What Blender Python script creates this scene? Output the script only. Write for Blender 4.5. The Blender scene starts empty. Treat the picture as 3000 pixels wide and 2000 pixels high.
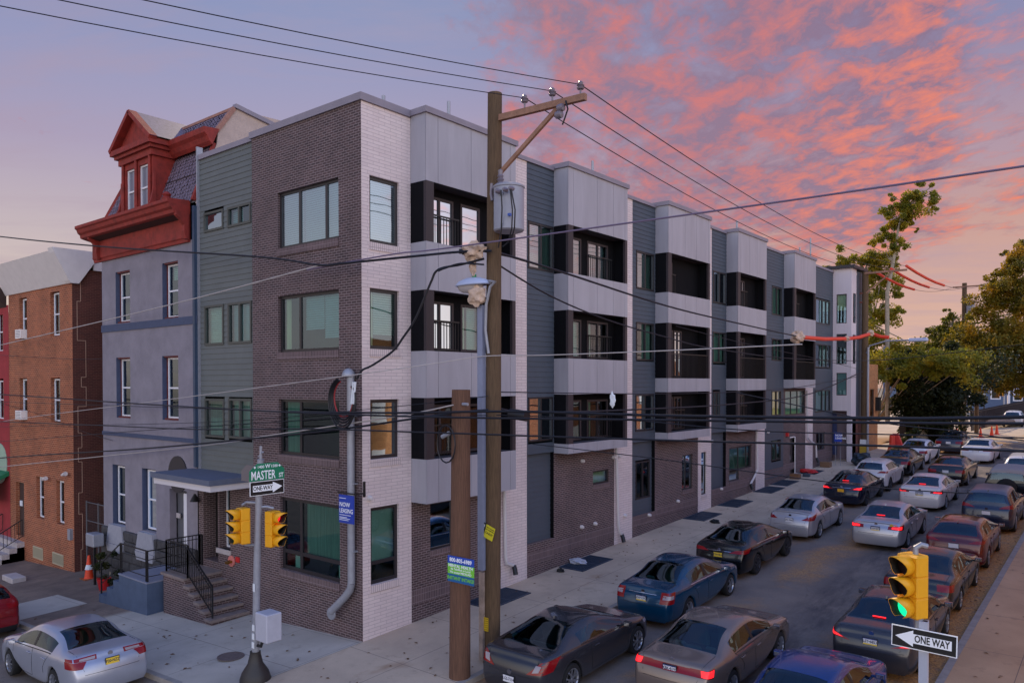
import bpy, bmesh, math, random
from mathutils import Vector, Matrix
from mathutils.bvhtree import BVHTree
random.seed(7)
S = bpy.context.scene
COL = S.collection
# ------------------------------------------------------------ camera, sky, sun, exposure
CAM = Vector((15.393, -12.840, 6.67)); YAW, PITCH, ROLL = math.radians(39.076), math.radians(-0.798), math.radians(-0.056)
FPX, V0 = 2243.0, 1152.7            # focal length and principal row of the 3000 x 2000 photograph
_F = Vector((-math.sin(YAW)*math.cos(PITCH), math.cos(YAW)*math.cos(PITCH), math.sin(PITCH)))
_R = Vector((math.cos(YAW), math.sin(YAW), 0)); _U = _R.cross(_F)
R_ = _R*math.cos(ROLL)+_U*math.sin(ROLL); U_ = -_R*math.sin(ROLL)+_U*math.cos(ROLL); F_ = _F
cd = bpy.data.cameras.new('camera'); cam = bpy.data.objects.new('camera', cd); COL.objects.link(cam)
cam.matrix_world = Matrix(((R_.x,U_.x,-F_.x,CAM.x),(R_.y,U_.y,-F_.y,CAM.y),(R_.z,U_.z,-F_.z,CAM.z),(0,0,0,1)))
cd.sensor_width = 36; cd.lens = FPX/3000*36; cd.shift_y = (V0-1000)/3000; cd.clip_end = 3000; cd.clip_start = .1
S.camera = cam

def lin(c):
    return tuple(((x/255)/12.92 if x/255 <= .04045 else ((x/255+.055)/1.055)**2.4) for x in c)
def C4(c): return (*lin(c), 1)

W = bpy.data.worlds.new('World'); S.world = W; W.use_nodes = True
nt = W.node_tree; nt.nodes.clear()
def N(nt, t, **k):
    n = nt.nodes.new(t)
    for a, b in k.items():
        if a == 'i':
            for q, v in b.items(): n.inputs[q].default_value = v
        else: setattr(n, a, b)
    return n
def L(nt, a, b): nt.links.new(a, b)
def ramp(nt, stops, interp='LINEAR'):
    r = nt.nodes.new('ShaderNodeValToRGB'); e = r.color_ramp.elements; r.color_ramp.interpolation = interp
    while len(e) > 1: e.remove(e[-1])
    e[0].position, e[0].color = stops[0]
    for p, c in stops[1:]:
        x = e.new(p); x.color = c
    return r
def g(v): return (v, v, v, 1)
def math_(nt, op, a, b=None, clamp=False):
    n = nt.nodes.new('ShaderNodeMath'); n.operation = op; n.use_clamp = clamp
    for i, x in enumerate((a, b)):
        if x is None: continue
        if isinstance(x, (int, float)): n.inputs[i].default_value = x
        else: nt.links.new(x, n.inputs[i])
    return n.outputs[0]
def mixc(nt, f, a, b, mode='MIX'):
    n = nt.nodes.new('ShaderNodeMix'); n.data_type = 'RGBA'; n.blend_type = mode
    for i, x in ((0, f), (6, a), (7, b)):
        if isinstance(x, (int, float)): n.inputs[i].default_value = x
        elif isinstance(x, tuple): n.inputs[i].default_value = x
        else: nt.links.new(x, n.inputs[i])
    return n.outputs[2]
SUN_AZ = (-.72, .69); SUN_EL = 33       # the low sun stands behind the apartment building: the street front is in its shade
tc = N(nt, 'ShaderNodeTexCoord'); nrm = N(nt, 'ShaderNodeVectorMath', operation='NORMALIZE'); L(nt, tc.outputs['Generated'], nrm.inputs[0])
sep = N(nt, 'ShaderNodeSeparateXYZ'); L(nt, nrm.outputs[0], sep.inputs[0])
X, Y, Z = sep.outputs
def dotc(v):
    n = N(nt, 'ShaderNodeVectorMath', operation='DOT_PRODUCT'); L(nt, nrm.outputs[0], n.inputs[0]); n.inputs[1].default_value = v; return n.outputs['Value']
side = dotc((math.cos(YAW), math.sin(YAW), 0)); fwd = dotc((-math.sin(YAW), math.cos(YAW), 0))
gl = ramp(nt, [(0, C4((226,194,172))), (.09, C4((214,194,182))), (.17, C4((194,178,182))), (.27, C4((168,156,182))), (.36, C4((148,150,186))), (.46, C4((126,142,184))), (.66, C4((86,114,172)))])
gr = ramp(nt, [(0, C4((218,180,162))), (.10, C4((210,168,154))), (.18, C4((198,156,148))), (.27, C4((176,148,162))), (.36, C4((142,138,172))), (.46, C4((120,136,178))), (.66, C4((86,114,172)))])
L(nt, Z, gl.inputs[0]); L(nt, Z, gr.inputs[0])
sf = N(nt, 'ShaderNodeMapRange', interpolation_type='SMOOTHSTEP', i={'From Min': -.35, 'From Max': .35}); L(nt, side, sf.inputs['Value'])
# cloud sheet: directions projected on a plane overhead
zz = math_(nt, 'ADD', math_(nt, 'MAXIMUM', Z, 0.0), .07)
cx = math_(nt, 'DIVIDE', side, zz); cy = math_(nt, 'DIVIDE', fwd, zz)
cv = N(nt, 'ShaderNodeCombineXYZ'); L(nt, cx, cv.inputs[0]); L(nt, cy, cv.inputs[1])
def noise(scale, det, rough, sx, sy, rot, off, dist=0.0):
    m = N(nt, 'ShaderNodeMapping'); m.inputs['Scale'].default_value = (sx, sy, 1); m.inputs['Rotation'].default_value = (0, 0, math.radians(rot)); m.inputs['Location'].default_value = off
    L(nt, cv.outputs[0], m.inputs[0]); n = N(nt, 'ShaderNodeTexNoise', i={'Scale': scale, 'Detail': det, 'Roughness': rough, 'Distortion': dist}); L(nt, m.outputs[0], n.inputs['Vector']); return n.outputs['Fac']
base = mixc(nt, sf.outputs[0], gl.outputs[0], gr.outputs[0])
wisp = noise(1.6, 6, .6, .55, 1.3, 12, (7, 3, 0), .4); base = mixc(nt, math_(nt, 'MULTIPLY', math_(nt, 'SUBTRACT', wisp, .48), 2.2, True), base, C4((172,150,168)))
gbk = ramp(nt, [(0, C4((220,206,196))), (.12, C4((210,204,200))), (.35, C4((170,176,190))), (.62, C4((86,108,156)))]); L(nt, Z, gbk.inputs[0])      # unseen sky behind the viewer, tinted to colour the added fill
bkf = N(nt, 'ShaderNodeMapRange', interpolation_type='SMOOTHSTEP', i={'From Min': .35, 'From Max': -.15}); L(nt, fwd, bkf.inputs['Value'])
base = mixc(nt, bkf.outputs[0], base, gbk.outputs[0])
big = noise(.75, 3, .5, 1, .8, 0, (3.1, 1.7, 0)); mid = noise(2.9, 9, .66, 1, .70, -30, (0, 2, 0), .25); fine = noise(9.5, 7, .66, 1, .66, -30, (5, 0, 0), .3)
cov = math_(nt, 'ADD', math_(nt, 'MULTIPLY', mid, .68), math_(nt, 'MULTIPLY', fine, .32))
# where the sheet lies: right of the roof line, fading to the left and towards the horizon
mr = N(nt, 'ShaderNodeMapRange', interpolation_type='SMOOTHSTEP', i={'From Min': -.20, 'From Max': .08, 'To Min': 0., 'To Max': 1.}); L(nt, side, mr.inputs['Value'])
mh = N(nt, 'ShaderNodeMapRange', interpolation_type='SMOOTHSTEP', i={'From Min': .07, 'From Max': .20}); L(nt, Z, mh.inputs['Value'])
me = N(nt, 'ShaderNodeMapRange', interpolation_type='SMOOTHSTEP', i={'From Min': .42, 'From Max': .54, 'To Min': 1., 'To Max': .45}); L(nt, side, me.inputs['Value'])
msk = math_(nt, 'MULTIPLY', math_(nt, 'MULTIPLY', mr.outputs[0], mh.outputs[0]), me.outputs[0])
hi = N(nt, 'ShaderNodeMapRange', interpolation_type='SMOOTHSTEP', i={'From Min': .60, 'From Max': .47}); L(nt, Z, hi.inputs['Value'])
inv = math_(nt, 'MULTIPLY', math_(nt, 'SUBTRACT', 1.0, bkf.outputs[0]), hi.outputs[0])
msk = math_(nt, 'ADD', msk, math_(nt, 'MULTIPLY', math_(nt, 'SUBTRACT', big, .5), 1.0))
thr = math_(nt, 'SUBTRACT', .63, math_(nt, 'MULTIPLY', msk, .285))
amt = math_(nt, 'MULTIPLY', math_(nt, 'MULTIPLY', math_(nt, 'SUBTRACT', cov, thr), 7.0, True), inv)
lit = math_(nt, 'MULTIPLY', math_(nt, 'SUBTRACT', fine, .43), 4.2, True)
pink = mixc(nt, lit, C4((140,114,138)), C4((206,116,112)))
orange = N(nt, 'ShaderNodeMapRange', interpolation_type='SMOOTHSTEP', i={'From Min': .22, 'From Max': .50}); L(nt, side, orange.inputs['Value'])
of = math_(nt, 'MULTIPLY', math_(nt, 'MULTIPLY', orange.outputs[0], lit), .85)
cc = mixc(nt, of, pink, C4((248,136,98)))
amt2 = math_(nt, 'MULTIPLY', amt, .88)
sky = mixc(nt, amt2, base, cc)
# unseen sky behind the viewer boosted as added fill; below the horizon it is dull
fb = N(nt, 'ShaderNodeMapRange', interpolation_type='SMOOTHSTEP', i={'From Min': -.25, 'From Max': .9, 'To Min': .84, 'To Max': 3.0}); L(nt, dotc((.78, -.58, .25)), fb.inputs['Value'])
gb = N(nt, 'ShaderNodeMapRange', interpolation_type='SMOOTHSTEP', i={'From Min': -.06, 'From Max': .02, 'To Min': .12, 'To Max': 1.}); L(nt, Z, gb.inputs['Value'])
sc = N(nt, 'ShaderNodeVectorMath', operation='SCALE'); L(nt, sky, sc.inputs[0]); L(nt, math_(nt, 'MULTIPLY', fb.outputs[0], gb.outputs[0]), sc.inputs['Scale'])
nish = N(nt, 'ShaderNodeTexSky', sky_type='NISHITA', sun_disc=False, sun_elevation=math.radians(SUN_EL), sun_rotation=math.atan2(SUN_AZ[0], SUN_AZ[1]))
b1 = N(nt, 'ShaderNodeBackground', i={'Strength': .002}); L(nt, nish.outputs[0], b1.inputs[0])
b2 = N(nt, 'ShaderNodeBackground', i={'Strength': 1.0}); L(nt, sc.outputs[0], b2.inputs[0])
ad = N(nt, 'ShaderNodeAddShader'); L(nt, b1.outputs[0], ad.inputs[0]); L(nt, b2.outputs[0], ad.inputs[1])
wo = N(nt, 'ShaderNodeOutputWorld'); L(nt, ad.outputs[0], wo.inputs[0])
sl = bpy.data.lights.new('sun', 'SUN'); sun = bpy.data.objects.new('sun', sl); COL.objects.link(sun)
sl.energy = 3.2; sl.angle = math.radians(1.5); sl.color = (1.0, .80, .55)
ce = math.cos(math.radians(SUN_EL)); sd = Vector((SUN_AZ[0]*ce, SUN_AZ[1]*ce, math.sin(math.radians(SUN_EL))))
sun.rotation_euler = sd.to_track_quat('Z', 'Y').to_euler()
S.view_settings.view_transform = 'Standard'; S.view_settings.look = 'None'; S.view_settings.exposure = .26; S.view_settings.gamma = 1; S.view_settings.use_curve_mapping = False
S.render.engine = 'CYCLES'

# ------------------------------------------------------------ points on real planes, read from the photograph
CROP = {'1':(1150,200,2.614),'2':(1150,750,2.614),'3':(1150,1300,2.24),'4':(1800,500,2.614),'5':(1800,1000,2.614),'6':(1800,1400,2.614),'7':(2300,1200,3.136),'8':(2300,1550,3.36),'L1':(0,200,2.614),'L2':(0,750,2.614),'L3':(0,1300,2.24),'L4':(500,250,2.614),'L5':(500,800,2.614),'L6':(500,1300,2.24),'T1':(2400,500,3.92),'T2':(2400,850,3.137),'Q':(2450,1100,6.273),'W':(2750,1100,7.84),'G':(200,1300,3.136),'N':(1300,600,5.227)}
def cr(n, a, b): o = CROP[n]; return o[0]+a/o[2], o[1]+b/o[2]
def ray(u, v): return F_+R_*((u-1500)/FPX)-U_*((v-V0)/FPX)
def on_x(u, v, x): d = ray(u, v); return CAM+d*((x-CAM.x)/d.x)
def on_y(u, v, y): d = ray(u, v); return CAM+d*((y-CAM.y)/d.y)
def gy(y):
    if y < 45: return .0385*y
    if y < 75: return 1.7325+.008*(y-45)
    if y < 125: return 1.9725+.026*(y-75)
    return 3.2725
def gz(x, y): return gy(y)+(.055*max(x, -45) if x < 0 else 0)
RD = -.12
# ------------------------------------------------------------ materials
MATS = {}
def mat(name, col, rough=.7, metal=0, spec=.5, nv=0, ns=6, bump=0, bs=30, coord='Object', emit=0, coat=0, stretch=None):
    if name in MATS: return MATS[name]
    m = bpy.data.materials.new(name); m.use_nodes = True; t = m.node_tree; b = t.nodes['Principled BSDF']
    c = C4(col); b.inputs['Base Color'].default_value = c; b.inputs['Roughness'].default_value = rough; b.inputs['Metallic'].default_value = metal
    b.inputs['Specular IOR Level'].default_value = spec; b.inputs['Coat Weight'].default_value = coat; b.inputs['Coat Roughness'].default_value = .04
    if nv or bump:
        co = N(t, 'ShaderNodeTexCoord'); mp = N(t, 'ShaderNodeMapping'); L(t, co.outputs[coord], mp.inputs[0])
        if stretch: mp.inputs['Scale'].default_value = stretch
    if nv:
        n = N(t, 'ShaderNodeTexNoise', i={'Scale': ns, 'Detail': 6, 'Roughness': .65}); L(t, mp.outputs[0], n.inputs['Vector'])
        r = ramp(t, [(.3, (c[0]*(1-nv), c[1]*(1-nv), c[2]*(1-nv), 1)), (.7, (min(1, c[0]*(1+nv)), min(1, c[1]*(1+nv)), min(1, c[2]*(1+nv)), 1))]); L(t, n.outputs['Fac'], r.inputs[0]); L(t, r.outputs[0], b.inputs['Base Color'])
    if bump:
        n = N(t, 'ShaderNodeTexNoise', i={'Scale': bs, 'Detail': 4}); L(t, mp.outputs[0], n.inputs['Vector']); bp = N(t, 'ShaderNodeBump', i={'Strength': bump, 'Distance': .02}); L(t, n.outputs['Fac'], bp.inputs['Height']); L(t, bp.outputs[0], b.inputs['Normal'])
    if emit: b.inputs['Emission Color'].default_value = c; b.inputs['Emission Strength'].default_value = emit
    MATS[name] = m; return m
def brick(name, c1, c2, mort, w=.2, h=.0677, ms=.008, offset=.5, rough=.8, stain=.25):
    if name in MATS: return MATS[name]
    m = bpy.data.materials.new(name); m.use_nodes = True; t = m.node_tree; b = t.nodes['Principled BSDF']; b.inputs['Roughness'].default_value = rough
    uv = N(t, 'ShaderNodeTexCoord')
    k = N(t, 'ShaderNodeTexBrick', offset=offset, i={'Color1': C4(c1), 'Color2': C4(c2), 'Mortar': C4(mort), 'Scale': 1.0, 'Mortar Size': ms, 'Brick Width': w, 'Row Height': h, 'Mortar Smooth': .2, 'Bias': -.1}); L(t, uv.outputs['UV'], k.inputs['Vector'])
    n = N(t, 'ShaderNodeTexNoise', i={'Scale': .8, 'Detail': 8, 'Roughness': .7}); L(t, uv.outputs['UV'], n.inputs['Vector'])
    r = ramp(t, [(.3, g(1-stain)), (.65, g(1.0))]); L(t, n.outputs['Fac'], r.inputs[0])
    mx = mixc(t, 1.0, k.outputs['Color'], r.outputs[0], 'MULTIPLY'); L(t, mx, b.inputs['Base Color'])
    bp = N(t, 'ShaderNodeBump', invert=True, i={'Strength': .5, 'Distance': .008}); L(t, k.outputs['Fac'], bp.inputs['Height']); L(t, bp.outputs[0], b.inputs['Normal'])
    MATS[name] = m; return m
def glass(name, tint, refl=.28, rough=.02, dens=.75):
    if name in MATS: return MATS[name]
    m = bpy.data.materials.new(name); m.use_nodes = True; t = m.node_tree; t.nodes.clear()
    o = N(t, 'ShaderNodeOutputMaterial'); tr = N(t, 'ShaderNodeBsdfTransparent'); tr.inputs[0].default_value = C4(tint)
    gl = N(t, 'ShaderNodeBsdfGlossy', i={'Roughness': rough}); gl.inputs[0].default_value = (.62, .78, .92, 1)
    n = N(t, 'ShaderNodeTexNoise', i={'Scale': 1.3, 'Detail': 1}); co = N(t, 'ShaderNodeTexCoord'); L(t, co.outputs['Object'], n.inputs['Vector'])
    bp = N(t, 'ShaderNodeBump', i={'Strength': .12, 'Distance': .03}); L(t, n.outputs['Fac'], bp.inputs['Height']); L(t, bp.outputs[0], gl.inputs['Normal'])
    f = N(t, 'ShaderNodeFresnel', i={'IOR': 1.5}); ff = math_(t, 'ADD', f.outputs[0], refl, True)
    mx = N(t, 'ShaderNodeMixShader'); L(t, ff, mx.inputs[0]); L(t, tr.outputs[0], mx.inputs[1]); L(t, gl.outputs[0], mx.inputs[2]); L(t, mx.outputs[0], o.inputs[0])
    MATS[name] = m; return m

# ------------------------------------------------------------ mesh helpers
class MB:
    def __init__(s): s.v = []; s.f = []; s.mi = []; s.cur = 0
    def quad(s, *p):
        i = len(s.v); s.v += [tuple(q) for q in p]; s.f.append(tuple(range(i, i+len(p)))); s.mi.append(s.cur)
    def box(s, a, b):
        x0, y0, z0 = (min(a[i], b[i]) for i in range(3)); x1, y1, z1 = (max(a[i], b[i]) for i in range(3))
        i = len(s.v); s.v += [(x0,y0,z0),(x1,y0,z0),(x1,y1,z0),(x0,y1,z0),(x0,y0,z1),(x1,y0,z1),(x1,y1,z1),(x0,y1,z1)]
        for q in ((0,3,2,1),(4,5,6,7),(0,1,5,4),(1,2,6,5),(2,3,7,6),(3,0,4,7)): s.f.append(tuple(i+k for k in q)); s.mi.append(s.cur)
        return s
    def obox(s, c, ax, half):
        c = Vector(c); i = len(s.v); ax = [Vector(a).normalized() for a in ax]
        for dz in (-1, 1):
            for dx, dy in ((-1,-1),(1,-1),(1,1),(-1,1)):
                s.v.append(tuple(c+ax[0]*half[0]*dx+ax[1]*half[1]*dy+ax[2]*half[2]*dz))
        for q in ((0,3,2,1),(4,5,6,7),(0,1,5,4),(1,2,6,5),(2,3,7,6),(3,0,4,7)): s.f.append(tuple(i+k for k in q)); s.mi.append(s.cur)
        return s
    def bar(s, a, b, w, h=None, up=(0,0,1)):
        a, b = Vector(a), Vector(b); d = (b-a).normalized(); u = Vector(up)
        if abs(d.dot(u)) > .98: u = Vector((1, 0, 0))
        n = d.cross(u).normalized(); u = n.cross(d)
        return s.obox((a+b)/2, (d, n, u), ((b-a).length/2, w/2, (h or w)/2))
    def tube(s, pts, r, n=8, caps=True):
        pts = [Vector(p) for p in pts]; rs = r if isinstance(r, (list, tuple)) else [r]*len(pts); i0 = len(s.v); prev = None
        for k, p in enumerate(pts):
            d = (pts[min(k+1, len(pts)-1)]-pts[max(k-1, 0)]).normalized()
            u = prev if prev is not None else (Vector((0,0,1)) if abs(d.z) < .95 else Vector((1,0,0)))
            a = d.cross(u).normalized(); u = a.cross(d).normalized(); prev = u
            for j in range(n):
                t = 2*math.pi*j/n; s.v.append(tuple(p+(a*math.cos(t)+u*math.sin(t))*rs[k]))
        for k in range(len(pts)-1):
            for j in range(n):
                a = i0+k*n+j; b = i0+k*n+(j+1) % n; s.f.append((a, b, b+n, a+n)); s.mi.append(s.cur)
        if caps:
            s.f.append(tuple(i0+j for j in reversed(range(n)))); s.mi.append(s.cur); s.f.append(tuple(i0+(len(pts)-1)*n+j for j in range(n))); s.mi.append(s.cur)
        return s
    def lathe(s, prof, c, axis='z', n=24, close=True):
        i0 = len(s.v); c = Vector(c)
        for r, h in prof:
            for j in range(n):
                t = 2*math.pi*j/n; a, b = r*math.cos(t), r*math.sin(t)
                p = {'z': (a, b, h), 'y': (b, h, a), 'x': (h, a, b)}[axis]; s.v.append(tuple(c+Vector(p)))
        for k in range(len(prof)-1):
            for j in range(n):
                a = i0+k*n+j; b = i0+k*n+(j+1) % n; s.f.append((a, b, b+n, a+n)); s.mi.append(s.cur)
        if close:
            s.f.append(tuple(i0+j for j in reversed(range(n)))); s.mi.append(s.cur); s.f.append(tuple(i0+(len(prof)-1)*n+j for j in range(n))); s.mi.append(s.cur)
        return s
    def prism(s, poly, y0, y1, plane='xz'):
        i = len(s.v); n = len(poly)
        for yy in (y0, y1):
            for a, b in poly: s.v.append({'xz': (a, yy, b), 'yz': (yy, a, b), 'xy': (a, b, yy)}[plane])
        s.f.append(tuple(range(i, i+n))); s.mi.append(s.cur); s.f.append(tuple(reversed(range(i+n, i+2*n)))); s.mi.append(s.cur)
        for k in range(n): s.f.append((i+k, i+n+k, i+n+(k+1) % n, i+(k+1) % n)); s.mi.append(s.cur)
        return s
    def build(s, name, mats, parent=None, smooth=False, bevel=0, recalc=True):
        me = bpy.data.meshes.new(name); me.from_pydata(s.v, [], s.f)
        if not isinstance(mats, (list, tuple)): mats = [mats]
        for m in mats: me.materials.append(m)
        me.polygons.foreach_set('material_index', s.mi)
        if recalc:
            bm = bmesh.new(); bm.from_mesh(me); bmesh.ops.recalc_face_normals(bm, faces=bm.faces); bm.to_mesh(me); bm.free()
        uvl = me.uv_layers.new(name='UVMap')
        for p in me.polygons:
            n = p.normal; ax = 0 if abs(n.x) >= max(abs(n.y), abs(n.z)) else (1 if abs(n.y) >= abs(n.z) else 2)
            for li in p.loop_indices:
                c = me.vertices[me.loops[li].vertex_index].co; uvl.data[li].uv = (c.y, c.z) if ax == 0 else ((c.x, c.z) if ax == 1 else (c.x, c.y))
            if smooth: p.use_smooth = True
        if smooth:
            try: me.set_sharp_from_angle(angle=math.radians(40))
            except Exception: pass
        o = bpy.data.objects.new(name, me); COL.objects.link(o)
        if bevel and bevel > 0:
            md = o.modifiers.new('bevel', 'BEVEL'); md.width = bevel; md.segments = 1; md.limit_method = 'ANGLE'; md.harden_normals = False
        if parent: o.parent = parent; o.matrix_parent_inverse = Matrix.Translation(-parent.location) if parent.type == 'EMPTY' and not parent.get('local') else Matrix()
        return o
def thing(name, label, cat, loc=(0,0,0), group=None, local=False):
    o = bpy.data.objects.new(name, None); COL.objects.link(o); o.location = loc; o.empty_display_size = .2; o['label'] = label; o['category'] = cat
    if group: o['group'] = group
    if local: o['local'] = 1
    return o
def tag(o, label, cat, group=None):
    o['label'] = label; o['category'] = cat
    if group: o['group'] = group
    return o
def struct(o): o['kind'] = 'structure'; return o
def text(s, size, m, loc, right, up, parent, name='lettering', sx=1.0, align='CENTER', bold=0, ext=.001):
    cu = bpy.data.curves.new(name, 'FONT'); cu.body = s; cu.size = size; cu.align_x = align; cu.align_y = 'CENTER'; cu.extrude = ext; cu.offset = bold; cu.resolution_u = 2
    to = bpy.data.objects.new(name, cu); COL.objects.link(to); dg = bpy.context.evaluated_depsgraph_get(); dg.update()
    me = bpy.data.meshes.new_from_object(to.evaluated_get(dg)); bpy.data.objects.remove(to)
    right = Vector(right).normalized(); up = Vector(up).normalized(); nn = right.cross(up)
    M = Matrix(((right.x*sx, up.x, nn.x, loc[0]), (right.y*sx, up.y, nn.y, loc[1]), (right.z*sx, up.z, nn.z, loc[2]), (0,0,0,1))); me.transform(M)
    me.materials.clear(); me.materials.append(m); o = bpy.data.objects.new(name, me); COL.objects.link(o); o.parent = parent
    if parent and parent.type == 'EMPTY' and not parent.get('local'): o.matrix_parent_inverse = Matrix.Translation(-parent.location)
    return o
# planar wall with rectangular holes; plane ('x', x) faces +x, ('y', y) faces -y; coordinates (a, z) along the wall
def pt(pl, a, z, off=0): return (pl[1]+off, a, z) if pl[0] == 'x' else (a, pl[1]-off, z)
def wall(mb, pl, a0, a1, z0, z1, holes=(), reveal=.15, off=0, zlow=None):
    As = sorted({a0, a1, *[h[0] for h in holes], *[h[1] for h in holes]}); Zs = sorted({z0, z1, *[h[2] for h in holes], *[h[3] for h in holes]})
    As = [a for a in As if a0 <= a <= a1]; Zs = [z for z in Zs if z0 <= z <= z1]
    for i in range(len(As)-1):
        for j in range(len(Zs)-1):
            ca, cz = (As[i]+As[i+1])/2, (Zs[j]+Zs[j+1])/2
            if any(h[0] < ca < h[1] and h[2] < cz < h[3] for h in holes): continue
            mb.quad(pt(pl, As[i], Zs[j], off), pt(pl, As[i+1], Zs[j], off), pt(pl, As[i+1], Zs[j+1], off), pt(pl, As[i], Zs[j+1], off))
    for h in holes:
        A, B, c, d = h[:4]
        for p, q in (((A, c), (A, d)), ((B, c), (B, d)), ((A, c), (B, c)), ((A, d), (B, d))):
            mb.quad(pt(pl, *p, off), pt(pl, *q, off), pt(pl, *q, off-reveal), pt(pl, *p, off-reveal))
def bx(mb, pl, a0, a1, z0, z1, o0, o1): mb.box(pt(pl, a0, z0, o0), pt(pl, a1, z1, o1))
def siding(mb, pl, a0, a1, z0, z1, holes=(), exp=.17):
    k = int((z1-z0)/exp)+1
    for i in range(k):
        za, zb = z0+i*exp, min(z0+(i+1)*exp, z1)
        if zb <= za: continue
        cuts = [h for h in holes if h[2] < (za+zb)/2 < h[3]]; As = sorted({a0, a1, *[h[0] for h in cuts], *[h[1] for h in cuts]})
        for A, B in zip(As[:-1], As[1:]):
            if any(h[0] < (A+B)/2 < h[1] for h in cuts): continue
            mb.quad(pt(pl, A, za, .024), pt(pl, B, za, .024), pt(pl, B, zb, .008), pt(pl, A, zb, .008)); mb.quad(pt(pl, A, za, .008), pt(pl, B, za, .008), pt(pl, B, za, .024), pt(pl, A, za, .024))
# ------------------------------------------------------------ materials of the place
M = dict(
 dark_brick=brick('dark_brick', (92,70,71), (66,51,54), (142,126,127), ms=.010, stain=.32),
 dark_soldier=brick('dark_soldier_brick', (106,86,88), (88,72,74), (142,124,126), w=.0677, h=.2, offset=0),
 white_brick=brick('white_brick', (228,212,210), (220,203,202), (188,172,174), w=.40, h=.0677*1.35, ms=.007, stain=.12, rough=.6),
 white_sill=brick('white_sill_brick', (222,206,204), (214,198,198), (166,150,150), w=.0677, h=.2, offset=0, stain=.1),
 orange_brick=brick('orange_brick', (164,86,54), (130,66,44), (192,138,104), w=.24, h=.085, ms=.012, stain=.4),
 red_brick=brick('dark_red_brick', (92,46,38), (74,36,30), (110,72,62), w=.2, h=.0677),
 tan_brick=brick('tan_brick', (186,124,76), (160,100,60), (190,150,110), w=.24, h=.08),
 white_paint=mat('white_painted_trim', (232,226,224), .5, nv=.06, ns=3),
 siding=mat('green_grey_siding', (98,102,102), .65, nv=.07, ns=2),
 siding2=mat('slate_blue_siding', (70,78,90), .6, nv=.07, ns=2),
 panel=mat('grey_metal_panel', (162,160,169), .42, nv=.10, ns=1.6, spec=.5, stretch=(1.4,1.4,.22)),
 panel_gap=mat('panel_joint', (60,58,66), .8),
 black_panel=mat('black_metal_panel', (13,13,18), .8, spec=.15, nv=.1, ns=2),
 brown_post=mat('dark_bronze_post', (60,52,56), .5, spec=.3),
 coping=mat('grey_parapet_coping', (136,128,140), .5, nv=.08, ns=2),
 frame=mat('black_window_frame', (42,38,42), .4),
 gframe=mat('olive_window_frame', (74,76,72), .5),
 wframe=mat('white_window_frame', (222,220,226), .45),
 navy=mat('navy_painted_trim', (66,76,104), .7, nv=.12, ns=6),
 stucco=mat('lavender_grey_stucco', (132,126,136), .9, nv=.16, ns=1.3, bump=.5, bs=22),
 stucco_blue=mat('blue_painted_stucco', (74,88,112), .85, nv=.14, ns=3, bump=.5, bs=25),
 tan_stucco=mat('tan_stucco_gable', (186,166,156), .9, nv=.12, ns=3, bump=.4),
 redpaint=mat('red_painted_wood', (136,42,34), .7, nv=.32, ns=4, bump=.25, bs=18),
 redreveal=mat('maroon_reveal', (98,36,34), .7, nv=.1),
 stone=mat('charcoal_rough_stone', (66,64,66), .9, nv=.3, ns=5, bump=1, bs=9),
 concrete=mat('pale_concrete', (176,166,164), .85, nv=.12, ns=4, bump=.3, bs=40),
 roofing=mat('flat_roofing', (120,118,122), .9, nv=.1),
 white_cornice=mat('white_metal_cornice', (214,208,208), .55, nv=.06, ns=3),
 iron=mat('black_iron', (22,22,26), .45),
 steel=mat('galvanised_steel', (150,152,162), .45, metal=.3, nv=.1, ns=8),
 whitemetal=mat('white_downspout', (206,200,202), .4),
 blind=mat('pale_blinds', (206,216,212), .8, nv=.06, ns=2),
 bluegrey=mat('blue_grey_blinds', (164,190,204), .8, nv=.06, ns=2),
 curtain=mat('green_grey_curtain', (158,176,170), .9, nv=.3, ns=5, stretch=(6,6,.15)),
 cream=mat('cream_curtain', (232,222,194), .9, nv=.2, ns=5, stretch=(6,6,.15)),
 warmroom=mat('lamp_lit_curtain', (210,160,110), .9, nv=.25, ns=3, emit=.35),
 dark=mat('dim_interior', (34,40,42), .95, nv=.5, ns=1.4),
 paper=mat('white_paper', (214,218,224), .8),
 glass=glass('tinted_window_glass', (196,228,220), .16),
 glass_up=glass('sky_reflecting_glass', (196,226,222), .50),
 glass_low=glass('dark_window_glass', (165,205,195), .06),
 teal_glass=glass('frosted_teal_glass', (160,200,190), .12, rough=.12),
)
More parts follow.
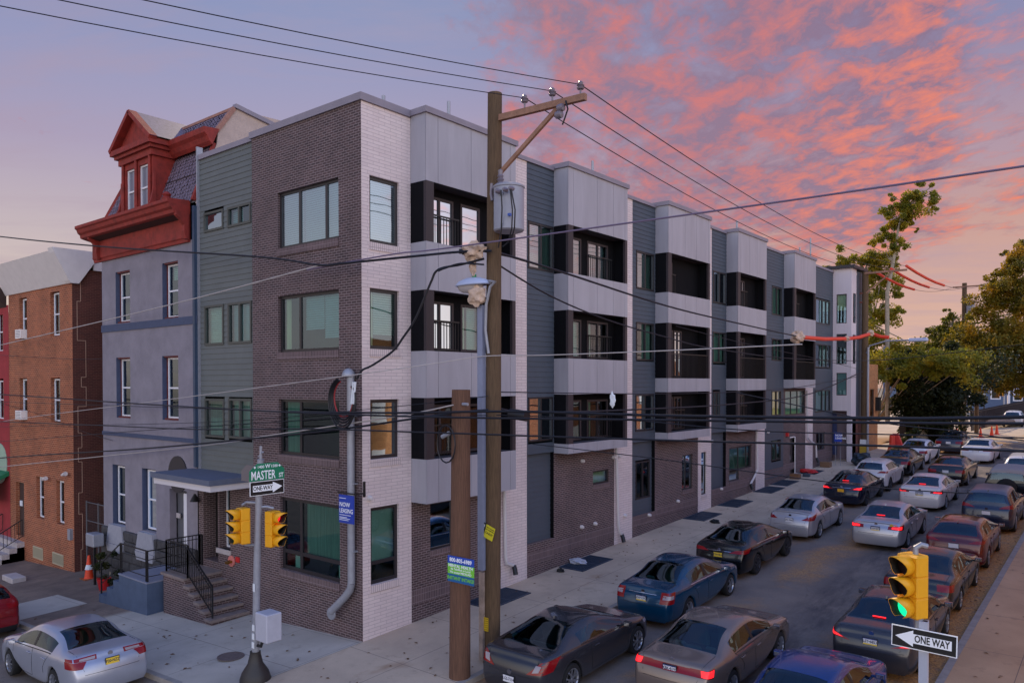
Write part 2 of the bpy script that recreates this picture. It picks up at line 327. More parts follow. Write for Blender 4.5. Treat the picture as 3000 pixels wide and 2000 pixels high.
def window(parent, pl, a0, a1, z0, z1, vs=(), hs=(), off=-.1, fw=.055, fm='frame', gm='glass', drape='blind', dz=0., name='window', label=None, d=.05):
    f = MB(); bx(f, pl, a0, a1, z0, z0+fw, off, off+d); bx(f, pl, a0, a1, z1-fw, z1, off, off+d); bx(f, pl, a0, a0+fw, z0+fw, z1-fw, off, off+d); bx(f, pl, a1-fw, a1, z0+fw, z1-fw, off, off+d)
    for v in vs: bx(f, pl, v-fw*.55, v+fw*.55, z0+fw, z1-fw, off, off+d)
    for h in hs:
        if isinstance(h, tuple): bx(f, pl, h[1], h[2], h[0]-fw*.5, h[0]+fw*.5, off+.002, off+d-.002)
        else: bx(f, pl, a0+fw, a1-fw, h-fw*.5, h+fw*.5, off+.002, off+d-.002)
    w = f.build(name, M[fm] if isinstance(fm, str) else fm, parent)
    if label: w['label'] = label
    p = MB(); p.quad(pt(pl, a0+.01, z0+.01, off+d*.4), pt(pl, a1-.01, z0+.01, off+d*.4), pt(pl, a1-.01, z1-.01, off+d*.4), pt(pl, a0+.01, z1-.01, off+d*.4)); p.build('pane', M[gm], w)
    if drape:
        c = MB(); ds = drape if isinstance(drape, list) else [(drape, 0, 1, dz)]
        for k, (mt, fa, fb, lo) in enumerate(ds):
            A, B = a0+(a1-a0)*fa, a0+(a1-a0)*fb; zl = z0+(z1-z0)*lo; c.cur = k
            if mt in ('blind', 'bluegrey'):
                n = max(4, int((z1-zl)/.06)); h = (z1-zl)/n
                for q in range(n): c.quad(pt(pl, A, zl+q*h, off-.10), pt(pl, B, zl+q*h, off-.10), pt(pl, B, zl+(q+.92)*h, off-.125), pt(pl, A, zl+(q+.92)*h, off-.125))
            else:
                n = max(4, int((B-A)/.07)); h = (B-A)/n
                for q in range(n):
                    o0, o1 = (-.08, -.13) if q % 2 else (-.13, -.08); c.quad(pt(pl, A+q*h, zl, off+o0), pt(pl, A+(q+1)*h, zl, off+o1), pt(pl, A+(q+1)*h, z1, off+o1), pt(pl, A+q*h, z1, off+o0))
        c.build('curtain', [M[x[0]] for x in ds], w, recalc=False)
    return w
def pipe_obj(name, pts, r, m, parent=None, n=8): return MB().tube(pts, r, n).build(name, m, parent, smooth=True)
def rail(mb, a, b, z_lo, z_hi, step=.11, r=.009, plane='x', const=0, slope=0):
    n = int(abs(b-a)/step)
    for i in range(n+1):
        t = a+(b-a)*i/n; p = (const, t) if plane == 'x' else (t, const); dz = slope*(t-a)
        mb.box((p[0]-r, p[1]-r, z_lo+dz), (p[0]+r, p[1]+r, z_hi+dz))

# ============================================================ APARTMENT BUILDING
apt = thing('apartment_building', 'four storey corner apartment block with dark brick, white brick strips and grey metal bays', 'apartment building', (0, 0, 0))
PX, PY = ('x', 0.), ('y', 0.)
ZT = 13.9
LV = [(10.38,12.05), (7.58,9.13), (4.70,6.22)]
# master street front, dark brick
hb = [(-3.68,-.92,10.5,12.1), (-3.68,-.92,7.55,9.15), (-3.68,-.92,4.64,6.22), (-3.62,-.92,1.35,3.42)]
b = MB(); wall(b, PY, -4.97, 0, -.6, ZT, hb, .2); wall(b, PY, -6.24, -4.97, -.6, 3.7, [], .2); 
b.build('dark_brick_front', M['dark_brick'], apt)
b = MB()
for h in hb: bx(b, PY, h[0]-.02, h[1]+.02, h[2]-.21, h[2]-.002, -.19, .035)
b.build('brick_sill', M['dark_soldier'], apt)
o = -.14
window(apt, PY, *hb[0], vs=(-2.74,-1.55), off=o, gm='glass_up', fw=.08, drape=[('bluegrey',0,.33,0),('bluegrey',.36,1,0)])
window(apt, PY, *hb[1], vs=(-2.74,), off=o, fw=.08, gm='glass', drape=[('cream',.02,.1,0),('bluegrey',.36,.66,.38),('bluegrey',.67,1,.22)])
window(apt, PY, *hb[2], vs=(-2.74,), off=o, fw=.08, gm='glass_low', drape=[('curtain',.03,.28,.0)])
window(apt, PY, *hb[3], vs=(-2.74,), hs=(1.87,), off=o, fw=.1, gm='glass_low', drape=[('curtain',.34,1,.25)])
b = MB(); bx(b, PY, -3.1, -2.88, 1.42, 1.78, o-.02, o-.01); bx(b, PY, -1.15, -.97, 1.42, 1.78, o-.02, o-.01); b.build('notice_paper', M['paper'], apt)
# siding part of the master street front
PS = ('y', .12)
hs = [(-7.86,-6.71,11.5,12.12), (-6.47,-5.17,11.48,12.1), (-7.86,-6.72,7.88,9.15), (-6.47,-5.17,7.88,9.15), (-7.88,-6.72,4.95,6.18), (-6.47,-5.18,4.97,6.2)]
b = MB(); siding(b, PS, -8.14, -4.975, 3.7, ZT-.02, hs); b.build('green_grey_siding', M['siding'], apt, recalc=False)
for k, h in enumerate(hs):
    dr = [[('dark',0,1,0)], [('bluegrey',0,.45,0)], [('blind',0,1,0)], [('bluegrey',0,1,0)], [('cream',0,1,.5),('curtain',0,1,0)], [('curtain',0,1,0)]][k]
    window(apt, PS, *h, vs=((h[0]+h[1])/2,) if k % 2 else (), off=-.05, d=.1, fm='gframe', gm='glass_up' if k < 1 else 'glass', drape=dr, fw=.07)
b = MB(); bx(b, PS, -8.2, -8.14, 3.9, ZT+.4, -.1, .1); b.build('corner_trim', M['steel'], apt)
# side street front
white = [(0, 1.72, [(.27,1.30,10.33,12.05), (.27,1.29,7.56,9.14), (.27,1.28,4.68,6.24), (.27,1.26,1.4,3.42)]), (5.54, 6.88, [(5.75,6.22,10.38,12.0)]), (12.30, 13.66, []), (19.55, 20.96, [(19.9,20.45,1.51,3.48)]), (26.4, 27.68, []), (34.24, 35.63, [])]
b = MB(); sl_ = MB()
for y0, y1, H in white:
    wall(b, PX, y0, y1, -.3, ZT, H, .16, off=.003)
    for h in H: bx(sl_, PX, h[0]-.02, h[1]+.02, h[2]-.2, h[2]-.003, -.1, .03)
b.build('white_brick_strip', M['white_brick'], apt); sl_.build('white_brick_sill', M['white_sill'], apt)
for k, h in enumerate(white[0][2]):
    window(apt, PX, *h, hs=(1.95,) if k == 3 else (), off=-.12, fw=.09, gm=['glass_up','glass','glass_low','glass'][k], drape=[[('bluegrey',0,1,0)],[('cream',0,.3,0),('blind',.3,1,.25)],[('curtain',.82,1,0)],[('blind',0,1,.28)]][k])
window(apt, PX, 5.75,6.22,10.38,12.0, off=-.1, gm='glass_up'); window(apt, PX, 19.9,20.45,1.51,3.48, off=-.1, drape='curtain')
# ground floor brick on the side street
gb = [(1.72, 5.54, [(2.45,3.75,1.94,3.28)], 3.9), (8.385, 12.30, [(10.83,11.93,2.92,3.43)], 4.5), (15.51, 19.55, [(17.97,19.03,1.94,3.48)], 4.5), (22.64, 26.4, [(23.04,25.89,2.30,3.46),(23.04,24.29,1.80,2.30)], 4.5), (30.5, 34.24, [(30.8,34.2,4.8,6.22),(31.6,32.35,1.22,3.47)], 6.5), (35.63, 39.6, [(36.3,38.05,2.4,3.52)], 4.34), (6.88, 8.385, [], 1.36), (13.66, 15.51, [], 1.33), (20.96, 22.64, [], 1.42), (27.68, 30.5, [], 1.43)]
b = MB()
for y0, y1, H, zt in gb:
    wall(b, PX, y0, y1, -.3, zt, [h for h in H], .16)
    if zt < 2: b.quad(pt(PX, y0, zt, 0), pt(PX, y1, zt, 0), pt(PX, y1, zt, -.3), pt(PX, y0, zt, -.3))
b.build('side_brick_wall', M['dark_brick'], apt)
b = MB()
for y0, y1, H, zt in gb:
    zb = 0.3 + .0385*(y0+y1)/2
    bx(b, PX, y0+.003, y1-.003, zb+.1, zb+.5, -.01, .012)
    for h in H:
        if h[2] > 1.25 and h[2] != 2.30: bx(b, PX, h[0]-.02, h[1]+.02, h[2]-.19, h[2]-.004, -.1, .03)
b.build('soldier_course', M['dark_soldier'], apt)
window(apt, PX, 2.45,3.75,1.94,3.28, vs=(3.38,), off=-.11, gm='glass_low', drape='curtain'); window(apt, PX, 10.83,11.93,2.92,3.43, off=-.1, gm='glass', drape='cream', fw=.06)
window(apt, PX, 17.97,19.03,1.94,3.48, vs=(18.4,), off=-.11, gm='glass_low', drape='curtain'); window(apt, PX, 23.04,25.89,2.3,3.46, vs=(24.27,25.3), off=-.11, gm='glass', drape='curtain'); window(apt, PX, 23.04,24.29,1.8,2.3, off=-.11, gm='glass')
window(apt, PX, 30.8,34.2,4.8,6.22, vs=(31.9,33.0), off=-.11, gm='glass', drape='curtain'); window(apt, PX, 36.3,38.05,2.4,3.52, vs=(37.2,), off=-.11, gm='glass', drape='bluegrey')
d_ = MB(); bx(d_, PX, 31.62, 32.33, 1.22, 3.45, -.13, -.09); dr = d_.build('side_door', M['frame'], apt); pipe_obj('handle', [(-.05, 31.75, 2.2), (-.05, 31.75, 2.45)], .02, M['steel'], dr)
d_ = MB(); bx(d_, PX, 32.35, 32.44, 1.2, 3.52, -.1, .03); bx(d_, PX, 31.56, 32.35, 3.48, 3.54, -.1, .03); d_.build('door_frame', M['white_paint'], apt)
# siding strips with their windows, and the glazed ground floor inset below
strips = [(6.885, 8.385, [(6.94,8.33,10.42,11.95,'u'), (6.94,8.3,4.73,6.2,'w')], 4.32), (13.665, 15.51, [(13.94,15.37,10.43,11.93,'u'), (13.94,15.37,7.57,9.1,'g'), (13.9,15.37,4.73,6.2,'c'), (14.17,15.33,1.96,3.48,'d')], 4.3),
          (20.965, 22.64, [(21.09,22.52,10.44,11.95,'u'), (21.09,22.51,7.61,9.08,'c'), (21.1,21.9,5.1,6.26,'d')], 4.3), (27.685, 30.5, [(28.64,30.13,10.40,11.95,'c'), (28.64,30.13,7.9,9.1,'g'), (28.66,30.08,4.85,6.22,'o'), (28.64,30.06,2.38,3.42,'g')], 4.34), (35.635, 39.6, [(36.04,38.95,10.38,11.92,'u'), (35.98,39.1,7.62,9.1,'g'), (36.0,39.05,4.82,6.2,'c')], 4.34)]
for y0, y1, H, zi in strips:
    lo = 4.34 if y0 > 35 else (1.33 + .02)
    b = MB(); up = [h[:4] for h in H if h[2] > zi or y0 > 27]
    siding(b, ('x', -.01), y0, y1, zi if y0 < 27 else (lo+.1 if y0 < 30 else zi), ZT-.03, up)
    if y0 < 27: siding(b, ('x', -.16), y0+.01, y1-.01, 1.33, zi, [h[:4] for h in H if h[2] < zi])
    b.build('slate_siding', M['siding2'], apt, recalc=False)
    if y0 < 27:
        b = MB(); b.quad((-.16, y0, zi), (0, y0, zi), (0, y1, zi), (-.16, y1, zi)); b.quad((-.16, y1, 1.3), (.0, y1, 1.3), (0, y1, zi), (-.16, y1, zi)); b.quad((-.16, y0, 1.3), (0, y0, 1.3), (0, y0, zi), (-.16, y0, zi)); b.build('inset_reveal', M['black_panel'], apt)
    for A, B, c, d, t in H:
        vs = ((A+B)/2,) if B-A < 2 else (A+(B-A)*.46, A+(B-A)*.72)
        inset = c < zi and y0 < 27
        window(apt, ('x', -.16) if inset else PX, A, B, c, d, vs=vs, off=-.06, d=.09, fw=.06, gm={'u':'glass_up','d':'glass_low'}.get(t, 'glass'), drape=[('warmroom',0,1,0)] if t == 'o' else {'u':[('bluegrey',0,.5,0),('curtain',.5,1,0)],'w':[('cream',0,.45,0),('bluegrey',.6,.9,0)],'g':[('curtain',.5,.95,0)],'c':[('curtain',0,1,0)],'d':None}[t])
# metal bays
DB = .60
def bay(y0, y1, bands, rooms, seams):
    yl, yr = y0+.30, y1-.16
    p = MB(); gp = MB(); bl = MB(); ps = MB()
    for z0, z1 in bands:
        bl.box((.0, y0+.012, z0+.01), (DB-.012, y1-.012, z1-.002))
        ys = [y0]+[y0+(y1-y0)*s for s in seams]+[y1]
        for i in range(len(ys)-1): p.box((DB-.011, ys[i]+(.007 if i else 0), z0), (DB, ys[i+1]-(.007 if i < len(ys)-2 else 0), z1))
        p.box((0, y0, z0), (DB-.02, y0+.011, z1)); p.box((0, y1-.011, z0), (DB-.02, y1, z1))
    p.build('grey_metal_panel', M['panel'], apt); bl.build('bay_core', M['panel_gap'], apt)
    zs = [b[0] for b in bands], [b[1] for b in bands]
    for (z0, z1, style) in rooms:
        ps.box((DB-.10, y0+.005, z0), (DB-.004, yl, z1)); ps.box((DB-.10, yr, z0), (DB-.004, y1-.005, z1)) if style != 'wide' else None
        bl2 = bl
        s = MB(); s.box((.0, y0+.006, z0), (DB-.10, y0+.08, z1)); s.box((0, y1-.08, z0), (DB-.10, y1-.006, z1)); 
        s.quad((.04, y0, z0), (.04, y1, z0), (.04, y1, z1), (.04, y0, z1)) if style == 'dark' else None
        s.build('balcony_side_panel', M['black_panel'], apt)
        # back wall of the recess: window, post, glazed door
        W_ = y1-y0
        if style == 'dark': continue
        segs = {'a': ((.12,.42,'door'), (.50,.72,'win')), 'b': ((.14,.40,'win'), (.50,.86,'door')), 'c': ((.14,.34,'door'), (.34,.44,'pan')), 'd': ((.16,.36,'win'), (.38,.56,'door')), 'e': ((.2,.34,'win'), (.36,.52,'door'))}[style[0]]
        holes = [(y0+W_*q[0], y0+W_*q[1], z0+.05, z1-.22) for q in segs if q[2] != 'pan']
        bw = MB(); wall(bw, ('x', .05), y0+.08, y1-.08, z0, z1, holes, .06); bw.build('recess_wall', M['black_panel'], apt)
        for q, h in zip([q for q in segs if q[2] != 'pan'], holes):
            gm = 'glass_up' if z0 > 10 else ('glass' if z0 > 7 else 'glass_low')
            vs = ((h[0]*.5+h[1]*.5),) if q[2] == 'door' else ()
            wd = window(apt, ('x', .05), *h, vs=vs, off=-.03, d=.06, fw=.07, fm='brown_post', gm=gm, drape=[('bluegrey',0,1,0)] if z0 > 10 else ([('cream',.0,.4,0),('blind',.5,1,0)] if q[2] == 'win' and z0 > 7 else [('curtain',.0,.35,0)]), name='balcony_door' if q[2] == 'door' else 'window')
            if q[2] == 'door' and 'f' not in style:
                r_ = MB(); xr = .16; rail(r_, h[0]-.03, h[1]+.1, z0+.02, z0+.86, .115, .008, 'x', xr); r_.box((xr-.02, h[0]-.05, z0+.86), (xr+.02, h[1]+.14, z0+.90)); r_.box((xr-.012, h[0]-.05, z0+.06), (xr+.012, h[1]+.12, z0+.085)); r_.build('balcony_railing', M['iron'], apt)
        if 'f' in style:
            r_ = MB(); xr = DB-.05; rail(r_, yl, yr, z0+.02, z0+1.0, .115, .008, 'x', xr); r_.box((xr-.02, yl, z0+1.0), (xr+.02, yr, z0+1.04)); r_.build('balcony_railing', M['iron'], apt)
    ps.build('bronze_post', M['brown_post'], apt)
    c = MB(); c.box((-.3, y0-.06, ZT+.03), (DB+.06, y1+.06, ZT+.19)); c.build('parapet_coping', M['coping'], apt)
bay(1.725, 5.57, [(12.12,ZT+.05),(9.19,10.49),(6.27,7.54),(3.40,4.60)], [(10.49,12.12,'a'),(7.54,9.19,'a'),(4.60,6.27,'a')], (.12,.47,.80,.93))
bay(8.39, 12.27, [(12.0,ZT+.05),(9.13,10.38),(6.28,7.50),(4.27,4.60)], [(10.38,12.0,'b'),(7.50,9.13,'b'),(4.60,6.28,'b')], (.08,.46,.74,.95))
bay(15.52, 19.5, [(12.0,ZT+.05),(9.13,10.38),(6.29,6.86),(4.28,4.62)], [(10.38,12.0,'c'),(6.86,9.13,'df'),(4.62,6.29,'d')], (.08,.38,.65,.95))
bay(22.63, 26.3, [(12.0,ZT+.05),(9.13,10.38),(6.30,6.87),(4.30,4.64)], [(10.38,12.0,'d'),(6.87,9.13,'df'),(4.64,6.30,'d')], (.08,.38,.65))
bay(30.5, 34.2, [(12.0,ZT+.05),(9.13,10.38),(6.37,6.85)], [(10.38,12.0,'e'),(6.85,9.13,'ef')], (.3,.6,.9))
# parapet caps, roof, rear and far walls, dark rooms behind the glass
b = MB()
b.box((-5.03, -.06, ZT), (.06, .25, ZT+.19)); b.box((-.25, .25, ZT), (.06, 1.66, ZT+.19)); b.box((-8.2, .05, ZT-.02), (-5.04, .3, ZT+.14))
for y0, y1 in ((5.64,8.32), (12.34,15.45), (19.57,22.56), (26.37,30.43), (34.27,39.6)): b.box((-.25, y0, ZT-.03), (.06, y1, ZT+.10))
b.build('parapet_coping', M['coping'], apt)
b = MB(); b.quad((-8.1, .3, 13.6), (-.2, .3, 13.6), (-.2, 39.5, 13.6), (-8.1, 39.5, 13.6)); b.quad((-.2, .2, 13.6), (-.2, 39.6, 13.6), (-.2, 39.6, 14.0), (-.2, .2, 14.0)); b.quad((-.1, 39.6, 0), (-12, 39.6, 0), (-12, 39.6, 13.9), (-.1, 39.6, 13.9)); b.quad((-12, .3, -1), (-12, 39.6, 0), (-12, 39.6, 13.9), (-12, .3, 13.9)); b.quad((-12, .3, 13.6), (-8.1, .3, 13.6), (-8.1, 39.5, 13.6), (-12, 39.5, 13.6)); b.build('flat_roof', M['roofing'], apt)
b = MB(); b.quad((-.9, .9, -1), (-.9, 39.5, -1), (-.9, 39.5, 13.5), (-.9, .9, 13.5)); b.quad((-8, .9, -1), (-.9, .9, -1), (-.9, .9, 13.5), (-8, .9, 13.5))
for z in (4.0, 6.9, 9.8, 12.6): b.quad((-8, .2, z), (-.2, .2, z), (-.2, .9, z), (-8, .9, z)); b.quad((-.9, .9, z), (-.17, .9, z), (-.17, 39.5, z), (-.9, 39.5, z))
b.build('room_interior', M['dark'], apt)
for u, vt in ((cr('L4',1630,80)), cr('1',430,255), cr('1',1532,710), cr('4',938,382), cr('4',1420,588), cr('4',1502,515)):
    p = on_x(u, vt, -2.2); pipe_obj('roof_vent_pipe', [(p.x, p.y, 13.6), (p.x, p.y, p.z)], .055, M['steel'], apt)
# downspouts
def down(y, z1, pts, m='whitemetal'):
    z = [Vector((.09, y, z1))]+[Vector((.12, a, b_)) for a, b_ in pts]; d_ = pipe_obj('downspout', z, .055, M[m], apt)
    e = z[-1]; pipe_obj('spout_boot', [e, e+Vector((.06, -.02, -.1)), e+Vector((.12, -.05, -.26))], .08, M['iron'], d_)
down(5.62, 3.4, [(5.64, 1.2), (5.7, 1.0), (6.05, .86)]); down(12.32, 4.27, [(12.42, 1.2), (12.5, .98), (12.68, .82)]); down(26.33, 4.3, [(26.38, 2.1), (25.9, 1.75), (25.45, 1.46)]); down(34.23, 6.2, [(34.35, 3.35), (34.9, 3.1), (35.9, 2.85), (36.0, 2.0)])
for n, a, b_ in (('3',1250,112),('3',1455,88),('3',1490,78),('3',1245,545),('3',1333,523),('3',1528,470),('3',1688,466),('5',490,1222),('5',822,1128),('5',268,1328),('5',1178,695),('5',752,765),('L6',1310,355)):
    p = on_x(*cr(n, a, b_), .06); MB().lathe([(.0, -.06), (.07, -.06), (.075, 0), (.05, .06), (0, .07)], (p.x, p.y, p.z), 'x', 10, False).build('wall_vent_cap', M['whitemetal'], apt, smooth=True)
p = on_x(*cr('5', 1328, 710), .08); MB().box((0, p.y-.12, p.z-.12), (.12, p.y+.12, p.z+.12)).build('fire_alarm_bell', mat('red_enamel', (190,36,40), .4), apt)
# weatherhead riser on the corner
pipe_obj('conduit_riser', [(-.30, -.12, 6.85), (-.30, -.12, 1.5)], .10, M['steel'], apt, 12)
pipe_obj('conduit_riser', [(-.30, -.12, 1.5), (-.34, -.13, 1.32), (-.5, -.16, 1.12), (-.98, -.25, .66)], [.10,.10,.10,.10], M['steel'], apt, 12)
MB().lathe([(.16, 0), (.17, .03), (.12, .05)], (-1.0, -.25, .60), 'y', 14).build('conduit_flange', M['steel'], apt)
MB().lathe([(.1, -.02), (.17, .0), (.17, .06), (.12, .16), (.05, .21), (0, .215)], (-.34, -.16, 6.84), 'z', 14, False).build('weatherhead', M['steel'], apt, smooth=True)
b = MB()
for z in (2.3, 4.05, 5.8): b.box((-.43, -.14, z), (-.17, .0, z+.04))
b.build('conduit_strap', M['steel'], apt)
# NOW LEASING blade sign on a bracket
sg = thing('leasing_sign', 'blue NOW LEASING blade sign hung on a bracket at the brick corner', 'sign', (-.3, -.25, 3.9))
blue = mat('sign_blue', (28,62,168), .45); wl = mat('sign_white', (236,238,244), .5, emit=.05)
MB().box((-.56, -.31, 3.08), (.03, -.285, 3.80)).build('sign_panel', blue, sg)
MB().bar((-.62, -.3, 3.85), (.12, -.3, 3.85), .03).bar((.1, -.3, 3.85), (.1, 0, 3.85), .03).bar((.1, -.02, 3.75), (.1, -.02, 4.15), .05).build('bracket', M['iron'], sg)
text('NOW', .16, wl, (-.53, -.316, 3.55), (1,0,0), (0,0,1), sg, align='LEFT', bold=.002); text('LEASING', .16, wl, (-.53, -.316, 3.39), (1,0,0), (0,0,1), sg, align='LEFT', bold=.002, sx=.88)
b = MB()
for z, w in ((3.71,.26), (3.28,.45), (3.22,.3), (3.19,.42), (3.15,.36)): b.box((-.53, -.317, z), (-.53+w, -.312, z+.012))
b.build('small_print', wl, sg)

# ------------------------------------------------------------ entrance: canopy, door, stair
cn = MB(); cn.box((-8.36, -1.35, 3.56), (-5.02, .1, 3.74)); cn.build('canopy_fascia', mat('canopy_fascia_paint', (206,200,204), .5), apt)
MB().box((-8.46, -1.42, 3.742), (-4.96, .1, 3.90)).build('canopy_roof', mat('canopy_membrane', (92,98,116), .7, nv=.08), apt)
b = MB(); wall(b, PY, -8.14, -6.242, -.6, 3.7, [(-7.84,-6.98,1.03,3.45), (-6.9,-6.27,1.5,3.45)], .5); b.build('entrance_wall', M['dark_brick'], apt)
dd = MB(); bx(dd, PY, -7.84, -6.98, 1.03, 3.45, -.46, -.42); dd.build('entrance_door', mat('entrance_door_dark', (30,28,28), .35), apt)
b = MB(); bx(b, PY, -7.35, -7.0, 1.25, 3.1, -.42, -.40); b.build('door_glass', mat('tan_door_panel', (96,84,72), .3), apt)
window(apt, PY, -6.9,-6.27,1.5,3.45, off=-.3, fw=.05, fm='wframe', gm='glass', drape=None, name='sidelight')
b = MB(); bx(b, PY, -7.02, -6.22, 1.35, 1.5, -.1, .05); b.build('stone_sill', M['concrete'], apt)
p = on_y(*cr('L6', 395, 768), -.05); b = MB(); b.lathe([(.17, -.02), (.17, .02), (.06, .02), (.06, .1)], (p.x, -.03, p.z), 'y', 18); b.build('fire_hose_connection', mat('salmon_plate', (206,120,112), .5), apt)
MB().bar((p.x-.05, -.05, p.z), (p.x-.02, -.22, p.z-.03), .06).bar((p.x+.05, -.05, p.z), (p.x+.06, -.22, p.z-.03), .06).build('brass_inlet', mat('brass', (150,110,50), .35, metal=.8), apt)
p = on_y(*cr('L6', 438, 758), -.02); MB().box((p.x-.1, -.03, p.z-.08), (p.x+.1, 0, p.z+.08)).build('red_plate', mat('red_enamel', (190,36,40), .4), apt)
p = on_y(*cr('L3', 1290, 350), -.1); MB().lathe([(.16, -.12), (.06, .06), (.03, .12)], (p.x, -.16, p.z), 'z', 14).build('wall_lamp', M['iron'], apt)
st = thing('brick_stair', 'dark brick stair of six stone treads rising to the canopied door', 'stair', (-6.6, -.6, -.3))
tr = [(-5.42,-.14),(-5.75,.05),(-6.05,.24),(-6.35,.43),(-6.65,.61)]; 
b = MB(); steps = [(-5.22,-.17),(-5.55,.02),(-5.85,.21),(-6.15,.41),(-6.45,.60),(-6.75,.80)]
for i, (x, z) in enumerate(steps):
    xn = steps[i+1][0] if i < 5 else -8.1
    b.box((xn-.02 if i < 5 else -8.1, -1.2, -.9), (x-.03, .0, z-.075))
b.build('brick_base', M['dark_brick'], st)
b = MB()
for i, (x, z) in enumerate(steps):
    xn = steps[i+1][0] if i < 5 else -8.12
    b.box((xn-.02, -1.27, z-.075), (x+.02, -.003, z))
b.build('stone_tread', mat('worn_brownstone', (128,114,110), .9, nv=.2, ns=6), st)
ir = MB()
def irail(pts, zt, zb, step=.12):
    for a, b2 in zip(pts[:-1], pts[1:]):
        a, b2 = Vector(a), Vector(b2); n = max(1, int((b2-a).length/step))
        ir.bar(a+Vector((0,0,zt)), b2+Vector((0,0,zt)), .045, .03); ir.bar(a+Vector((0,0,zb)), b2+Vector((0,0,zb)), .025); ir.bar(a+Vector((0,0,zt-.13)), b2+Vector((0,0,zt-.13)), .02)
        for i in range(n+1):
            q = a+(b2-a)*i/n; ir.bar(q+Vector((0,0,zb)), q+Vector((0,0,zt-.02)), .016)
        for q in (a, b2): ir.bar(q, q+Vector((0,0,zt)), .04)
irail([(-8.0,-.05,.82), (-8.0,-1.15,.82), (-6.7,-1.15,.82)], .97, .1); irail([(-6.7,-1.15,.8), (-5.3,-1.15,-.14)], .92, .12)
irail([(-8.0,-.05,.82), (-7.9,-.03,.82)], .97, .1); ir.build('iron_railing', M['iron'], st)

# ============================================================ GREY HOUSE WITH RED MANSARD
gh = thing('mansard_house', 'lavender stuccoed three storey row house with bright red cornice, slate mansard and dormer', 'house', (-11.6, 0, -.6))
GX0, GX1 = -15.15, -8.2
hg = [(-14.0,-12.85,8.88,10.78), (-10.45,-9.37,8.85,10.76), (-14.0,-12.88,5.4,7.62), (-10.5,-9.4,5.42,7.6), (-14.38,-13.35,1.4,3.64), (-12.03,-11.0,1.44,3.66), (-10.05,-8.9,1.0,3.1)]
b = MB(); wall(b, PY, GX0, GX1, .9, 11.35, hg, .24); 
b.quad((GX0, 0, -1), (GX0, 9, -1), (GX0, 9, 12.4), (GX0, 0, 12.4)); b.build('stucco_front', M['stucco'], gh)
b = MB()
for k, h in enumerate(hg[:6]):
    bx(b, PY, h[0]+.003, h[0]+.02, h[2], h[3], -.23, -.001)
b.build('painted_reveal', M['navy'], gh)
b = MB()
for k, h in enumerate(hg[:4]):
    bx(b, PY, h[0]+.02, h[0]+.12, h[2], h[3], -.22, -.15); bx(b, PY, h[0]+.12, h[1], h[3]-.05, h[3]-.004, -.22, -.02); bx(b, PY, h[0]+.12, h[1], h[2]+.004, h[2]+.06, -.22, -.02)
b.build('red_window_casing', M['redreveal'], gh)
for k, h in enumerate(hg[:6]):
    zc = (h[2]+h[3])/2
    window(gh, PY, h[0]+.12, h[1]-.01, h[2]+.06, h[3]-.06, hs=(zc,), off=-.2, fw=.055, fm='wframe', gm='glass', drape=[('blind',.1,1,.72)] if k == 1 else ([('blind',.55,.9,0)] if k in (0,) else [('dark',0,1,0)]))
b = MB(); b.box((GX0-.01, -.035, 8.6), (GX1+.05, 0, 8.86)); b.box((GX0-.01, -.035, 4.72), (GX1+.05, 0, 4.86)); b.build('belt_course', M['navy'], gh)
MB().box((-8.30, -.08, 3.95), (-8.17, .05, 12.4)).build('blue_downspout', mat('downspout_blue', (50,68,92), .5, nv=.12), gh)
# rough stone basement, splayed sills
b = MB()
for i in range(6):
    z = -.95+i*.37; x = GX0
    while x < GX1-.1:
        w = random.uniform(.5, 1.0); b.box((x+.01, -.09-random.random()*.05, z+.012), (min(x+w, GX1), .1, z+.36)); x += w
b.build('rough_stone_base', M['stone'], gh, bevel=.03)
b = MB()
for x0, x1 in ((-14.38,-13.35), (-12.03,-11.0)):
    b.prism([(x0, 1.42), (x1, 1.42), (x1+.12, .72), (x0-.22, .72)], -.16, .05); b.prism([(x0-.22, .71), (x1+.12, .71), (x1+.05, .42), (x0-.1, .42)], -.18, .05)
b.build('splayed_sill', mat('pale_sill_paint', (150,150,160), .8, nv=.1), gh)
MB().lathe([(.62, 0), (.62, .06)], (-9.45, -.035, 3.62), 'y', 28).build('arched_transom', mat('arch_glass_dark', (34,36,46), .3), gh)
b = MB(); bx(b, PY, -10.05, -8.9, 1.0, 3.1, -.32, -.28); b.build('front_door', mat('grey_panel_door', (92,92,98), .6), gh)
b = MB(); bx(b, PY, -9.2, -8.98, 1.0, 3.0, -.27, -.05); b.build('door_post', M['wframe'], gh)
p = on_y(*cr('G', 1018, 655), .2); b = MB(); b.box((p.x-.12, .16, p.z-.08), (p.x+.12, .2, p.z+.08)); b.build('mailbox', M['concrete'], gh)
# lower cornice
cprof = [(.0,11.28),(-.07,11.28),(-.09,11.38),(-.13,11.42),(-.13,12.04),(-.48,12.12),(-.56,12.15),(-.58,12.26),(-.66,12.32),(-.70,12.44),(-.76,12.48),(-.76,12.58),(0,12.63)]
b = MB(); b.prism([(y, z) for y, z in cprof], GX0-.5, GX1-.35, 'yz'); 
for x in (GX1-.42, GX0-.02): b.prism([(-.1,11.34),(-.2,11.36),(-.26,11.6),(-.24,11.8),(-.36,11.95),(-.52,12.08),(-.52,12.2),(-.1,12.2)], x, x+.16, 'yz')
b.lathe([(0,.0),(.15,.0),(.17,.08),(.10,.14),(.15,.20),(.08,.28),(0,.3)], (GX1-.8,-.55,12.58), 'z', 12, False)
b.build('red_cornice', M['redpaint'], gh)
b = MB(); b.quad((GX0-.1, -.46, 12.108), (GX1-.36, -.46, 12.108), (GX1-.36, -.14, 12.035), (GX0-.1, -.14, 12.035)); b.build('cornice_soffit', mat('dark_soffit', (70,40,38), .9), gh)
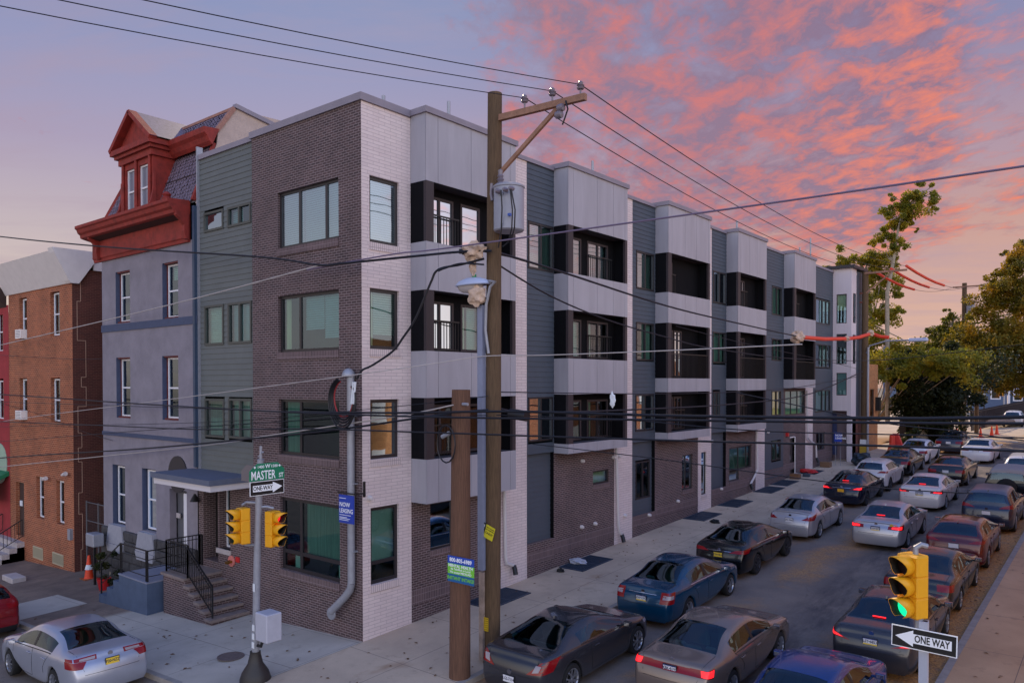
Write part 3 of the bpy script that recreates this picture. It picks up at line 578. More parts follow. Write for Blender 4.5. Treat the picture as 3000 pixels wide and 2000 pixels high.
# slate mansard: overlapping rows of slates
slate = mat('purple_grey_slate', (112,98,112), .5, nv=.35, ns=9)
sm = MB()
def slates(x0, x1, y0, z0, y1, z1, rows, xa=0, xb=0):
    for r in range(rows):
        t0, t1 = r/rows, (r+1.35)/rows; ya, za = y0+(y1-y0)*t0, z0+(z1-z0)*t0; yb, zb = y0+(y1-y0)*t1, z0+(z1-z0)*t1
        X0, X1 = x0+xa*t0, x1+xb*t0; w = .17; n = int((X1-X0)/w)
        for k in range(n):
            xx = X0+(k+(r % 2)*.5)*w; j = random.uniform(-.012, .012)
            if xx+w > X1+.05: continue
            sm.quad((xx+.008, ya-.02+j, za+.04), (xx+w*.25, ya-.022+j, za), (xx+w*.75, ya-.022+j, za), (xx+w-.008, ya-.02+j, za+.04), (xx+w-.008, yb+.004, zb), (xx+.008, yb+.004, zb))
slates(GX0+.1, GX1-.1, -.02, 12.6, .72, 14.55, 15, .75, 0); sm.build('slate_mansard', slate, gh, recalc=False); sm = MB(); slates(GX0+1.2, GX1, .75, 15.02, 1.35, 15.85, 7, .3, 0); sm.build('upper_slate_slope', slate, gh, recalc=False)
b = MB(); b.prism([(.02,12.5),(.76,14.6),(.80,15.0),(1.4,15.9),(3.5,16.0),(7.0,15.2),(9,14.6),(9,12.4)], GX1-.06, GX1, 'yz'); b.build('gable_wall', M['tan_stucco'], gh)
b = MB(); b.quad((GX0+.15, .03, 12.55), (GX1, .03, 12.55), (GX1, .76, 14.6), (GX0+.9, .76, 14.6)); b.quad((GX0+1.2, .8, 15.0), (GX1, .8, 15.0), (GX1, 1.4, 15.88), (GX0+1.5, 1.4, 15.88)); b.quad((GX0+1.5, 1.4, 15.9), (GX1, 1.4, 15.9), (GX1, 9, 14.6), (GX0+1.5, 9, 14.6)); b.quad((GX0+.15, .03, 12.5), (GX0+1.5, 1.4, 15.9), (GX0+1.5, 9, 14.6), (GX0+.15, 9, 12.5)); b.build('roof_deck', M['roofing'], gh)
b = MB(); b.prism([(.55,14.5),(.45,14.6),(.38,14.75),(.28,14.85),(.26,15.02),(.8,15.06)], GX0+1.0, GX1+.08, 'yz'); b.bar((GX0+.08,-.04,12.6), (GX0+.85,.72,14.6), .10); b.bar((GX1-.1,-.04,12.6), (GX1-.1,.72,14.6), .12); b.build('upper_red_cornice', M['redpaint'], gh); tanb = mat('tan_ridge_wood', (156,112,98), .7, nv=.2, ns=6); MB().bar((GX1-.02,.74,15.0), (GX1-.02,1.38,15.92), .14).bar((GX0+1.3,1.38,15.92), (GX1,1.38,15.92), .09).build('ridge_trim', tanb, gh)
MB().bar((GX1-.02, 1.4, 16.0), (GX1-.02, 9, 14.7), .22, .14).build('gable_coping', M['coping'], gh)
# dormer
cx_ = -11.95; d = MB(); yf = -.12
wall(d, ('y', yf), cx_-1.15, cx_+1.15, 12.6, 14.55, [(cx_-.86,cx_-.12,12.72,14.3), (cx_+.12,cx_+.86,12.72,14.3)], .14)
for s in (-1, 1): d.quad((cx_+s*1.15, yf, 12.6), (cx_+s*1.15, 1.1, 12.6), (cx_+s*1.15, 1.1, 14.6), (cx_+s*1.15, yf, 14.6))
d.box((cx_-1.25, yf-.1, 14.5), (cx_+1.25, 1.2, 14.72)); d.box((cx_-1.36, yf-.2, 14.72), (cx_+1.36, 1.25, 14.84)); d.box((cx_-1.48, yf-.3, 14.84), (cx_+1.48, 1.3, 15.02))
d.prism([(cx_-1.4,15.02),(cx_+1.4,15.02),(cx_,16.08)], yf-.05, yf+.1)
for s in (-1, 1): d.bar((cx_+s*1.52, yf-.18, 15.0), (cx_, yf-.18, 16.16), .28, .15, (0, 0, 1))
d.box((cx_-1.3, yf-.08, 12.58), (cx_+1.3, .2, 12.7))
for x in (cx_-1.0, cx_, cx_+1.0): d.tube([(x, yf-.05, 12.7), (x, yf-.05, 14.5)], [.07,.05], 8)
for s in (-1, 1): d.prism([(yf+.05,12.62),(yf+.05,13.9),(yf-.02,13.9),(yf-.04,13.3),(yf-.12,12.95),(yf-.22,12.75),(yf-.22,12.6)], cx_+s*1.2-.05, cx_+s*1.2+.05, 'yz')
dm = d.build('dormer', M['redpaint'], gh)
for s in (-1, 1): window(dm, ('y', yf), cx_+s*.49-.37, cx_+s*.49+.37, 12.72, 14.3, hs=(13.5,), off=-.12, fw=.05, fm='wframe', gm='glass_up', drape=None, name='dormer_window') if False else None
for s in (-1, 1):
    f = MB(); A, B = cx_+s*.49-.37, cx_+s*.49+.37; pl = ('y', yf)
    for q in ((A,B,12.72,12.78),(A,B,14.24,14.3),(A,A+.05,12.78,14.24),(B-.05,B,12.78,14.24),(A+.05,B-.05,13.48,13.54)): bx(f, pl, *q, -.12, -.06)
    f.cur = 1; bx(f, pl, A+.05, B-.05, 12.78, 14.24, -.11, -.10); f.build('dormer_window', [M['wframe'], mat('dormer_glass', (120,126,140), .08, spec=1)], gh)
d = MB(); d.cur = 0
for s in (-1, 1):
    d.quad((cx_, yf-.3, 16.22), (cx_+s*1.58, yf-.3, 15.04), (cx_+s*1.58, 1.3, 15.04), (cx_, 2.1, 16.22)); 
d.build('dormer_roof', slate, gh, recalc=False)
MB().quad((GX0, .4, -1), (GX1, .4, -1), (GX1, .4, 12), (GX0, .4, 12)) if False else None
b = MB(); b.quad((GX0, .5, -1), (GX1, .5, -1), (GX1, .5, 12.4), (GX0, .5, 12.4)); b.build('room_interior', M['dark'], gh)
# blue stoop
bs = thing('blue_stoop', 'blue painted stucco stoop with three steps and an iron railing', 'stoop', (-9.8, -.8, -.6))
b = MB(); b.box((-10.2, -1.63, -1.2), (-8.28, -.1, .46)); b.box((-10.62, -1.63, -1.2), (-10.2, -.1, .2)); b.box((-11.1, -1.63, -1.2), (-10.62, -.1, -.1)); b.box((-11.7, -1.63, -1.2), (-11.1, -.1, -.42)); b.build('stoop_base', M['stucco_blue'], bs)
MB().box((-10.22, -1.65, .46), (-8.26, -.1, .50)).build('stoop_top', mat('grey_painted_deck', (128,130,146), .7, nv=.1), bs)
ir = MB()
for x, zl in ((-11.65,-.42), (-10.2,.5), (-8.36,.5)): ir.bar((x, -1.57, zl), (x, -1.57, zl+.98 if x > -11 else .62), .04)
for x in (-10.12, -8.46): ir.bar((x, -1.57, .5), (x, -1.57, 1.46), .03)
for z in (.66, .92, 1.18, 1.46): ir.bar((-10.2, -1.57, z), (-8.36, -1.57, z), .02 if z < 1.4 else .035); ir.bar((-8.36, -1.57, z), (-8.36, -.3, z), .02 if z < 1.4 else .035)
ir.bar((-11.65, -1.57, .6), (-10.2, -1.57, 1.46), .03); ir.bar((-11.65, -1.57, -.1), (-10.2, -1.57, .75), .02); ir.build('iron_railing', M['iron'], bs)

# ============================================================ ORANGE BRICK ROW HOUSE
oh = thing('brick_row_house', 'orange brick three storey row house with flaring white cornice beside the alley', 'house', (-21.4, 0, -1.2))
hh = [(-23.65,-22.76,8.65,10.5), (-20.14,-19.17,8.65,10.5), (-23.72,-22.8,5.04,6.9), (-20.17,-19.18,5.04,6.9), (-21.85,-21.0,.8,2.63), (-19.68,-18.87,.8,2.63), (-24.33,-23.3,-.25,2.2)]
b = MB(); wall(b, PY, -24.98, -17.9, -1.6, 10.8, hh, .22); b.build('orange_brick_front', M['orange_brick'], oh)
b = MB(); b.quad((-17.9, 0, -1.5), (-17.9, 9, -1.5), (-17.9, 9, 11.4), (-17.9, 0, 11.4)); b.build('side_brick_wall', M['red_brick'], oh)
b = MB(); z = -1.0
yp = .25
while z < 10.4:
    h_ = random.uniform(.35, .9); w_ = random.choice((.18, .32, .5)); b.box((-17.898, yp-.012, z), (-17.894, yp+.012, z+h_)); z += h_; b.box((-17.898, min(yp, w_), z-.012), (-17.894, max(yp, w_), z+.012)); yp = w_
b.build('mortar_seam', mat('mortar_smear', (176,142,122), .9), oh)
for k, h in enumerate(hh[:6]):
    window(oh, PY, h[0]+.06, h[1]-.02, h[2]+.04, h[3]-.04, hs=((h[2]+h[3])/2,), off=-.18, fw=.06, fm='wframe', gm='glass_low' if k > 3 else 'glass', drape=[('cream',.45,1,.5)] if k in (1,3) else ([('dark',0,1,0)] if k > 3 else [('blind',0,1,.6)]))
for k in (0, 2):
    h = hh[k]; b = MB(); b.box((h[0]+.12, -.22, h[2]+.02), (h[1]-.1, .12, h[2]+.42)); b.cur = 1
    for q in range(5): b.box((h[0]+.18, -.226, h[2]+.08+q*.065), (h[1]-.16, -.222, h[2]+.11+q*.065))
    b.build('window_air_conditioner', [M['white_paint'], M['steel']], oh)
b = MB(); bx(b, PY, -24.3, -23.35, -.25, 2.15, -.2, -.16); b.build('front_door', mat('brown_door', (60,44,40), .6), oh)
b = MB(); b.prism([(0,10.72),(-.06,10.72),(-.62,11.86),(-.68,11.98),(0,12.03)], -25.2, -17.95, 'yz'); b.prism([(.2,10.70),(-.10,10.70),(-.18,10.8),(-.72,11.86),(-.78,12.05),(.8,12.05),(.8,11.6)], -18.2, -17.72, 'yz'); b.prism([(.8,11.3),(.8,11.95),(9,11.6),(9,11.2)], -18.0, -17.8, 'yz'); b.build('white_cornice', M['white_cornice'], oh)
b = MB(); b.box((-24.98, .0, 11.3), (-17.9, 9, 11.7)); b.build('flat_roof', M['roofing'], oh)
b = MB(); b.box((-22.6, 3.0, 11.7), (-18.2, 8.5, 13.2)); b.build('roof_shed', mat('grey_siding_shed', (112,108,120), .7), oh)
b = MB()
for x0, x1, zb, zt in ((-22.2,-21.15,-.98,-.46), (-20.05,-18.98,-.93,-.44)):
    b.cur = 1; b.box((x0, -.006, zb), (x1, .0, zt)); b.cur = 0; b.box((x0, -.03, zb), (x1, -.007, zb+.04)); b.box((x0, -.03, zt-.04), (x1, -.007, zt)); 
    n = 9
    for i in range(n+1): x = x0+(x1-x0)*i/n; b.box((x-.012, -.04, zb+.001), (x+.012, -.008, zt-.001))
b.build('basement_grille', [mat('cream_iron', (190,178,150), .6), M['dark']], oh)
b = MB(); b.quad((-24.9, .6, -1.5), (-18, .6, -1.5), (-18, .6, 11), (-24.9, .6, 11)); b.build('room_interior', M['dark'], oh)
for u in ((300,225), (430,195)):
    p = on_y(*cr('L3', *u), -.2); q = p+Vector((-.35, 0, -.08)); MB().tube([q+Vector((0,.2,0)), q, p], [.03,.05,.09], 8).build('floodlight', M['whitemetal'], oh, smooth=True)
p = on_y(*cr('L3', 462, 592), -.05); MB().box((p.x-.12, -.12, p.z-.22), (p.x+.14, 0, p.z+.22)).build('meter_box', M['steel'], oh)
p = on_y(*cr('L3', 140, 388), -.02); MB().box((p.x-.12, -.04, p.z-.12), (p.x+.12, 0, p.z+.12)).build('house_number_plate', M['paper'], oh)
sp = thing('stone_steps', 'pale stone doorsteps with iron handrail before the orange brick house', 'steps', (-25, -.7, -1.3))
b = MB()
for i in range(4): b.box((-26.2+.3*i*0, -1.2+.3*i, -1.6), (-23.3+0*i, 0, -1.12+.22*i))
b.build('stone_step', M['concrete'], sp)
ir = MB(); irs = [(-23.4, -1.1, -1.0), (-23.4, -.1, -.3)]
for x in (-23.4, -25.9):
    ir.bar((x, -1.25, -.15), (x, -.05, .55), .04); ir.bar((x, -1.25, -.85), (x, -.05, -.2), .025)
    for i in range(9): t = i/8; ir.bar((x, -1.25+1.2*t, -.85+.65*t), (x, -1.25+1.2*t, -.15+.7*t), .018)
ir.build('iron_railing', M['iron'], sp)
rh = thing('red_row_house', 'red painted row house at the left edge with a green fanlight and awning', 'house', (-28, 0, -1.5))
b = MB(); wall(b, PY, -32, -25.0, -1.8, 10.3, [(-26.6,-25.75,8.2,9.9),(-26.6,-25.75,5.0,6.9)], .2); b.build('red_front', mat('red_house_paint', (150,42,48), .8, nv=.15, ns=3), rh)
for z in (8.2, 5.0): window(rh, PY, -26.6, -25.75, z, z+1.8, hs=(z+.9,), off=-.15, fm='wframe', drape='cream')
b = MB(); b.prism([(0,10.2),(-.3,10.5),(-.5,10.9),(0,11.2)], -32, -25.25, 'yz'); b.build('dark_cornice', mat('dark_brown_wood', (60,44,42), .8), rh)
b = MB(); b.prism([(0,2.6),(-.7,2.2),(-.7,1.2),(-.66,1.2),(-.66,2.1),(0,2.4)], -27.5, -25.1, 'yz'); b.build('green_awning', mat('green_awning', (18,110,72), .7), rh)
b = MB(); b.lathe([(.95, 0), (.95, .06)], (-26.3, -.03, 2.9), 'y', 30); b.build('fanlight', mat('pale_green_glass', (150,180,160), .3), rh)
b = MB(); b.quad((-32, .5, -1.5), (-25, .5, -1.5), (-25, .5, 10), (-32, .5, 10)); b.build('room_interior', M['dark'], rh)
# alley gate between the houses
ga = thing('alley_gate', 'rusty wire gate closing the alley between the brick and grey houses', 'gate', (-16.5, .5, -.9))
b = MB()
for x in (-17.7, -16.6, -15.3): b.tube([(x, .4, -1.0), (x, .4, 1.9)], .03, 6)
for z in (-.7, .3, 1.1, 1.85): b.tube([(-17.7, .4, z), (-15.3, .4, z)], .022, 6)
b.build('gate_frame', mat('dull_steel', (90,88,92), .6), ga)
b = MB()
for i in range(24): x = -17.7+i*.1; b.bar((x, .4, -.9), (x, .4, 1.85), .006)
b.build('wire_mesh', mat('dull_steel', (90,88,92), .6), ga)
bk = MB(); bk.quad((-18, 5.5, -1), (-15, 5.5, -1), (-15, 5.5, 11), (-18, 5.5, 11)); o_ = bk.build('alley_wall', M['red_brick']); tag(o_, 'dark brick wall closing the back of the alley', 'wall')

# ============================================================ TOWER BUILDING AT THE END
tw = thing('tower_building', 'narrow four storey building end clad in white boards with black framed windows', 'building', (0, 41, 1.7))
TY = ('y', 39.6); TX = ('x', 1.16)
wt = mat('white_vertical_cladding', (206,196,202), .6, nv=.05, ns=2, stretch=(8,8,.3), bump=.3, bs=4)
ht = [(.22,.86,10.54,12.44), (.23,.87,7.88,9.85), (.24,.88,5.84,7.31), (-.3,.9,2.0,4.83)]
b = MB(); wall(b, TY, -.3, 1.16, 1.3, 14.1, ht[:3]+[(-.31,.9,1.3,4.83)], .12); b.quad((1.16,39.6,1.3),(1.16,40.72,1.3),(1.16,40.72,14.1),(1.16,39.6,14.1)) if False else None
wall(b, TX, 39.6, 40.72, 1.3, 14.1, [(39.95,40.66,10.56,12.5), (39.95,40.66,7.9,9.8)], .12); b.build('white_cladding', wt, tw)
for k, h in enumerate(ht[:3]): window(tw, TY, *h, off=-.08, fw=.05, gm='glass', drape=[[('cream',0,1,.45)], None, [('bluegrey',0,1,0)]][k])
window(tw, TX, 39.95,40.66,10.56,12.5, off=-.08, gm='glass_up', drape='bluegrey', hs=(11.0,)); window(tw, TX, 39.95,40.66,7.9,9.8, off=-.08, gm='glass', drape=None)
b = MB(); siding(b, TX, 40.72, 42.5, 4.4, 14.0, []); b.quad((1.16, 42.5, 1), (-6, 42.5, 1), (-6, 42.5, 14), (1.16, 42.5, 14)); b.build('slate_siding', M['siding2'], tw, recalc=False)
b = MB(); wall(b, TX, 39.9, 42.5, 1.0, 4.4, []); b.build('red_brick_base', brick('maroon_brick', (120,60,54), (98,48,44), (150,110,100)), tw)
b = MB(); b.box((-.5, 39.35, 14.1), (1.4, 42.6, 14.28)); b.build('roof_cap', mat('black_roof_edge', (36,32,42), .5), tw)
b = MB(); b.quad((-.3, 40.7, 1.5), (1.1, 40.7, 1.5), (1.1, 40.7, 4.9), (-.3, 40.7, 4.9)); b.quad((-.3, 40.7, 4.86), (1.1, 40.7, 4.86), (1.1, 39.7, 4.86), (-.3, 39.7, 4.86)); b.build('entry_recess', mat('mauve_stucco', (130,116,128), .8), tw)
b = MB(); b.quad((-.25, 40.4, 5), (1.0, 40.4, 5), (1.0, 40.4, 14), (-.25, 40.4, 14)); b.quad((.5, 39.9, 5), (.5, 42, 5), (.5, 42, 14), (.5, 39.9, 14)); b.build('room_interior', M['dark'], tw)
b = MB(); bx(b, TY, -.22, .12, 1.9, 4.6, -.6, -.55); b.build('blue_door', mat('blue_steel_door', (52,62,104), .5), tw)
s2 = thing('leasing_yard_sign', 'blue NOW LEASING board on a wire stake beside the far doorway', 'sign', (.0, 37.6, 1.5)); yy_ = 37.6
a_, c_ = on_y(*cr('5', 1685, 695), yy_), on_y(*cr('5', 1743, 768), yy_)
MB().box((a_.x, yy_-.02, c_.z), (c_.x, yy_, a_.z)).build('sign_panel', blue, s2)
text('NOW', .17, wl, (a_.x+.06, yy_-.026, a_.z-.18), (1,0,0), (0,0,1), s2, align='LEFT', bold=.003); text('LEASING', .17, wl, (a_.x+.06, yy_-.026, a_.z-.36), (1,0,0), (0,0,1), s2, align='LEFT', bold=.003)
MB().bar(((a_.x+c_.x)/2-.15, yy_, 1.45), ((a_.x+c_.x)/2-.15, yy_, c_.z), .02).bar(((a_.x+c_.x)/2+.15, yy_, 1.45), ((a_.x+c_.x)/2+.15, yy_, c_.z), .02).build('wire_stake', M['steel'], s2)
# tan brick building, courtyard wall and far houses
tb = thing('tan_brick_building', 'low tan brick building behind the utility pole past the tower', 'building', (0, 50, 1.8))
b = MB(); wall(b, ('x', .6), 44.5, 48.6, 1.5, 8.0, [(46.5,47.6,4.2,6.2)], .2); wall(b, ('y', 44.5), -6, .6, 1.5, 8.0, []); b.quad((-6,48.6,1.5),(.6,48.6,1.5),(.6,48.6,8),(-6,48.6,8)); b.quad((-6,44.5,8),(.6,44.5,8),(.6,48.6,8),(-6,48.6,8)); b.build('tan_brick_wall', M['tan_brick'], tb)
window(tb, ('x', .6), 46.5,47.6,4.2,6.2, off=-.1, drape=None)
MB().box((.6, 47.9, 4.6), (.9, 48.3, 5.6)).build('wall_lantern', M['iron'], tb)
fw_ = thing('iron_fence', 'black iron fence between brick piers by the ivy clad tree', 'fence', (.8, 60, 1.9))
b = MB(); rail(b, 54.6, 66, 2.2, 4.0, .16, .014, 'x', .8)
for z in (2.3, 3.8): b.box((.79, 54.6, z), (.82, 66, z+.05))
b.build('fence_rails', M['iron'], fw_)
b = MB()
for y in (57.5, 62, 66): b.box((.55, y-.3, 1.7), (1.05, y+.3, 4.2))
b.build('brick_pier', M['red_brick'], fw_)
far = [('blue_row_house', 'slate blue clapboard row house across the intersection with white corner boards', (44,62,88), 2.4, 9.0, 108), ('dark_red_row_house', 'dark red clapboard row house across the intersection right of the blue one', (90,34,44), 9.15, 17, 108)]
for nm, lb, colr, x0, x1, y in far:
    h_ = thing(nm, lb, 'house', ((x0+x1)/2, y, 3.2)); PF = ('y', float(y)); b = MB(); H = []
    n = 3
    for i in range(n):
        for z in (4.2, 7.2, 10.2): c = x0+(x1-x0)*(i+.5)/n; H.append((c-.55, c+.55, z, z+1.7))
    wall(b, PF, x0, x1, 2.8, 12.6, H, .15); b.quad((x1,y,2.8),(x1,y+8,2.8),(x1,y+8,12.6),(x1,y,12.6)); b.quad((x0,y,2.8),(x0,y+8,2.8),(x0,y+8,12.6),(x0,y,12.6)); b.quad((x0,y,12.6),(x1,y,12.6),(x1,y+8,12.6),(x0,y+8,12.6)); b.build('clapboard_wall', mat(nm, colr, .7, nv=.08), h_)
    for q in H: window(h_, PF, *q, hs=((q[2]+q[3])/2,), off=-.08, fm='wframe', fw=.14, drape='dark')
    b = MB(); 
    for x in (x0, (x0+x1)/2, x1-.25): bx(b, PF, x, x+.25, 2.8, 12.6, .0, .06)
    bx(b, PF, x0-.1, x1+.1, 12.5, 12.9, -.1, .25); bx(b, PF, x0, x1, 2.8, 3.6, 0, .05); b.build('white_trim', M['wframe'], h_)
h_ = thing('grey_far_house', 'pale grey and blue row house seen past the tan brick building', 'house', (-6, 108, 3.2)); PF = ('y', 108.); b = MB(); H = [(x, x+1.2, z, z+1.8) for x in (-11,-8,-5,-2,.4) for z in (4.4, 7.6)]
wall(b, PF, -13, 2.3, 2.8, 12.0, H, .15); b.build('clapboard_wall', mat('dusk_blue', (84,100,128), .7, nv=.1), h_)
for q in H: window(h_, PF, *q, off=-.08, fm='wframe', fw=.15, drape='dark')
# row across the side street and row across master street: beyond the frame, they shade and mirror in the glass
for nm, lb, a, c, mt in (('yellow_corner_house', 'yellow brick corner house across the side street', (17.5, 4, 0), (27, 20, 9.2), 'tan_brick'), ('brick_terrace', 'long brick terrace across the side street', (17.5, 20.1, .5), (27, 62, 8.6), 'orange_brick')):
    t_ = thing(nm, lb, 'house', ((a[0]+c[0])/2, (a[1]+c[1])/2, a[2])); pl = ('x', 0)
    b = MB(); b.box(a, c); b.build('brick_wall', M[mt], t_)
    y = a[1]+1.2
    while y < c[1]-1.5:
        for z in (1.4, 4.4, 6.8): MB().box((a[0]-.04, y, a[2]+z), (a[0]+.02, y+1.0, a[2]+z+1.5)).build('window', M['wframe'], t_)
        y += 3.4
# ============================================================ GROUND
def tmat(name, fn): 
    m = bpy.data.materials.new(name); m.use_nodes = True; t = m.node_tree; b = t.nodes['Principled BSDF']; co = N(t, 'ShaderNodeTexCoord'); fn(t, b, co.outputs['Object']); return m
def ns(t, v, scale, det=5, rough=.6, st=None, rot=0):
    if st: mp = N(t, 'ShaderNodeMapping'); mp.inputs['Scale'].default_value = st; mp.inputs['Rotation'].default_value = (0,0,rot); L(t, v, mp.inputs[0]); v = mp.outputs[0]
    n = N(t, 'ShaderNodeTexNoise', i={'Scale': scale, 'Detail': det, 'Roughness': rough}); L(t, v, n.inputs['Vector']); return n.outputs['Fac']
def rmp(t, f, a, b): r = N(t, 'ShaderNodeMapRange', i={'From Min': a, 'From Max': b}); L(t, f, r.inputs['Value']); return r.outputs[0]
def f_asphalt(t, b, v):
    s = N(t, 'ShaderNodeSeparateXYZ'); L(t, v, s.inputs[0]); x, y = s.outputs[0], s.outputs[1]
    c = mixc(t, rmp(t, ns(t, v, .55, 6, .65), .35, .65), C4((106,95,88)), C4((134,119,106)))
    c = mixc(t, math_(t, 'MULTIPLY', rmp(t, ns(t, v, 30, 3), .45, .75), .45), c, C4((140,134,136)))
    tr = math_(t, 'MULTIPLY', rmp(t, ns(t, v, .9, 7, .75, (1.3,.35,1)), .42, .6), rmp(t, math_(t, 'ABSOLUTE', math_(t, 'SUBTRACT', x, 8.7)), 1.1, .3)); c = mixc(t, math_(t, 'MULTIPLY', tr, .7), c, C4((56,52,58)))     # dark streak of oil
    # brown leaf litter and dirt along both kerbs
    wob = math_(t, 'MULTIPLY', math_(t, 'SUBTRACT', ns(t, v, .5, 5), .5), 3.2)
    xr = math_(t, 'ADD', x, wob); d1 = rmp(t, xr, 9.2, 11.0); d2 = rmp(t, xr, 5.6, 4.3)
    d3 = math_(t, 'MULTIPLY', rmp(t, math_(t, 'ABSOLUTE', math_(t, 'SUBTRACT', xr, 7.0)), .8, .1), rmp(t, ns(t, v, .35, 4), .38, .52))
    yy = rmp(t, y, -2, 2); dd = math_(t, 'MULTIPLY', math_(t, 'MAXIMUM', math_(t, 'MAXIMUM', d1, math_(t, 'MULTIPLY', d2, .9)), math_(t, 'MULTIPLY', d3, .7)), yy)
    dd = math_(t, 'MULTIPLY', dd, rmp(t, ns(t, v, 5, 7, .75), .28, .5))
    br = mixc(t, rmp(t, ns(t, v, 22, 4), .4, .6), C4((140,96,54)), C4((208,152,84))); c = mixc(t, math_(t, 'MULTIPLY', dd, .9), c, br)
    cr_ = N(t, 'ShaderNodeTexVoronoi', feature='DISTANCE_TO_EDGE', i={'Scale': .6}); wv = N(t, 'ShaderNodeVectorMath', operation='ADD'); L(t, v, wv.inputs[0]); nn = N(t, 'ShaderNodeTexNoise', i={'Scale': 1.5, 'Detail': 5}); L(t, v, nn.inputs['Vector']); L(t, nn.outputs['Color'], wv.inputs[1]); L(t, wv.outputs[0], cr_.inputs['Vector'])
    c = mixc(t, math_(t, 'MULTIPLY', math_(t, 'MULTIPLY', rmp(t, cr_.outputs['Distance'], .008, .002), .4), rmp(t, ns(t, v, .4, 3), .5, .6)), c, C4((44,42,46)))
    c = mixc(t, rmp(t, math_(t, 'ADD', y, math_(t, 'MULTIPLY', wob, .6)), 61, 66), c, mixc(t, rmp(t, ns(t, v, .6, 5), .35, .65), C4((178,156,134)), C4((206,184,158))))  # far concrete stretch, paler because its sunlight is put into the colour
    L(t, c, b.inputs['Base Color']); b.inputs['Roughness'].default_value = .8
    bp = N(t, 'ShaderNodeBump', i={'Strength': .35, 'Distance': .01}); L(t, ns(t, v, 60, 3), bp.inputs['Height']); L(t, bp.outputs[0], b.inputs['Normal'])
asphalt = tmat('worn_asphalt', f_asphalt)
def f_walk(cA, cB, cD, yaxis, west=False):
    def fn(t, b, v):
        s = N(t, 'ShaderNodeSeparateXYZ'); L(t, v, s.inputs[0]); x, y = s.outputs[0], s.outputs[1]
        c = mixc(t, rmp(t, ns(t, v, .45, 6, .6), .35, .65), C4(cA), C4(cB))
        c = mixc(t, math_(t, 'MULTIPLY', rmp(t, ns(t, v, 2.2, 7, .7), .56, .74), .6), c, C4(cD))
        c = mixc(t, math_(t, 'MULTIPLY', rmp(t, ns(t, v, 45, 3), .55, .75), .3), c, C4(cD))
        c = mixc(t, math_(t, 'MULTIPLY', rmp(t, ns(t, v, .8, 4, .6, (1,.5,1)), .62, .75), .55), c, C4((150,112,78)))
        if west:      # older brown slabs in front of the row houses, one renewed pale slab
            wf = rmp(t, math_(t, 'ADD', x, math_(t, 'MULTIPLY', y, -.2)), -8.8, -9.2); sl = math_(t, 'MULTIPLY', math_(t, 'MULTIPLY', rmp(t, x, -14.4, -14.36), rmp(t, x, -11.9, -11.94)), rmp(t, y, -1.9, -1.94)); old = mixc(t, rmp(t, ns(t, v, .7, 6, .7), .35, .65), C4((98,84,76)), C4((138,118,104)))
            c = mixc(t, math_(t, 'MULTIPLY', wf, math_(t, 'SUBTRACT', 1.0, sl)), c, old)
        v2 = N(t, 'ShaderNodeTexVoronoi', i={'Scale': 1.1, 'Randomness': 1}); L(t, v, v2.inputs['Vector']); c = mixc(t, math_(t, 'MULTIPLY', rmp(t, v2.outputs['Distance'], .035, .025), .7), c, C4((70,62,60)))
        def joint(q, step, off):
            m = math_(t, 'PINGPONG', math_(t, 'ADD', q, off), step/2); return rmp(t, m, .011, .004)
        j = math_(t, 'MAXIMUM', joint(x, yaxis[0], yaxis[1]), joint(y, yaxis[2], yaxis[3])); c = mixc(t, math_(t, 'MULTIPLY', j, .75), c, C4((84,76,76)))
        L(t, c, b.inputs['Base Color']); b.inputs['Roughness'].default_value = .85
        bp = N(t, 'ShaderNodeBump', i={'Strength': .25, 'Distance': .008}); L(t, ns(t, v, 50, 3), bp.inputs['Height']); L(t, bp.outputs[0], b.inputs['Normal'])
    return fn
walkA = tmat('pavement_concrete', f_walk((176,156,136), (202,180,156), (148,126,108), (1.95, 0.02, 2.8, .4)))
walkM = tmat('corner_pavement', f_walk((172,162,150), (196,185,172), (148,136,124), (2.35, .1, 2.0, .1), True))
walkR = tmat('east_pavement', f_walk((184,148,114), (204,166,130), (140,112,88), (1.2, -.26, 2.95, .6)))
kerbm = mat('kerb_stone', (150,142,136), .85, nv=.18, ns=4)
dirt = mat('brown_dirt', (150,118,86), .95, nv=.25, ns=2.5, bump=.6, bs=14)
def gsheet(name, m, poly, dz=0, step=1.5, skirt=0, cut=None):
    """one sheet following the terrain, clipped to a polygon"""
    xs = [p[0] for p in poly]; ys = [p[1] for p in poly]; bm = bmesh.new(); f = bm.faces.new([bm.verts.new((x, y, 0)) for x, y in poly])
    for ax, lo, hi in ((0, min(xs), max(xs)), (1, min(ys), max(ys))):
        cuts = [q for q in ([-45, 0] if ax == 0 else [0, 45, 75, 125]) if lo < q < hi]
        for c in cuts:
            co = (c, 0, 0) if ax == 0 else (0, c, 0); no = (1, 0, 0) if ax == 0 else (0, 1, 0)
            bmesh.ops.bisect_plane(bm, geom=bm.verts[:]+bm.edges[:]+bm.faces[:], plane_co=co, plane_no=no)
    bmesh.ops.triangulate(bm, faces=bm.faces)
    for v in bm.verts: v.co.z = gz(v.co.x, v.co.y)+dz
    bm.normal_update()
    for f in bm.faces:
        if f.normal.z < 0: f.normal_flip()
    me = bpy.data.meshes.new(name); bm.to_mesh(me); bm.free(); me.materials.append(m); o = bpy.data.objects.new(name, me); COL.objects.link(o); return struct(o)
gsheet('ground', mat('far_ground', (120,112,100), .95, nv=.2, ns=.3), [(-900,-600),(900,-600),(900,900),(-900,900)], -.34)
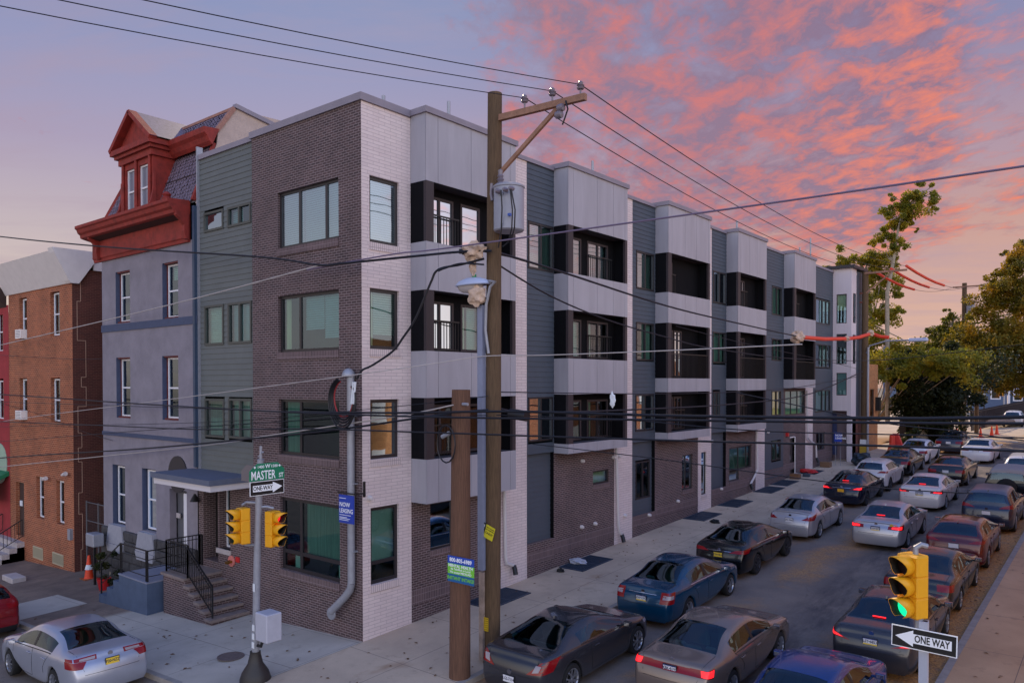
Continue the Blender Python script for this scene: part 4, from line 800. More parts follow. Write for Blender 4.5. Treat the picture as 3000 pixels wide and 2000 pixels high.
gsheet('road', asphalt, [(-120,-200),(60,-200),(60,-4.0),(12.1,-4.0),(12.1,62),(60,62),(60,400),(-120,400),(-120,76),(3.0,76),(2.0,44),(3.0,30),(3.85,15),(3.85,-4.1),(-120,-4.1)][:0] or [(-150,-200),(150,-200),(150,300),(-150,300)], RD)
KL = [(3.85,-1.6),(3.85,12),(3.6,22),(3.0,31),(2.7,38),(2.6,56)]
arc = [(1.35+2.5*math.cos(a), -1.6+2.5*math.sin(a)) for a in [math.radians(-90+i*11.25) for i in range(8)]]
gsheet('pavement', walkA, [(0,-4.1)]+arc+KL[1:]+[(0,56)], 0)
gsheet('corner_pavement', walkM, [(-150,-4.1),(-.012,-4.1),(-.012,.5),(-150,.5)], 0)
gsheet('dirt_verge', dirt, [(-1,56.01),(2.6,56.01),(3.2,72),(2.0,72),(-1,72)], .0)
def kerb(name, pts, w=.16):
    mb = MB()
    for (x0, y0), (x1, y1) in zip(pts[:-1], pts[1:]):
        d = Vector((x1-x0, y1-y0, 0)); n = Vector((d.y, -d.x, 0)).normalized(); L0 = max(1, int(d.length/3))
        for i in range(L0):
            a = Vector((x0, y0, 0))+d*(i/L0); b = Vector((x0, y0, 0))+d*((i+1)/L0); za, zb = gz(a.x, a.y)+.006, gz(b.x, b.y)+.006
            A, B = a+n*w*0, b+n*w*0; A2, B2 = a-n*w, b-n*w
            mb.quad((A.x,A.y,za),(B.x,B.y,zb),(B2.x,B2.y,zb),(A2.x,A2.y,za)); mb.quad((A.x,A.y,za-.3),(B.x,B.y,zb-.3),(B.x,B.y,zb),(A.x,A.y,za))
    return struct(mb.build(name, kerbm, recalc=False))
kerb('kerb', [(-120,-4.1),(1.35,-4.1)]+arc[1:]+KL)
# east side pavement
gsheet('east_pavement', walkR, [(12.12,-3.4),(17.5,-3.4),(17.5,60),(12.12,60)], .0)
kerb('east_kerb', [(12.12,60),(12.12,-3.4),(17.5,-3.4)][::1])
lawn = mat('lawn_green', (110,134,58), .95, nv=.3, ns=4)
gsheet('lawn', lawn, [(9.5,86),(30,86),(30,104),(7.5,104)], .04)
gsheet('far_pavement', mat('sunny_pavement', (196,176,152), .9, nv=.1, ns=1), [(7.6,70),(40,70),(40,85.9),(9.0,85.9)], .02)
gsheet('stop_line', mat('worn_white_paint', (190,186,186), .8, nv=.25, ns=6), [(3.4,62.2),(8.0,62.2),(8.0,62.9),(3.4,62.9)], RD+.006)
def gshadow(): pass
# area well gratings
grate_m = mat('blue_steel_grating', (62,76,98), .45, metal=.4)
GR = [(.06,1.08,3.82,5.7,'front'), (.08,1.08,8.56,10.48,'second'), (.04,1.04,18.0,19.87,'third'), (.05,1.05,21.56,23.46,'fourth'), (.06,1.04,25.93,27.9,'fifth'), (.02,.94,28.5,30.4,'sixth'), (.0,.9,33.2,35.0,'seventh')]
glab = ['blue steel grating beside the tall utility pole at the first downspout', 'blue steel grating with a plastic bag on it below the small high window', 'blue steel grating in front of the third bay, black hat lying near it', 'blue steel grating next beyond the one near the black hat', 'blue steel grating at the bent white spout before the pale concrete strip', 'blue steel grating just before the side door with boxes', 'grey grating beyond the side door carrying red rags']
for k, (x0, x1, y0, y1, _) in enumerate(GR):
    mb = MB(); z0 = gz(0, y0)+.012; z1 = gz(0, y1)+.012
    def zb(y): return z0+(z1-z0)*(y-y0)/(y1-y0)
    for a, b2, c, d in ((x0,x1,y0,y0+.04),(x0,x1,y1-.04,y1),(x0,x0+.04,y0,y1),(x1-.04,x1,y0,y1),(x0,x1,(y0+y1)/2-.02,(y0+y1)/2+.02)): mb.bar(((a+b2)/2, c, zb(c)), ((a+b2)/2, d, zb(d)), b2-a, .03)
    n = 34
    for i in range(n): y = y0+(y1-y0)*(i+.5)/n; mb.box((x0, y-.010, zb(y)-.03), (x1, y+.010, zb(y)+.004))
    o = mb.build('steel_grating', grate_m); tag(o, glab[k], 'grating', 'gratings along the building foot'); mb = MB(); mb.quad((x0,y0,z0-.012+.004),(x1,y0,z0-.012+.004),(x1,y1,z1-.012+.004),(x0,y1,z1-.012+.004)); mb.build('well_bottom', mat('well_dark', (34,44,58), .9), o)
mh = MB().lathe([(.33, 0), (.33, .012), (.29, .012), (.29, .006), (0, .006)], (-2.16, -2.44, gz(-1.86,-2.14)), 'z', 28, False).build('manhole_cover', mat('rusty_iron', (104,90,86), .7, nv=.25, ns=12)); tag(mh, 'round manhole cover in the corner pavement beside the signal pole', 'manhole cover')

# ============================================================ CARS
def pw(x, pts):
    if x <= pts[0][0]: return pts[0][1]
    for (a, b), (c, d) in zip(pts[:-1], pts[1:]):
        if x <= c:
            t = (x-a)/(c-a) if c > a else 0; return b+(d-b)*t
    return pts[-1][1]
def carpaint(name, c, rough=.2, metal=.2): return mat('paint_'+name, c, rough, metal, nv=.05, ns=1.5, coat=.6)
cglass = glass('car_glass', (140,182,176), .07, .015); cglass.node_tree.nodes['Bump'].inputs['Strength'].default_value = 0; seat_m = mat('seat_cloth', (92,96,98), .8); seat_l = mat('seat_tan', (150,146,138), .8); cabin = mat('cabin_plastic', (40,44,48), .7)
trim = mat('black_plastic_trim', (24,24,27), .5); under = mat('underbody', (12,12,13), .9); chrome = mat('chrome', (200,202,210), .12, metal=1)
tyre_m = mat('tyre_rubber', (24,24,26), .85); rim_m = mat('alloy_rim', (168,170,178), .3, metal=.8); rim_d = mat('dark_alloy_rim', (70,72,80), .35, metal=.7)
red_l = mat('red_lens', (132,8,18), .22, spec=.4, coat=.3); red_on = mat('lit_brake_lamp', (255,34,40), .3, emit=1.3); white_l = mat('clear_lens', (150,140,146), .2, coat=.6); amber = mat('amber_lens', (220,120,60), .2)
BASE = {
 'sedan': dict(L=(-1.02,3.72), wb=2.78, W=1.82, H=1.46, rt=.325, belt=[(-1,.97),(.5,.97),(2.6,.90),(3.7,.78)], top=[(-1.02,.90),(-.97,1.03),(-.80,1.07),(-.32,1.09),(.42,1.40),(.9,1.455),(1.35,1.46),(1.75,1.41),(2.55,1.03),(3.2,.93),(3.55,.82),(3.68,.70),(3.72,.60)], rg=(-.32,.42), ws=(1.75,2.55), sg=(.18,2.42), bp=1.22),
 'coupe': dict(L=(-1.0,3.62), wb=2.82, W=1.86, H=1.38, rt=.345, belt=[(-1,1.0),(.2,.99),(1.0,.94),(2.4,.90),(3.6,.76)], top=[(-1.0,.92),(-.95,1.03),(-.80,1.045),(-.42,1.05),(.55,1.33),(.95,1.375),(1.25,1.38),(1.6,1.33),(2.45,1.0),(3.1,.90),(3.45,.78),(3.58,.68),(3.62,.58)], rg=(-.42,.55), ws=(1.6,2.45), sg=(.42,2.3), bp=9),
 'oldsedan': dict(L=(-1.15,3.82), wb=2.77, W=1.85, H=1.42, rt=.32, belt=[(-1.1,.93),(.5,.93),(2.5,.88),(3.8,.74)], top=[(-1.15,.86),(-1.11,.99),(-.95,1.02),(-.35,1.04),(.45,1.36),(.85,1.41),(1.3,1.42),(1.7,1.37),(2.55,.98),(3.3,.88),(3.68,.76),(3.79,.64),(3.82,.55)], rg=(-.35,.45), ws=(1.7,2.55), sg=(.2,2.4), bp=1.2),
 'fast': dict(L=(-1.05,3.75), wb=2.82, W=1.85, H=1.44, rt=.335, belt=[(-1,1.0),(.5,.99),(2.6,.91),(3.7,.77)], top=[(-1.05,.92),(-1.0,1.06),(-.85,1.09),(-.5,1.10),(.38,1.38),(.85,1.435),(1.3,1.44),(1.7,1.39),(2.6,1.01),(3.2,.91),(3.55,.80),(3.7,.68),(3.75,.58)], rg=(-.5,.38), ws=(1.7,2.6), sg=(.10,2.45), bp=1.2),
 'hatch': dict(L=(-.72,3.42), wb=2.6, W=1.78, H=1.56, rt=.34, belt=[(-.7,1.08),(.5,1.04),(2.4,.98),(3.4,.84)], top=[(-.72,.98),(-.68,1.12),(-.62,1.16),(-.22,1.49),(.2,1.54),(.9,1.56),(1.3,1.55),(1.6,1.49),(2.4,1.10),(2.95,1.0),(3.25,.88),(3.38,.75),(3.42,.64)], rg=(-.62,-.22), ws=(1.6,2.4), sg=(-.1,2.3), bp=1.05),
 'suv': dict(L=(-.85,3.68), wb=2.69, W=1.86, H=1.66, rt=.36, belt=[(-.85,1.12),(.5,1.08),(2.5,1.04),(3.6,.90)], top=[(-.85,1.02),(-.81,1.18),(-.74,1.22),(-.42,1.58),(0,1.64),(.9,1.66),(1.35,1.65),(1.65,1.58),(2.5,1.16),(3.1,1.08),(3.5,.96),(3.64,.82),(3.68,.68)], rg=(-.74,-.42), ws=(1.65,2.5), sg=(-.25,2.4), bp=1.15),
 'jeep': dict(L=(-.75,3.55), wb=2.72, W=1.86, H=1.85, rt=.40, belt=[(-.75,1.18),(2.3,1.16),(3.5,1.10)], top=[(-.75,1.10),(-.73,1.22),(-.71,1.28),(-.62,1.78),(-.5,1.84),(.8,1.85),(1.45,1.84),(1.6,1.76),(1.95,1.20),(2.9,1.16),(3.4,1.13),(3.53,1.05),(3.55,.9)], rg=(-.71,-.62), ws=(1.6,1.95), sg=(-.45,1.9), bp=.95),
}
def car_body(P, lvl=2):
    x0, x1 = P['L']; wb, W_, rt = P['wb'], P['W']/2, P['rt']; RA = rt+.055; zb = P.get('zb', .20); top = P['top']; H = P['H']; boxy = P.get('boxy', 0)
    xs = {x0, x0+.07, x0+.22, x1, x1-.07, x1-.25, x1-.45}
    for c in (0, wb):
        for k in (-1.06, -.93, -.62, 0, .62, .93, 1.06): xs.add(c+RA*k)
    for p in top: xs.add(p[0])
    crit = set(P['rg'])|set(P['ws'])|{P['sg'][0], P['sg'][1]}|({P['bp']-.04, P['bp']+.04} if P['bp'] < 5 else set())
    xs |= crit; xs = sorted(xs); out = []
    for x in xs:                                   # drop near duplicates, keep the critical ones
        if out and x-out[-1] < .045 and not (x in crit and out[-1] in crit):
            if x in crit: out[-1] = x
            continue
        out.append(x)
    xs = out; hr = W_*.64; v = []; ring = []
    def wplan(x):
        r = x-x0; f = x1-x
        a = pw(r, [(0,.84 if not boxy else .93),(.07,.91 if not boxy else .97),(.22,.965),(.6,1)]); b = pw(f, [(0,.72 if not boxy else .85),(.07,.80 if not boxy else .9),(.25,.92),(.45,.97),(.9,1)]); return W_*min(a, b)
    for x in xs:
        w = wplan(x); e_ = min(.13, (x-x0)*.5, (x1-x)*.5); T = (pw(x-e_, top)+2*pw(x-e_*.5, top)+2*pw(x, top)+2*pw(x+e_*.5, top)+pw(x+e_, top))/8; B = pw(x, P['belt']); c = max(0, min(1, (T-B-.05)/.30)); c = c*c*(3-2*c); B = min(B, T-.05)
        z0 = zb
        for cc in (0, wb):
            d = abs(x-cc)
            if d < RA*1.0: z0 = max(z0, rt+math.sqrt(max(0, RA*RA-d*d)))
        mid = max(.60, z0+.045); sh = max(B-.09, mid+.04); B = max(B, sh+.03); T = max(T, B+.03)
        inw = w-.24; e = lambda a, b: a+(b-a)*c
        rows = [(inw, z0), (w*.955, z0), (w*.992, z0+.05 if z0 > zb+.02 else z0+.12), (w, mid), (w*.985, sh), (w*.95, B), (e(w*.89, hr+.075), max(B+.01, e(T-.028, T-.10))), (e(w*.80, hr-.01), e(T-.014, T-.035)), (e(w*.45, hr*.55), T-.004), (0, T)]
        tail = max(0, 1-(x-x0)/.25); nose = max(0, 1-(x1-x)/.3)
        sx = [0, .04, .0, .0, .05, .09, .11, .12, .10, .10] if not boxy else [0,.02,0,0,.0,.01,.01,.01,.01,.01]
        nx = [0, -.06, -.02, 0, -.03, -.05, -.05, -.04, 0, 0]
        r = []
        for k, (y, z) in enumerate(rows):
            xx = x+(sx[k]*tail+nx[k]*nose)
            for s in ((-1, 1) if y else (1,)):
                v.append((xx, s*y, z)); r.append(len(v)-1)
        ring.append(r)     # order: 0-,0+,1-,1+,...,8-,8+,9
    idx = lambda i, k, s: ring[i][k*2+(1 if s > 0 else 0)] if k < 9 else ring[i][18]
    F = []; MI = []
    def add(f, m): F.append(f); MI.append(m)
    rg, ws, sg, bp = P['rg'], P['ws'], P['sg'], P['bp']
    for i in range(len(xs)-1):
        xm = (xs[i]+xs[i+1])/2
        for k in range(9):
            for s in (-1, 1):
                a, b, c, d = idx(i,k,s), idx(i+1,k,s), idx(i+1,k+1,s), idx(i,k+1,s)
                m = 0
                if k == 0: m = 3
                if k >= 7 and (rg[0] < xm < rg[1] or ws[0] < xm < ws[1]): m = 1
                if k == 5 and sg[0] < xm < sg[1]: m = 2 if abs(xm-bp) < .045 else 1
                if k == 1 and P.get('cladding'): m = 2
                if k == 6 and ws[0] < xm < ws[1] and 0: m = 2
                if m == 0 and P.get('dark_roof') and pw(xm, top) > H-.09 and k >= 6: m = 4
                add((a, b, c, d) if s > 0 else (d, c, b, a), m)
    # end caps
    for i, sgn in ((0, -1), (len(xs)-1, 1)):
        x = xs[i]; r = ring[i]; up = [idx(i,k,-1) for k in (5,6,7,8)]+[idx(i,9,1)]+[idx(i,k,1) for k in (8,7,6,5)]; ys = [v[q][1]/abs(v[up[0]][1]) for q in up]; grid = []
        for k in range(1, 6):
            L_, R_2 = idx(i,k,-1), idx(i,k,1); row = [L_]
            bul = (.06 if sgn < 0 else .16)*(1 if not boxy else .3)
            for q in range(1, 8):
                y = ys[q]*abs(v[L_][1]); v.append((v[L_][0]+sgn*bul*(1-ys[q]**2), y, v[L_][2]+(.0))); row.append(len(v)-1)
            row.append(R_2); grid.append(row)
        for a, b in zip(grid[:-1], grid[1:]):
            for q in range(8):
                f = (a[q], a[q+1], b[q+1], b[q]); add(f if sgn > 0 else f[::-1], 2 if (a is grid[0] and (P.get('darkbumper', 0) or P['H'] > 1.5)) else 0)
        b = grid[-1]
        for q in range(1, 7): f = (b[q], b[q+1], up[q+1], up[q]); add(f if sgn > 0 else f[::-1], 0)
        f = (b[0], b[1], up[1]); add(f if sgn > 0 else f[::-1], 0); f = (b[7], b[8], up[7]); add(f if sgn > 0 else f[::-1], 0)
        for q in range(1, 8): pass
    me = bpy.data.meshes.new('tmp'); me.from_pydata(v, [], F); me.polygons.foreach_set('material_index', MI)
    bm = bmesh.new(); bm.from_mesh(me); bmesh.ops.remove_doubles(bm, verts=bm.verts, dist=.0005); bmesh.ops.recalc_face_normals(bm, faces=bm.faces); bm.to_mesh(me); bm.free()
    o = bpy.data.objects.new('tmp', me); COL.objects.link(o); md = o.modifiers.new('s', 'SUBSURF'); md.levels = lvl; md.render_levels = lvl
    dg = bpy.context.evaluated_depsgraph_get(); dg.update(); em = bpy.data.meshes.new_from_object(o.evaluated_get(dg)); bpy.data.objects.remove(o); bpy.data.meshes.remove(me)
    return em
def split_mesh(em, sel, name, mats, parent, push=0, remap=None):
    vs = em.vertices; used = {}; V = []; F = []; mi = []
    for p in em.polygons:
        if not sel(p): continue
        f = []
        for q in p.vertices:
            if q not in used: used[q] = len(V); V.append(tuple(vs[q].co+vs[q].normal*push))
            f.append(used[q])
        F.append(f); mi.append(remap[p.material_index] if remap else 0)
    if not F: return None
    me = bpy.data.meshes.new(name); me.from_pydata(V, [], F)
    for m in mats: me.materials.append(m)
    me.polygons.foreach_set('material_index', mi); me.polygons.foreach_set('use_smooth', [True]*len(F)); o = bpy.data.objects.new(name, me); COL.objects.link(o); o.parent = parent; return o
def decal(bvh, quad, d, name, m, parent, n=(8, 4), off=.008, origin=0.):
    """quad: four (s, z) corners seen along direction d (horizontal), laid on the body surface"""
    d = Vector(d).normalized(); r = d.cross(Vector((0,0,1))); V = []; G = {}; F = []
    for i in range(n[0]+1):
        for j in range(n[1]+1):
            a, b = i/n[0], j/n[1]; q = [(1-a)*(1-b), a*(1-b), a*b, (1-a)*b]; s = sum(w*c[0] for w, c in zip(q, quad)); z = sum(w*c[1] for w, c in zip(q, quad))
            o = -d*6+r*s+Vector((origin, 0, z)); h = bvh.ray_cast(o, d)
            if h[0] is not None: V.append(h[0]-d*off); G[i, j] = len(V)-1
    for i in range(n[0]):
        for j in range(n[1]):
            k = [(i,j),(i+1,j),(i+1,j+1),(i,j+1)]
            if all(q in G for q in k) and max((V[G[k[a]]]-V[G[k[a-1]]]).length for a in range(4)) < .3: F.append([G[q] for q in k])
    if not F: return None
    me = bpy.data.meshes.new(name); me.from_pydata(V, [], F); me.materials.append(m); me.polygons.foreach_set('use_smooth', [True]*len(F)); o = bpy.data.objects.new(name, me); COL.objects.link(o)
    if parent: o.parent = parent
    return o
WH = {}
def wheel(car, x, y, r, style, w=.21, wt_=None):
    key = (round(r, 2), style, y > 0)
    if key not in WH:
        t = MB(); t.lathe([(r*.66, -w/2), (r*.93, -w/2), (r, -w*.36), (r, w*.36), (r*.93, w/2), (r*.66, w/2)], (0,0,0), 'y', 28, False); tm = t.build('tyre', tyre_m, smooth=True)
        s = 1 if y > 0 else -1; b = MB(); yo = s*w*.5
        b.lathe([(r*.70, yo*1.02), (r*.66, yo*1.0), (r*.62, yo*.75), (r*.60, yo*.2)], (0,0,0), 'y', 28, False)
        b.lathe([(0, yo*.98), (r*.10, yo*.98), (r*.13, yo*.8)], (0,0,0), 'y', 12, False)
        k = {'five': 5, 'ten': 10, 'six': 6, 'dark': 5, 'hub': 7}[style]
        for i in range(k):
            a = 2*math.pi*i/k; c_, s_ = math.cos(a), math.sin(a)
            offs = ((-.045, .045) if style in ('five', 'dark') else (0,))
            for o in offs:
                tx, tz = -s_*o, c_*o; b.bar((c_*r*.08+tx, yo*.86, s_*r*.08+tz), (c_*r*.64+tx*1.5, yo*.93, s_*r*.64+tz*1.5), .032 if k < 8 else .026, .03, (0,1,0))
        b.cur = 1; b.lathe([(r*.63, yo*.35), (0, yo*.35)], (0,0,0), 'y', 24, False)
        rm = b.build('rim', [rim_d if style == 'dark' else rim_m, under], smooth=False); WH[key] = (tm.data, rm.data); bpy.data.objects.remove(tm); bpy.data.objects.remove(rm)
    tm, rm = WH[key]; w_ = bpy.data.objects.new('wheel', None); COL.objects.link(w_); w_.parent = car; w_.location = (x, y, r); w_.empty_display_size = .1
    for nm, d in (('tyre', tm), ('rim', rm)): o = bpy.data.objects.new(nm, d); COL.objects.link(o); o.parent = w_
def make_car(name, label, cat, kind, paint, pos, heading=90, lamp=None, on=False, plate=None, rim='five', detail=2, group=None, over=None, antenna=True, roof=None, spoiler=False, extra=None, lipchrome=False, roof_rails=False):
    P = dict(BASE[kind]); P.update(over or {})
    if roof: P['dark_roof'] = 1
    x, y = pos; rx = x+math.cos(math.radians(heading))*P['wb']; ry = y+math.sin(math.radians(heading))*P['wb']
    z0, z1 = gz(x, y)+RD, gz(rx, ry)+RD
    car = thing(name, label, cat, (x, y, z0+.004), group, True); pit = math.atan2(z1-z0, P['wb']); car.rotation_mode = 'XYZ'
    car.rotation_euler = (Matrix.Rotation(math.radians(heading), 4, 'Z') @ Matrix.Rotation(-pit, 4, 'Y')).to_euler()
    em = car_body(P, detail); bvh = BVHTree.FromPolygons([q.co.copy() for q in em.vertices], [tuple(p.vertices) for p in em.polygons])
    split_mesh(em, lambda p: p.material_index != 1, 'body', [paint, trim, under, roof or paint], car, 0, {0:0, 2:1, 3:2, 4:3})
    cxs = (P['rg'][1]+P['ws'][0])/2
    split_mesh(em, lambda p: p.material_index == 1 and abs(p.normal.y) < .5 and p.center.x < cxs, 'rear_window', [cglass], car, -.003, {1:0})
    split_mesh(em, lambda p: p.material_index == 1 and abs(p.normal.y) < .5 and p.center.x >= cxs, 'windshield', [cglass], car, -.003, {1:0})
    for s in (1, -1):
        for lo, hi in (((-9, P['bp']), (P['bp'], 9)) if P['bp'] < 5 else ((-9, 9),)):
            split_mesh(em, lambda p: p.material_index == 1 and p.normal.y*s >= .5 and lo < p.center.x < hi, 'side_window', [cglass], car, -.003, {1:0})
    Wd = P['W']/2; x0, x1 = P['L']; rt = P['rt']
    for wx in (0, P['wb']):
        for s in (-1, 1): wheel(car, wx, s*(Wd-.125), rt, rim)
    b = MB(); b.box((x0+.2, -(Wd-.25), .19), (x1-.25, Wd-.25, .62)); b.build('underbody', under, car)
    z_s = pw(P['rg'][0], P['belt']); sm_ = seat_l if kind in ('oldsedan', 'suv') or 'silver' in name else seat_m; xr = max(P['rg'][0]+.42, -.02) if kind not in ('hatch','suv','jeep') else .05
    b = MB(); b.box((P['rg'][0]+.08, -(Wd-.30), z_s-.14), (xr+.12, Wd-.30, z_s-.08)); b.box((P['ws'][1]-.62, -(Wd-.30), .62), (P['ws'][1]-.12, Wd-.30, pw(P['ws'][1], P['belt'])-.10)); b.box((xr-.1, -(Wd-.28), .55), (P['ws'][1]-.3, Wd-.28, .63)); b.build('cabin_trim', cabin, car)
    b = MB(); zr = pw(xr-.05, P['top'])-.24; b.obox((xr+.12, 0, zr-.34), ((1,0,.0),(0,1,0),(-.3,0,1)), (.09, Wd-.36, .24)); 
    for s in (-1, 1): b.obox((xr+.05, s*.36, zr-.03), ((1,0,0),(0,1,0),(-.2,0,1)), (.05,.13,.075)); b.obox((xr+.98, s*.37, .86), ((1,0,0),(0,1,0),(-.25,0,1)), (.08,.24,.32)); b.obox((xr+.90, s*.37, min(1.23, P['H']-.22)), ((1,0,0),(0,1,0),(-.2,0,1)), (.05,.12,.08)); b.obox((xr+.4, s*.4, .62), ((1,0,0),(0,1,0),(0,0,1)), (.28,.26,.08))
    b.build('seat', sm_, car, bevel=.035)
    # lamps: list of (corner quad in half-rear view, material, sub-part)
    lamp = list(lamp or [((.42,.74),(.98,.72),(.98,.92),(.46,.88))])
    if on and not any(len(q) > 4 and q[4] == 'o' for q in lamp): q = lamp[0]; c0 = [sum(p[i] for p in q[:4])/4 for i in (0,1)]; lamp.append(tuple((c0[0]+(p[0]-c0[0])*.55, c0[1]+(p[1]-c0[1])*.6) for p in q[:4])+('o',))
    for s in (-1, 1):
        d = Vector((1, 0, 0)) if not P.get('flatlamp') else Vector((1, 0, 0))
        d = Vector((.80, -s*-.0, 0)); ang = math.radians(33); d = Vector((math.cos(ang), -s*math.sin(ang), 0)); r = d.cross(Vector((0,0,1)))
        org = x0+.15; parent = None
        for k, item in enumerate(lamp):
            q = item[:4]; m = item[4] if len(item) > 4 else 'r'
            # s coordinate: lateral distance on the diagonal, outward positive
            cos_, = (math.cos(ang),)
            qq = []
            for (ly, z) in q:
                if ly <= .80: px, py = x0+.03, s*ly
                else: px, py = x0+.03+(ly-.80)*1.6, s*Wd*.97          # beyond the corner: along the flank
                P3 = Vector((px-org, py, 0)); qq.append((P3.dot(r), z))
            o = decal(bvh, qq, d, 'taillight' if parent is None else 'reverse_lens', {'r': red_l, 'w': white_l, 'd': red_l, 'o': red_on}[m], parent or car, (8, 4), .010+.004*k, org)
            if parent is None: parent = o
    if P.get('lampbar'):
        decal(bvh, [(-.5,P['lampbar'][0]),(.5,P['lampbar'][0]),(.5,P['lampbar'][1]),(-.5,P['lampbar'][1])], (1,0,0), 'lamp_bar', red_l, car, (12,3), .008)
    for s in (-1, 1):        # headlights wrap the front corners
        ang = math.radians(38); d = Vector((-math.cos(ang), -s*math.sin(ang), 0)); r = d.cross(Vector((0,0,1))); org = x1-.2
        zc = pw(x1-.3, P['top'])-.10; qq = [((Vector((a, s*Wd*b_, 0))).dot(r), z) for a, b_, z in ((.12,.55,zc-.05),(-.25,.98,zc-.03),(-.28,.98,zc+.06),(.08,.6,zc+.02))]
        decal(bvh, qq, d, 'headlight', white_l, car, (6, 3), .008, org)
    # plate
    zp = P.get('zp', .80); h = bvh.ray_cast(Vector((-6, 0, zp)), Vector((1, 0, 0)))
    if h[0] is not None:
        xp = h[0].x-.025; bg, fg, st = plate or ('w', 'navy', '')
        b = MB(); b.box((xp, -.155, zp-.08), (xp+.03, .155, zp+.08)); b.cur = 1; b.box((xp-.004, -.145, zp-.070), (xp, .145, zp+.070))
        if bg == 'pa': b.cur = 2; b.box((xp-.005, -.145, zp-.070), (xp-.001, .145, zp-.042)); b.cur = 3; b.box((xp-.005, -.145, zp+.052), (xp-.001, .145, zp+.070))
        pl = b.build('license_plate', [trim, {'pa': mat('plate_white', (222,222,228), .4), 'w': mat('plate_white', (222,222,228), .4), 'y': mat('plate_yellow', (232,196,64), .4), 'o': mat('plate_orange', (226,166,40), .4)}[bg], mat('plate_yellow', (232,196,64), .4), mat('plate_blue', (40,56,120), .4)], car)
        if st: text(st, .092, mat('plate_ink', (30,34,70), .5), (xp-.0055, 0, zp+.002), (0,-1,0), (0,0,1), pl, 'plate_number', .82, bold=.0015)
    # mirrors, handles, seams
    mx = P['ws'][1]-.28; zm = pw(mx, P['belt'])+.06
    for s in (-1, 1):
        b = MB(); c = Vector((mx, s*(Wd+.09), zm)); b.obox(c, ((1,0,0),(0,1,0),(0,0,1)), (.055,.085,.055)); b.bar((mx+.02, s*(Wd-.10), zm-.05), (mx, s*(Wd+.03), zm-.03), .05)
        b.cur = 1; b.obox(c-Vector((.062,0,0)), ((1,0,0),(0,1,0),(0,0,1)), (.003,.07,.042)); o = b.build('wing_mirror', [paint, chrome], car, bevel=.025)
    sb = MB()
    def side_pt(s, X_, Z_):
        h = bvh.ray_cast(Vector((X_, s*3, Z_)), Vector((0, -s, 0))); return h[0]+Vector((0, s*.002, 0)) if h[0] is not None else None
    if detail > 1:
        bpx = P['bp'] if P['bp'] < 5 else P['sg'][0]+.35
        lines = [[(bpx, z) for z in (.32,.45,.6,.75,.88,pw(bpx, P['belt'])-.01)], [(P['ws'][1]-.12, z) for z in (.32,.5,.7,.85)]]
        if P['bp'] < 5: lines.append([(.52,.50),(.55,.62),(.45,.75),(.30,.88),(.22,pw(.2, P['belt'])-.01)])
        lines.append([(bpx+(P['ws'][1]-.12-bpx)*t, .32) for t in (0,.25,.5,.75,1)])
        for ln in lines:
            for s in (-1, 1):
                q = [side_pt(s, *a) for a in ln]; q = [a for a in q if a is not None]
                if len(q) > 1: sb.tube(q, .0045, 4)
        # boot lid seam
        for s in (-1, 1):
            q = []
            for a, z in ((.60,.70),(.64,.85),(.66,.95)):
                h = bvh.ray_cast(Vector((-5, s*a*Wd/.91, z)), Vector((1,0,0)))
                if h[0] is not None: q.append(h[0]-Vector((.002,0,0)))
            for xx in (x0+.2, x0+.4, P['rg'][0]-.05):
                h = bvh.ray_cast(Vector((xx, s*.68*Wd/.91, 4)), Vector((0,0,-1)))
                if h[0] is not None: q.append(h[0]+Vector((0,0,.002)))
            if kind not in ('hatch','suv','jeep') and len(q) > 2: sb.tube(q, .0045, 4)
        q = []
        for a in (-.6,-.3,0,.3,.6):
            h = bvh.ray_cast(Vector((-5, a, .62)), Vector((1,0,0)))
            if h[0] is not None: q.append(h[0]-Vector((.001,0,0)))
        if len(q) > 1: sb.tube(q, .005, 4)
        sb.build('panel_seam', under, car)
        hz = pw(.8, P['belt'])-.13
        for s in (-1, 1):
            for hx in ((bpx+.18, .5) if P['bp'] < 5 else (bpx+.2,)):
                q = side_pt(s, hx, hz)
                if q is not None: MB().bar(q+Vector((-.09, s*.022, 0)), q+Vector((.09, s*.022, 0)), .028, .03).bar(q+Vector((-.09, s*.0, 0)), q+Vector((-.09, s*.02, 0)), .025).bar(q+Vector((.09, s*.0, 0)), q+Vector((.09, s*.02, 0)), .025).build('door_handle', paint, car, bevel=.006)
        # dark rubber line along the belt, thin bright line above it
        for s in (-1, 1):
            q = [side_pt(s, P['sg'][0]+(P['sg'][1]-P['sg'][0])*t, pw(P['sg'][0]+(P['sg'][1]-P['sg'][0])*t, P['belt'])+.002) for t in [i/10 for i in range(11)]]; q = [a for a in q if a is not None]
            if len(q) > 2: MB().tube(q, .011, 5).build('window_trim', chrome if lipchrome else trim, car)
        h = bvh.ray_cast(Vector((-5, 0, zp+.15)), Vector((1,0,0)))
        if h[0] is not None: MB().lathe([(.055, -.01), (.055, 0), (.04, .004), (.035, -.002)], (h[0].x-.004, 0, zp+.15), 'x', 16).build('round_badge', chrome, car)
    if on:
        xr = P['rg'][0]+.12; hh = bvh.ray_cast(Vector((xr, 0, 4)), Vector((0,0,-1))); 
        if hh[0] is not None: MB().box((hh[0].x-.02, -.14, hh[0].z+.004), (hh[0].x+.012, .14, hh[0].z+.022)).build('high_brake_lamp', red_on, car)
    if antenna and detail:
        hh = bvh.ray_cast(Vector((P['rg'][1]+.12, 0, 4)), Vector((0,0,-1)))
        if hh[0] is not None: MB().prism([(hh[0].x-.07, hh[0].z-.005), (hh[0].x+.09, hh[0].z-.005), (hh[0].x-.05, hh[0].z+.06)], -.02, .02).build('fin_antenna', paint, car)
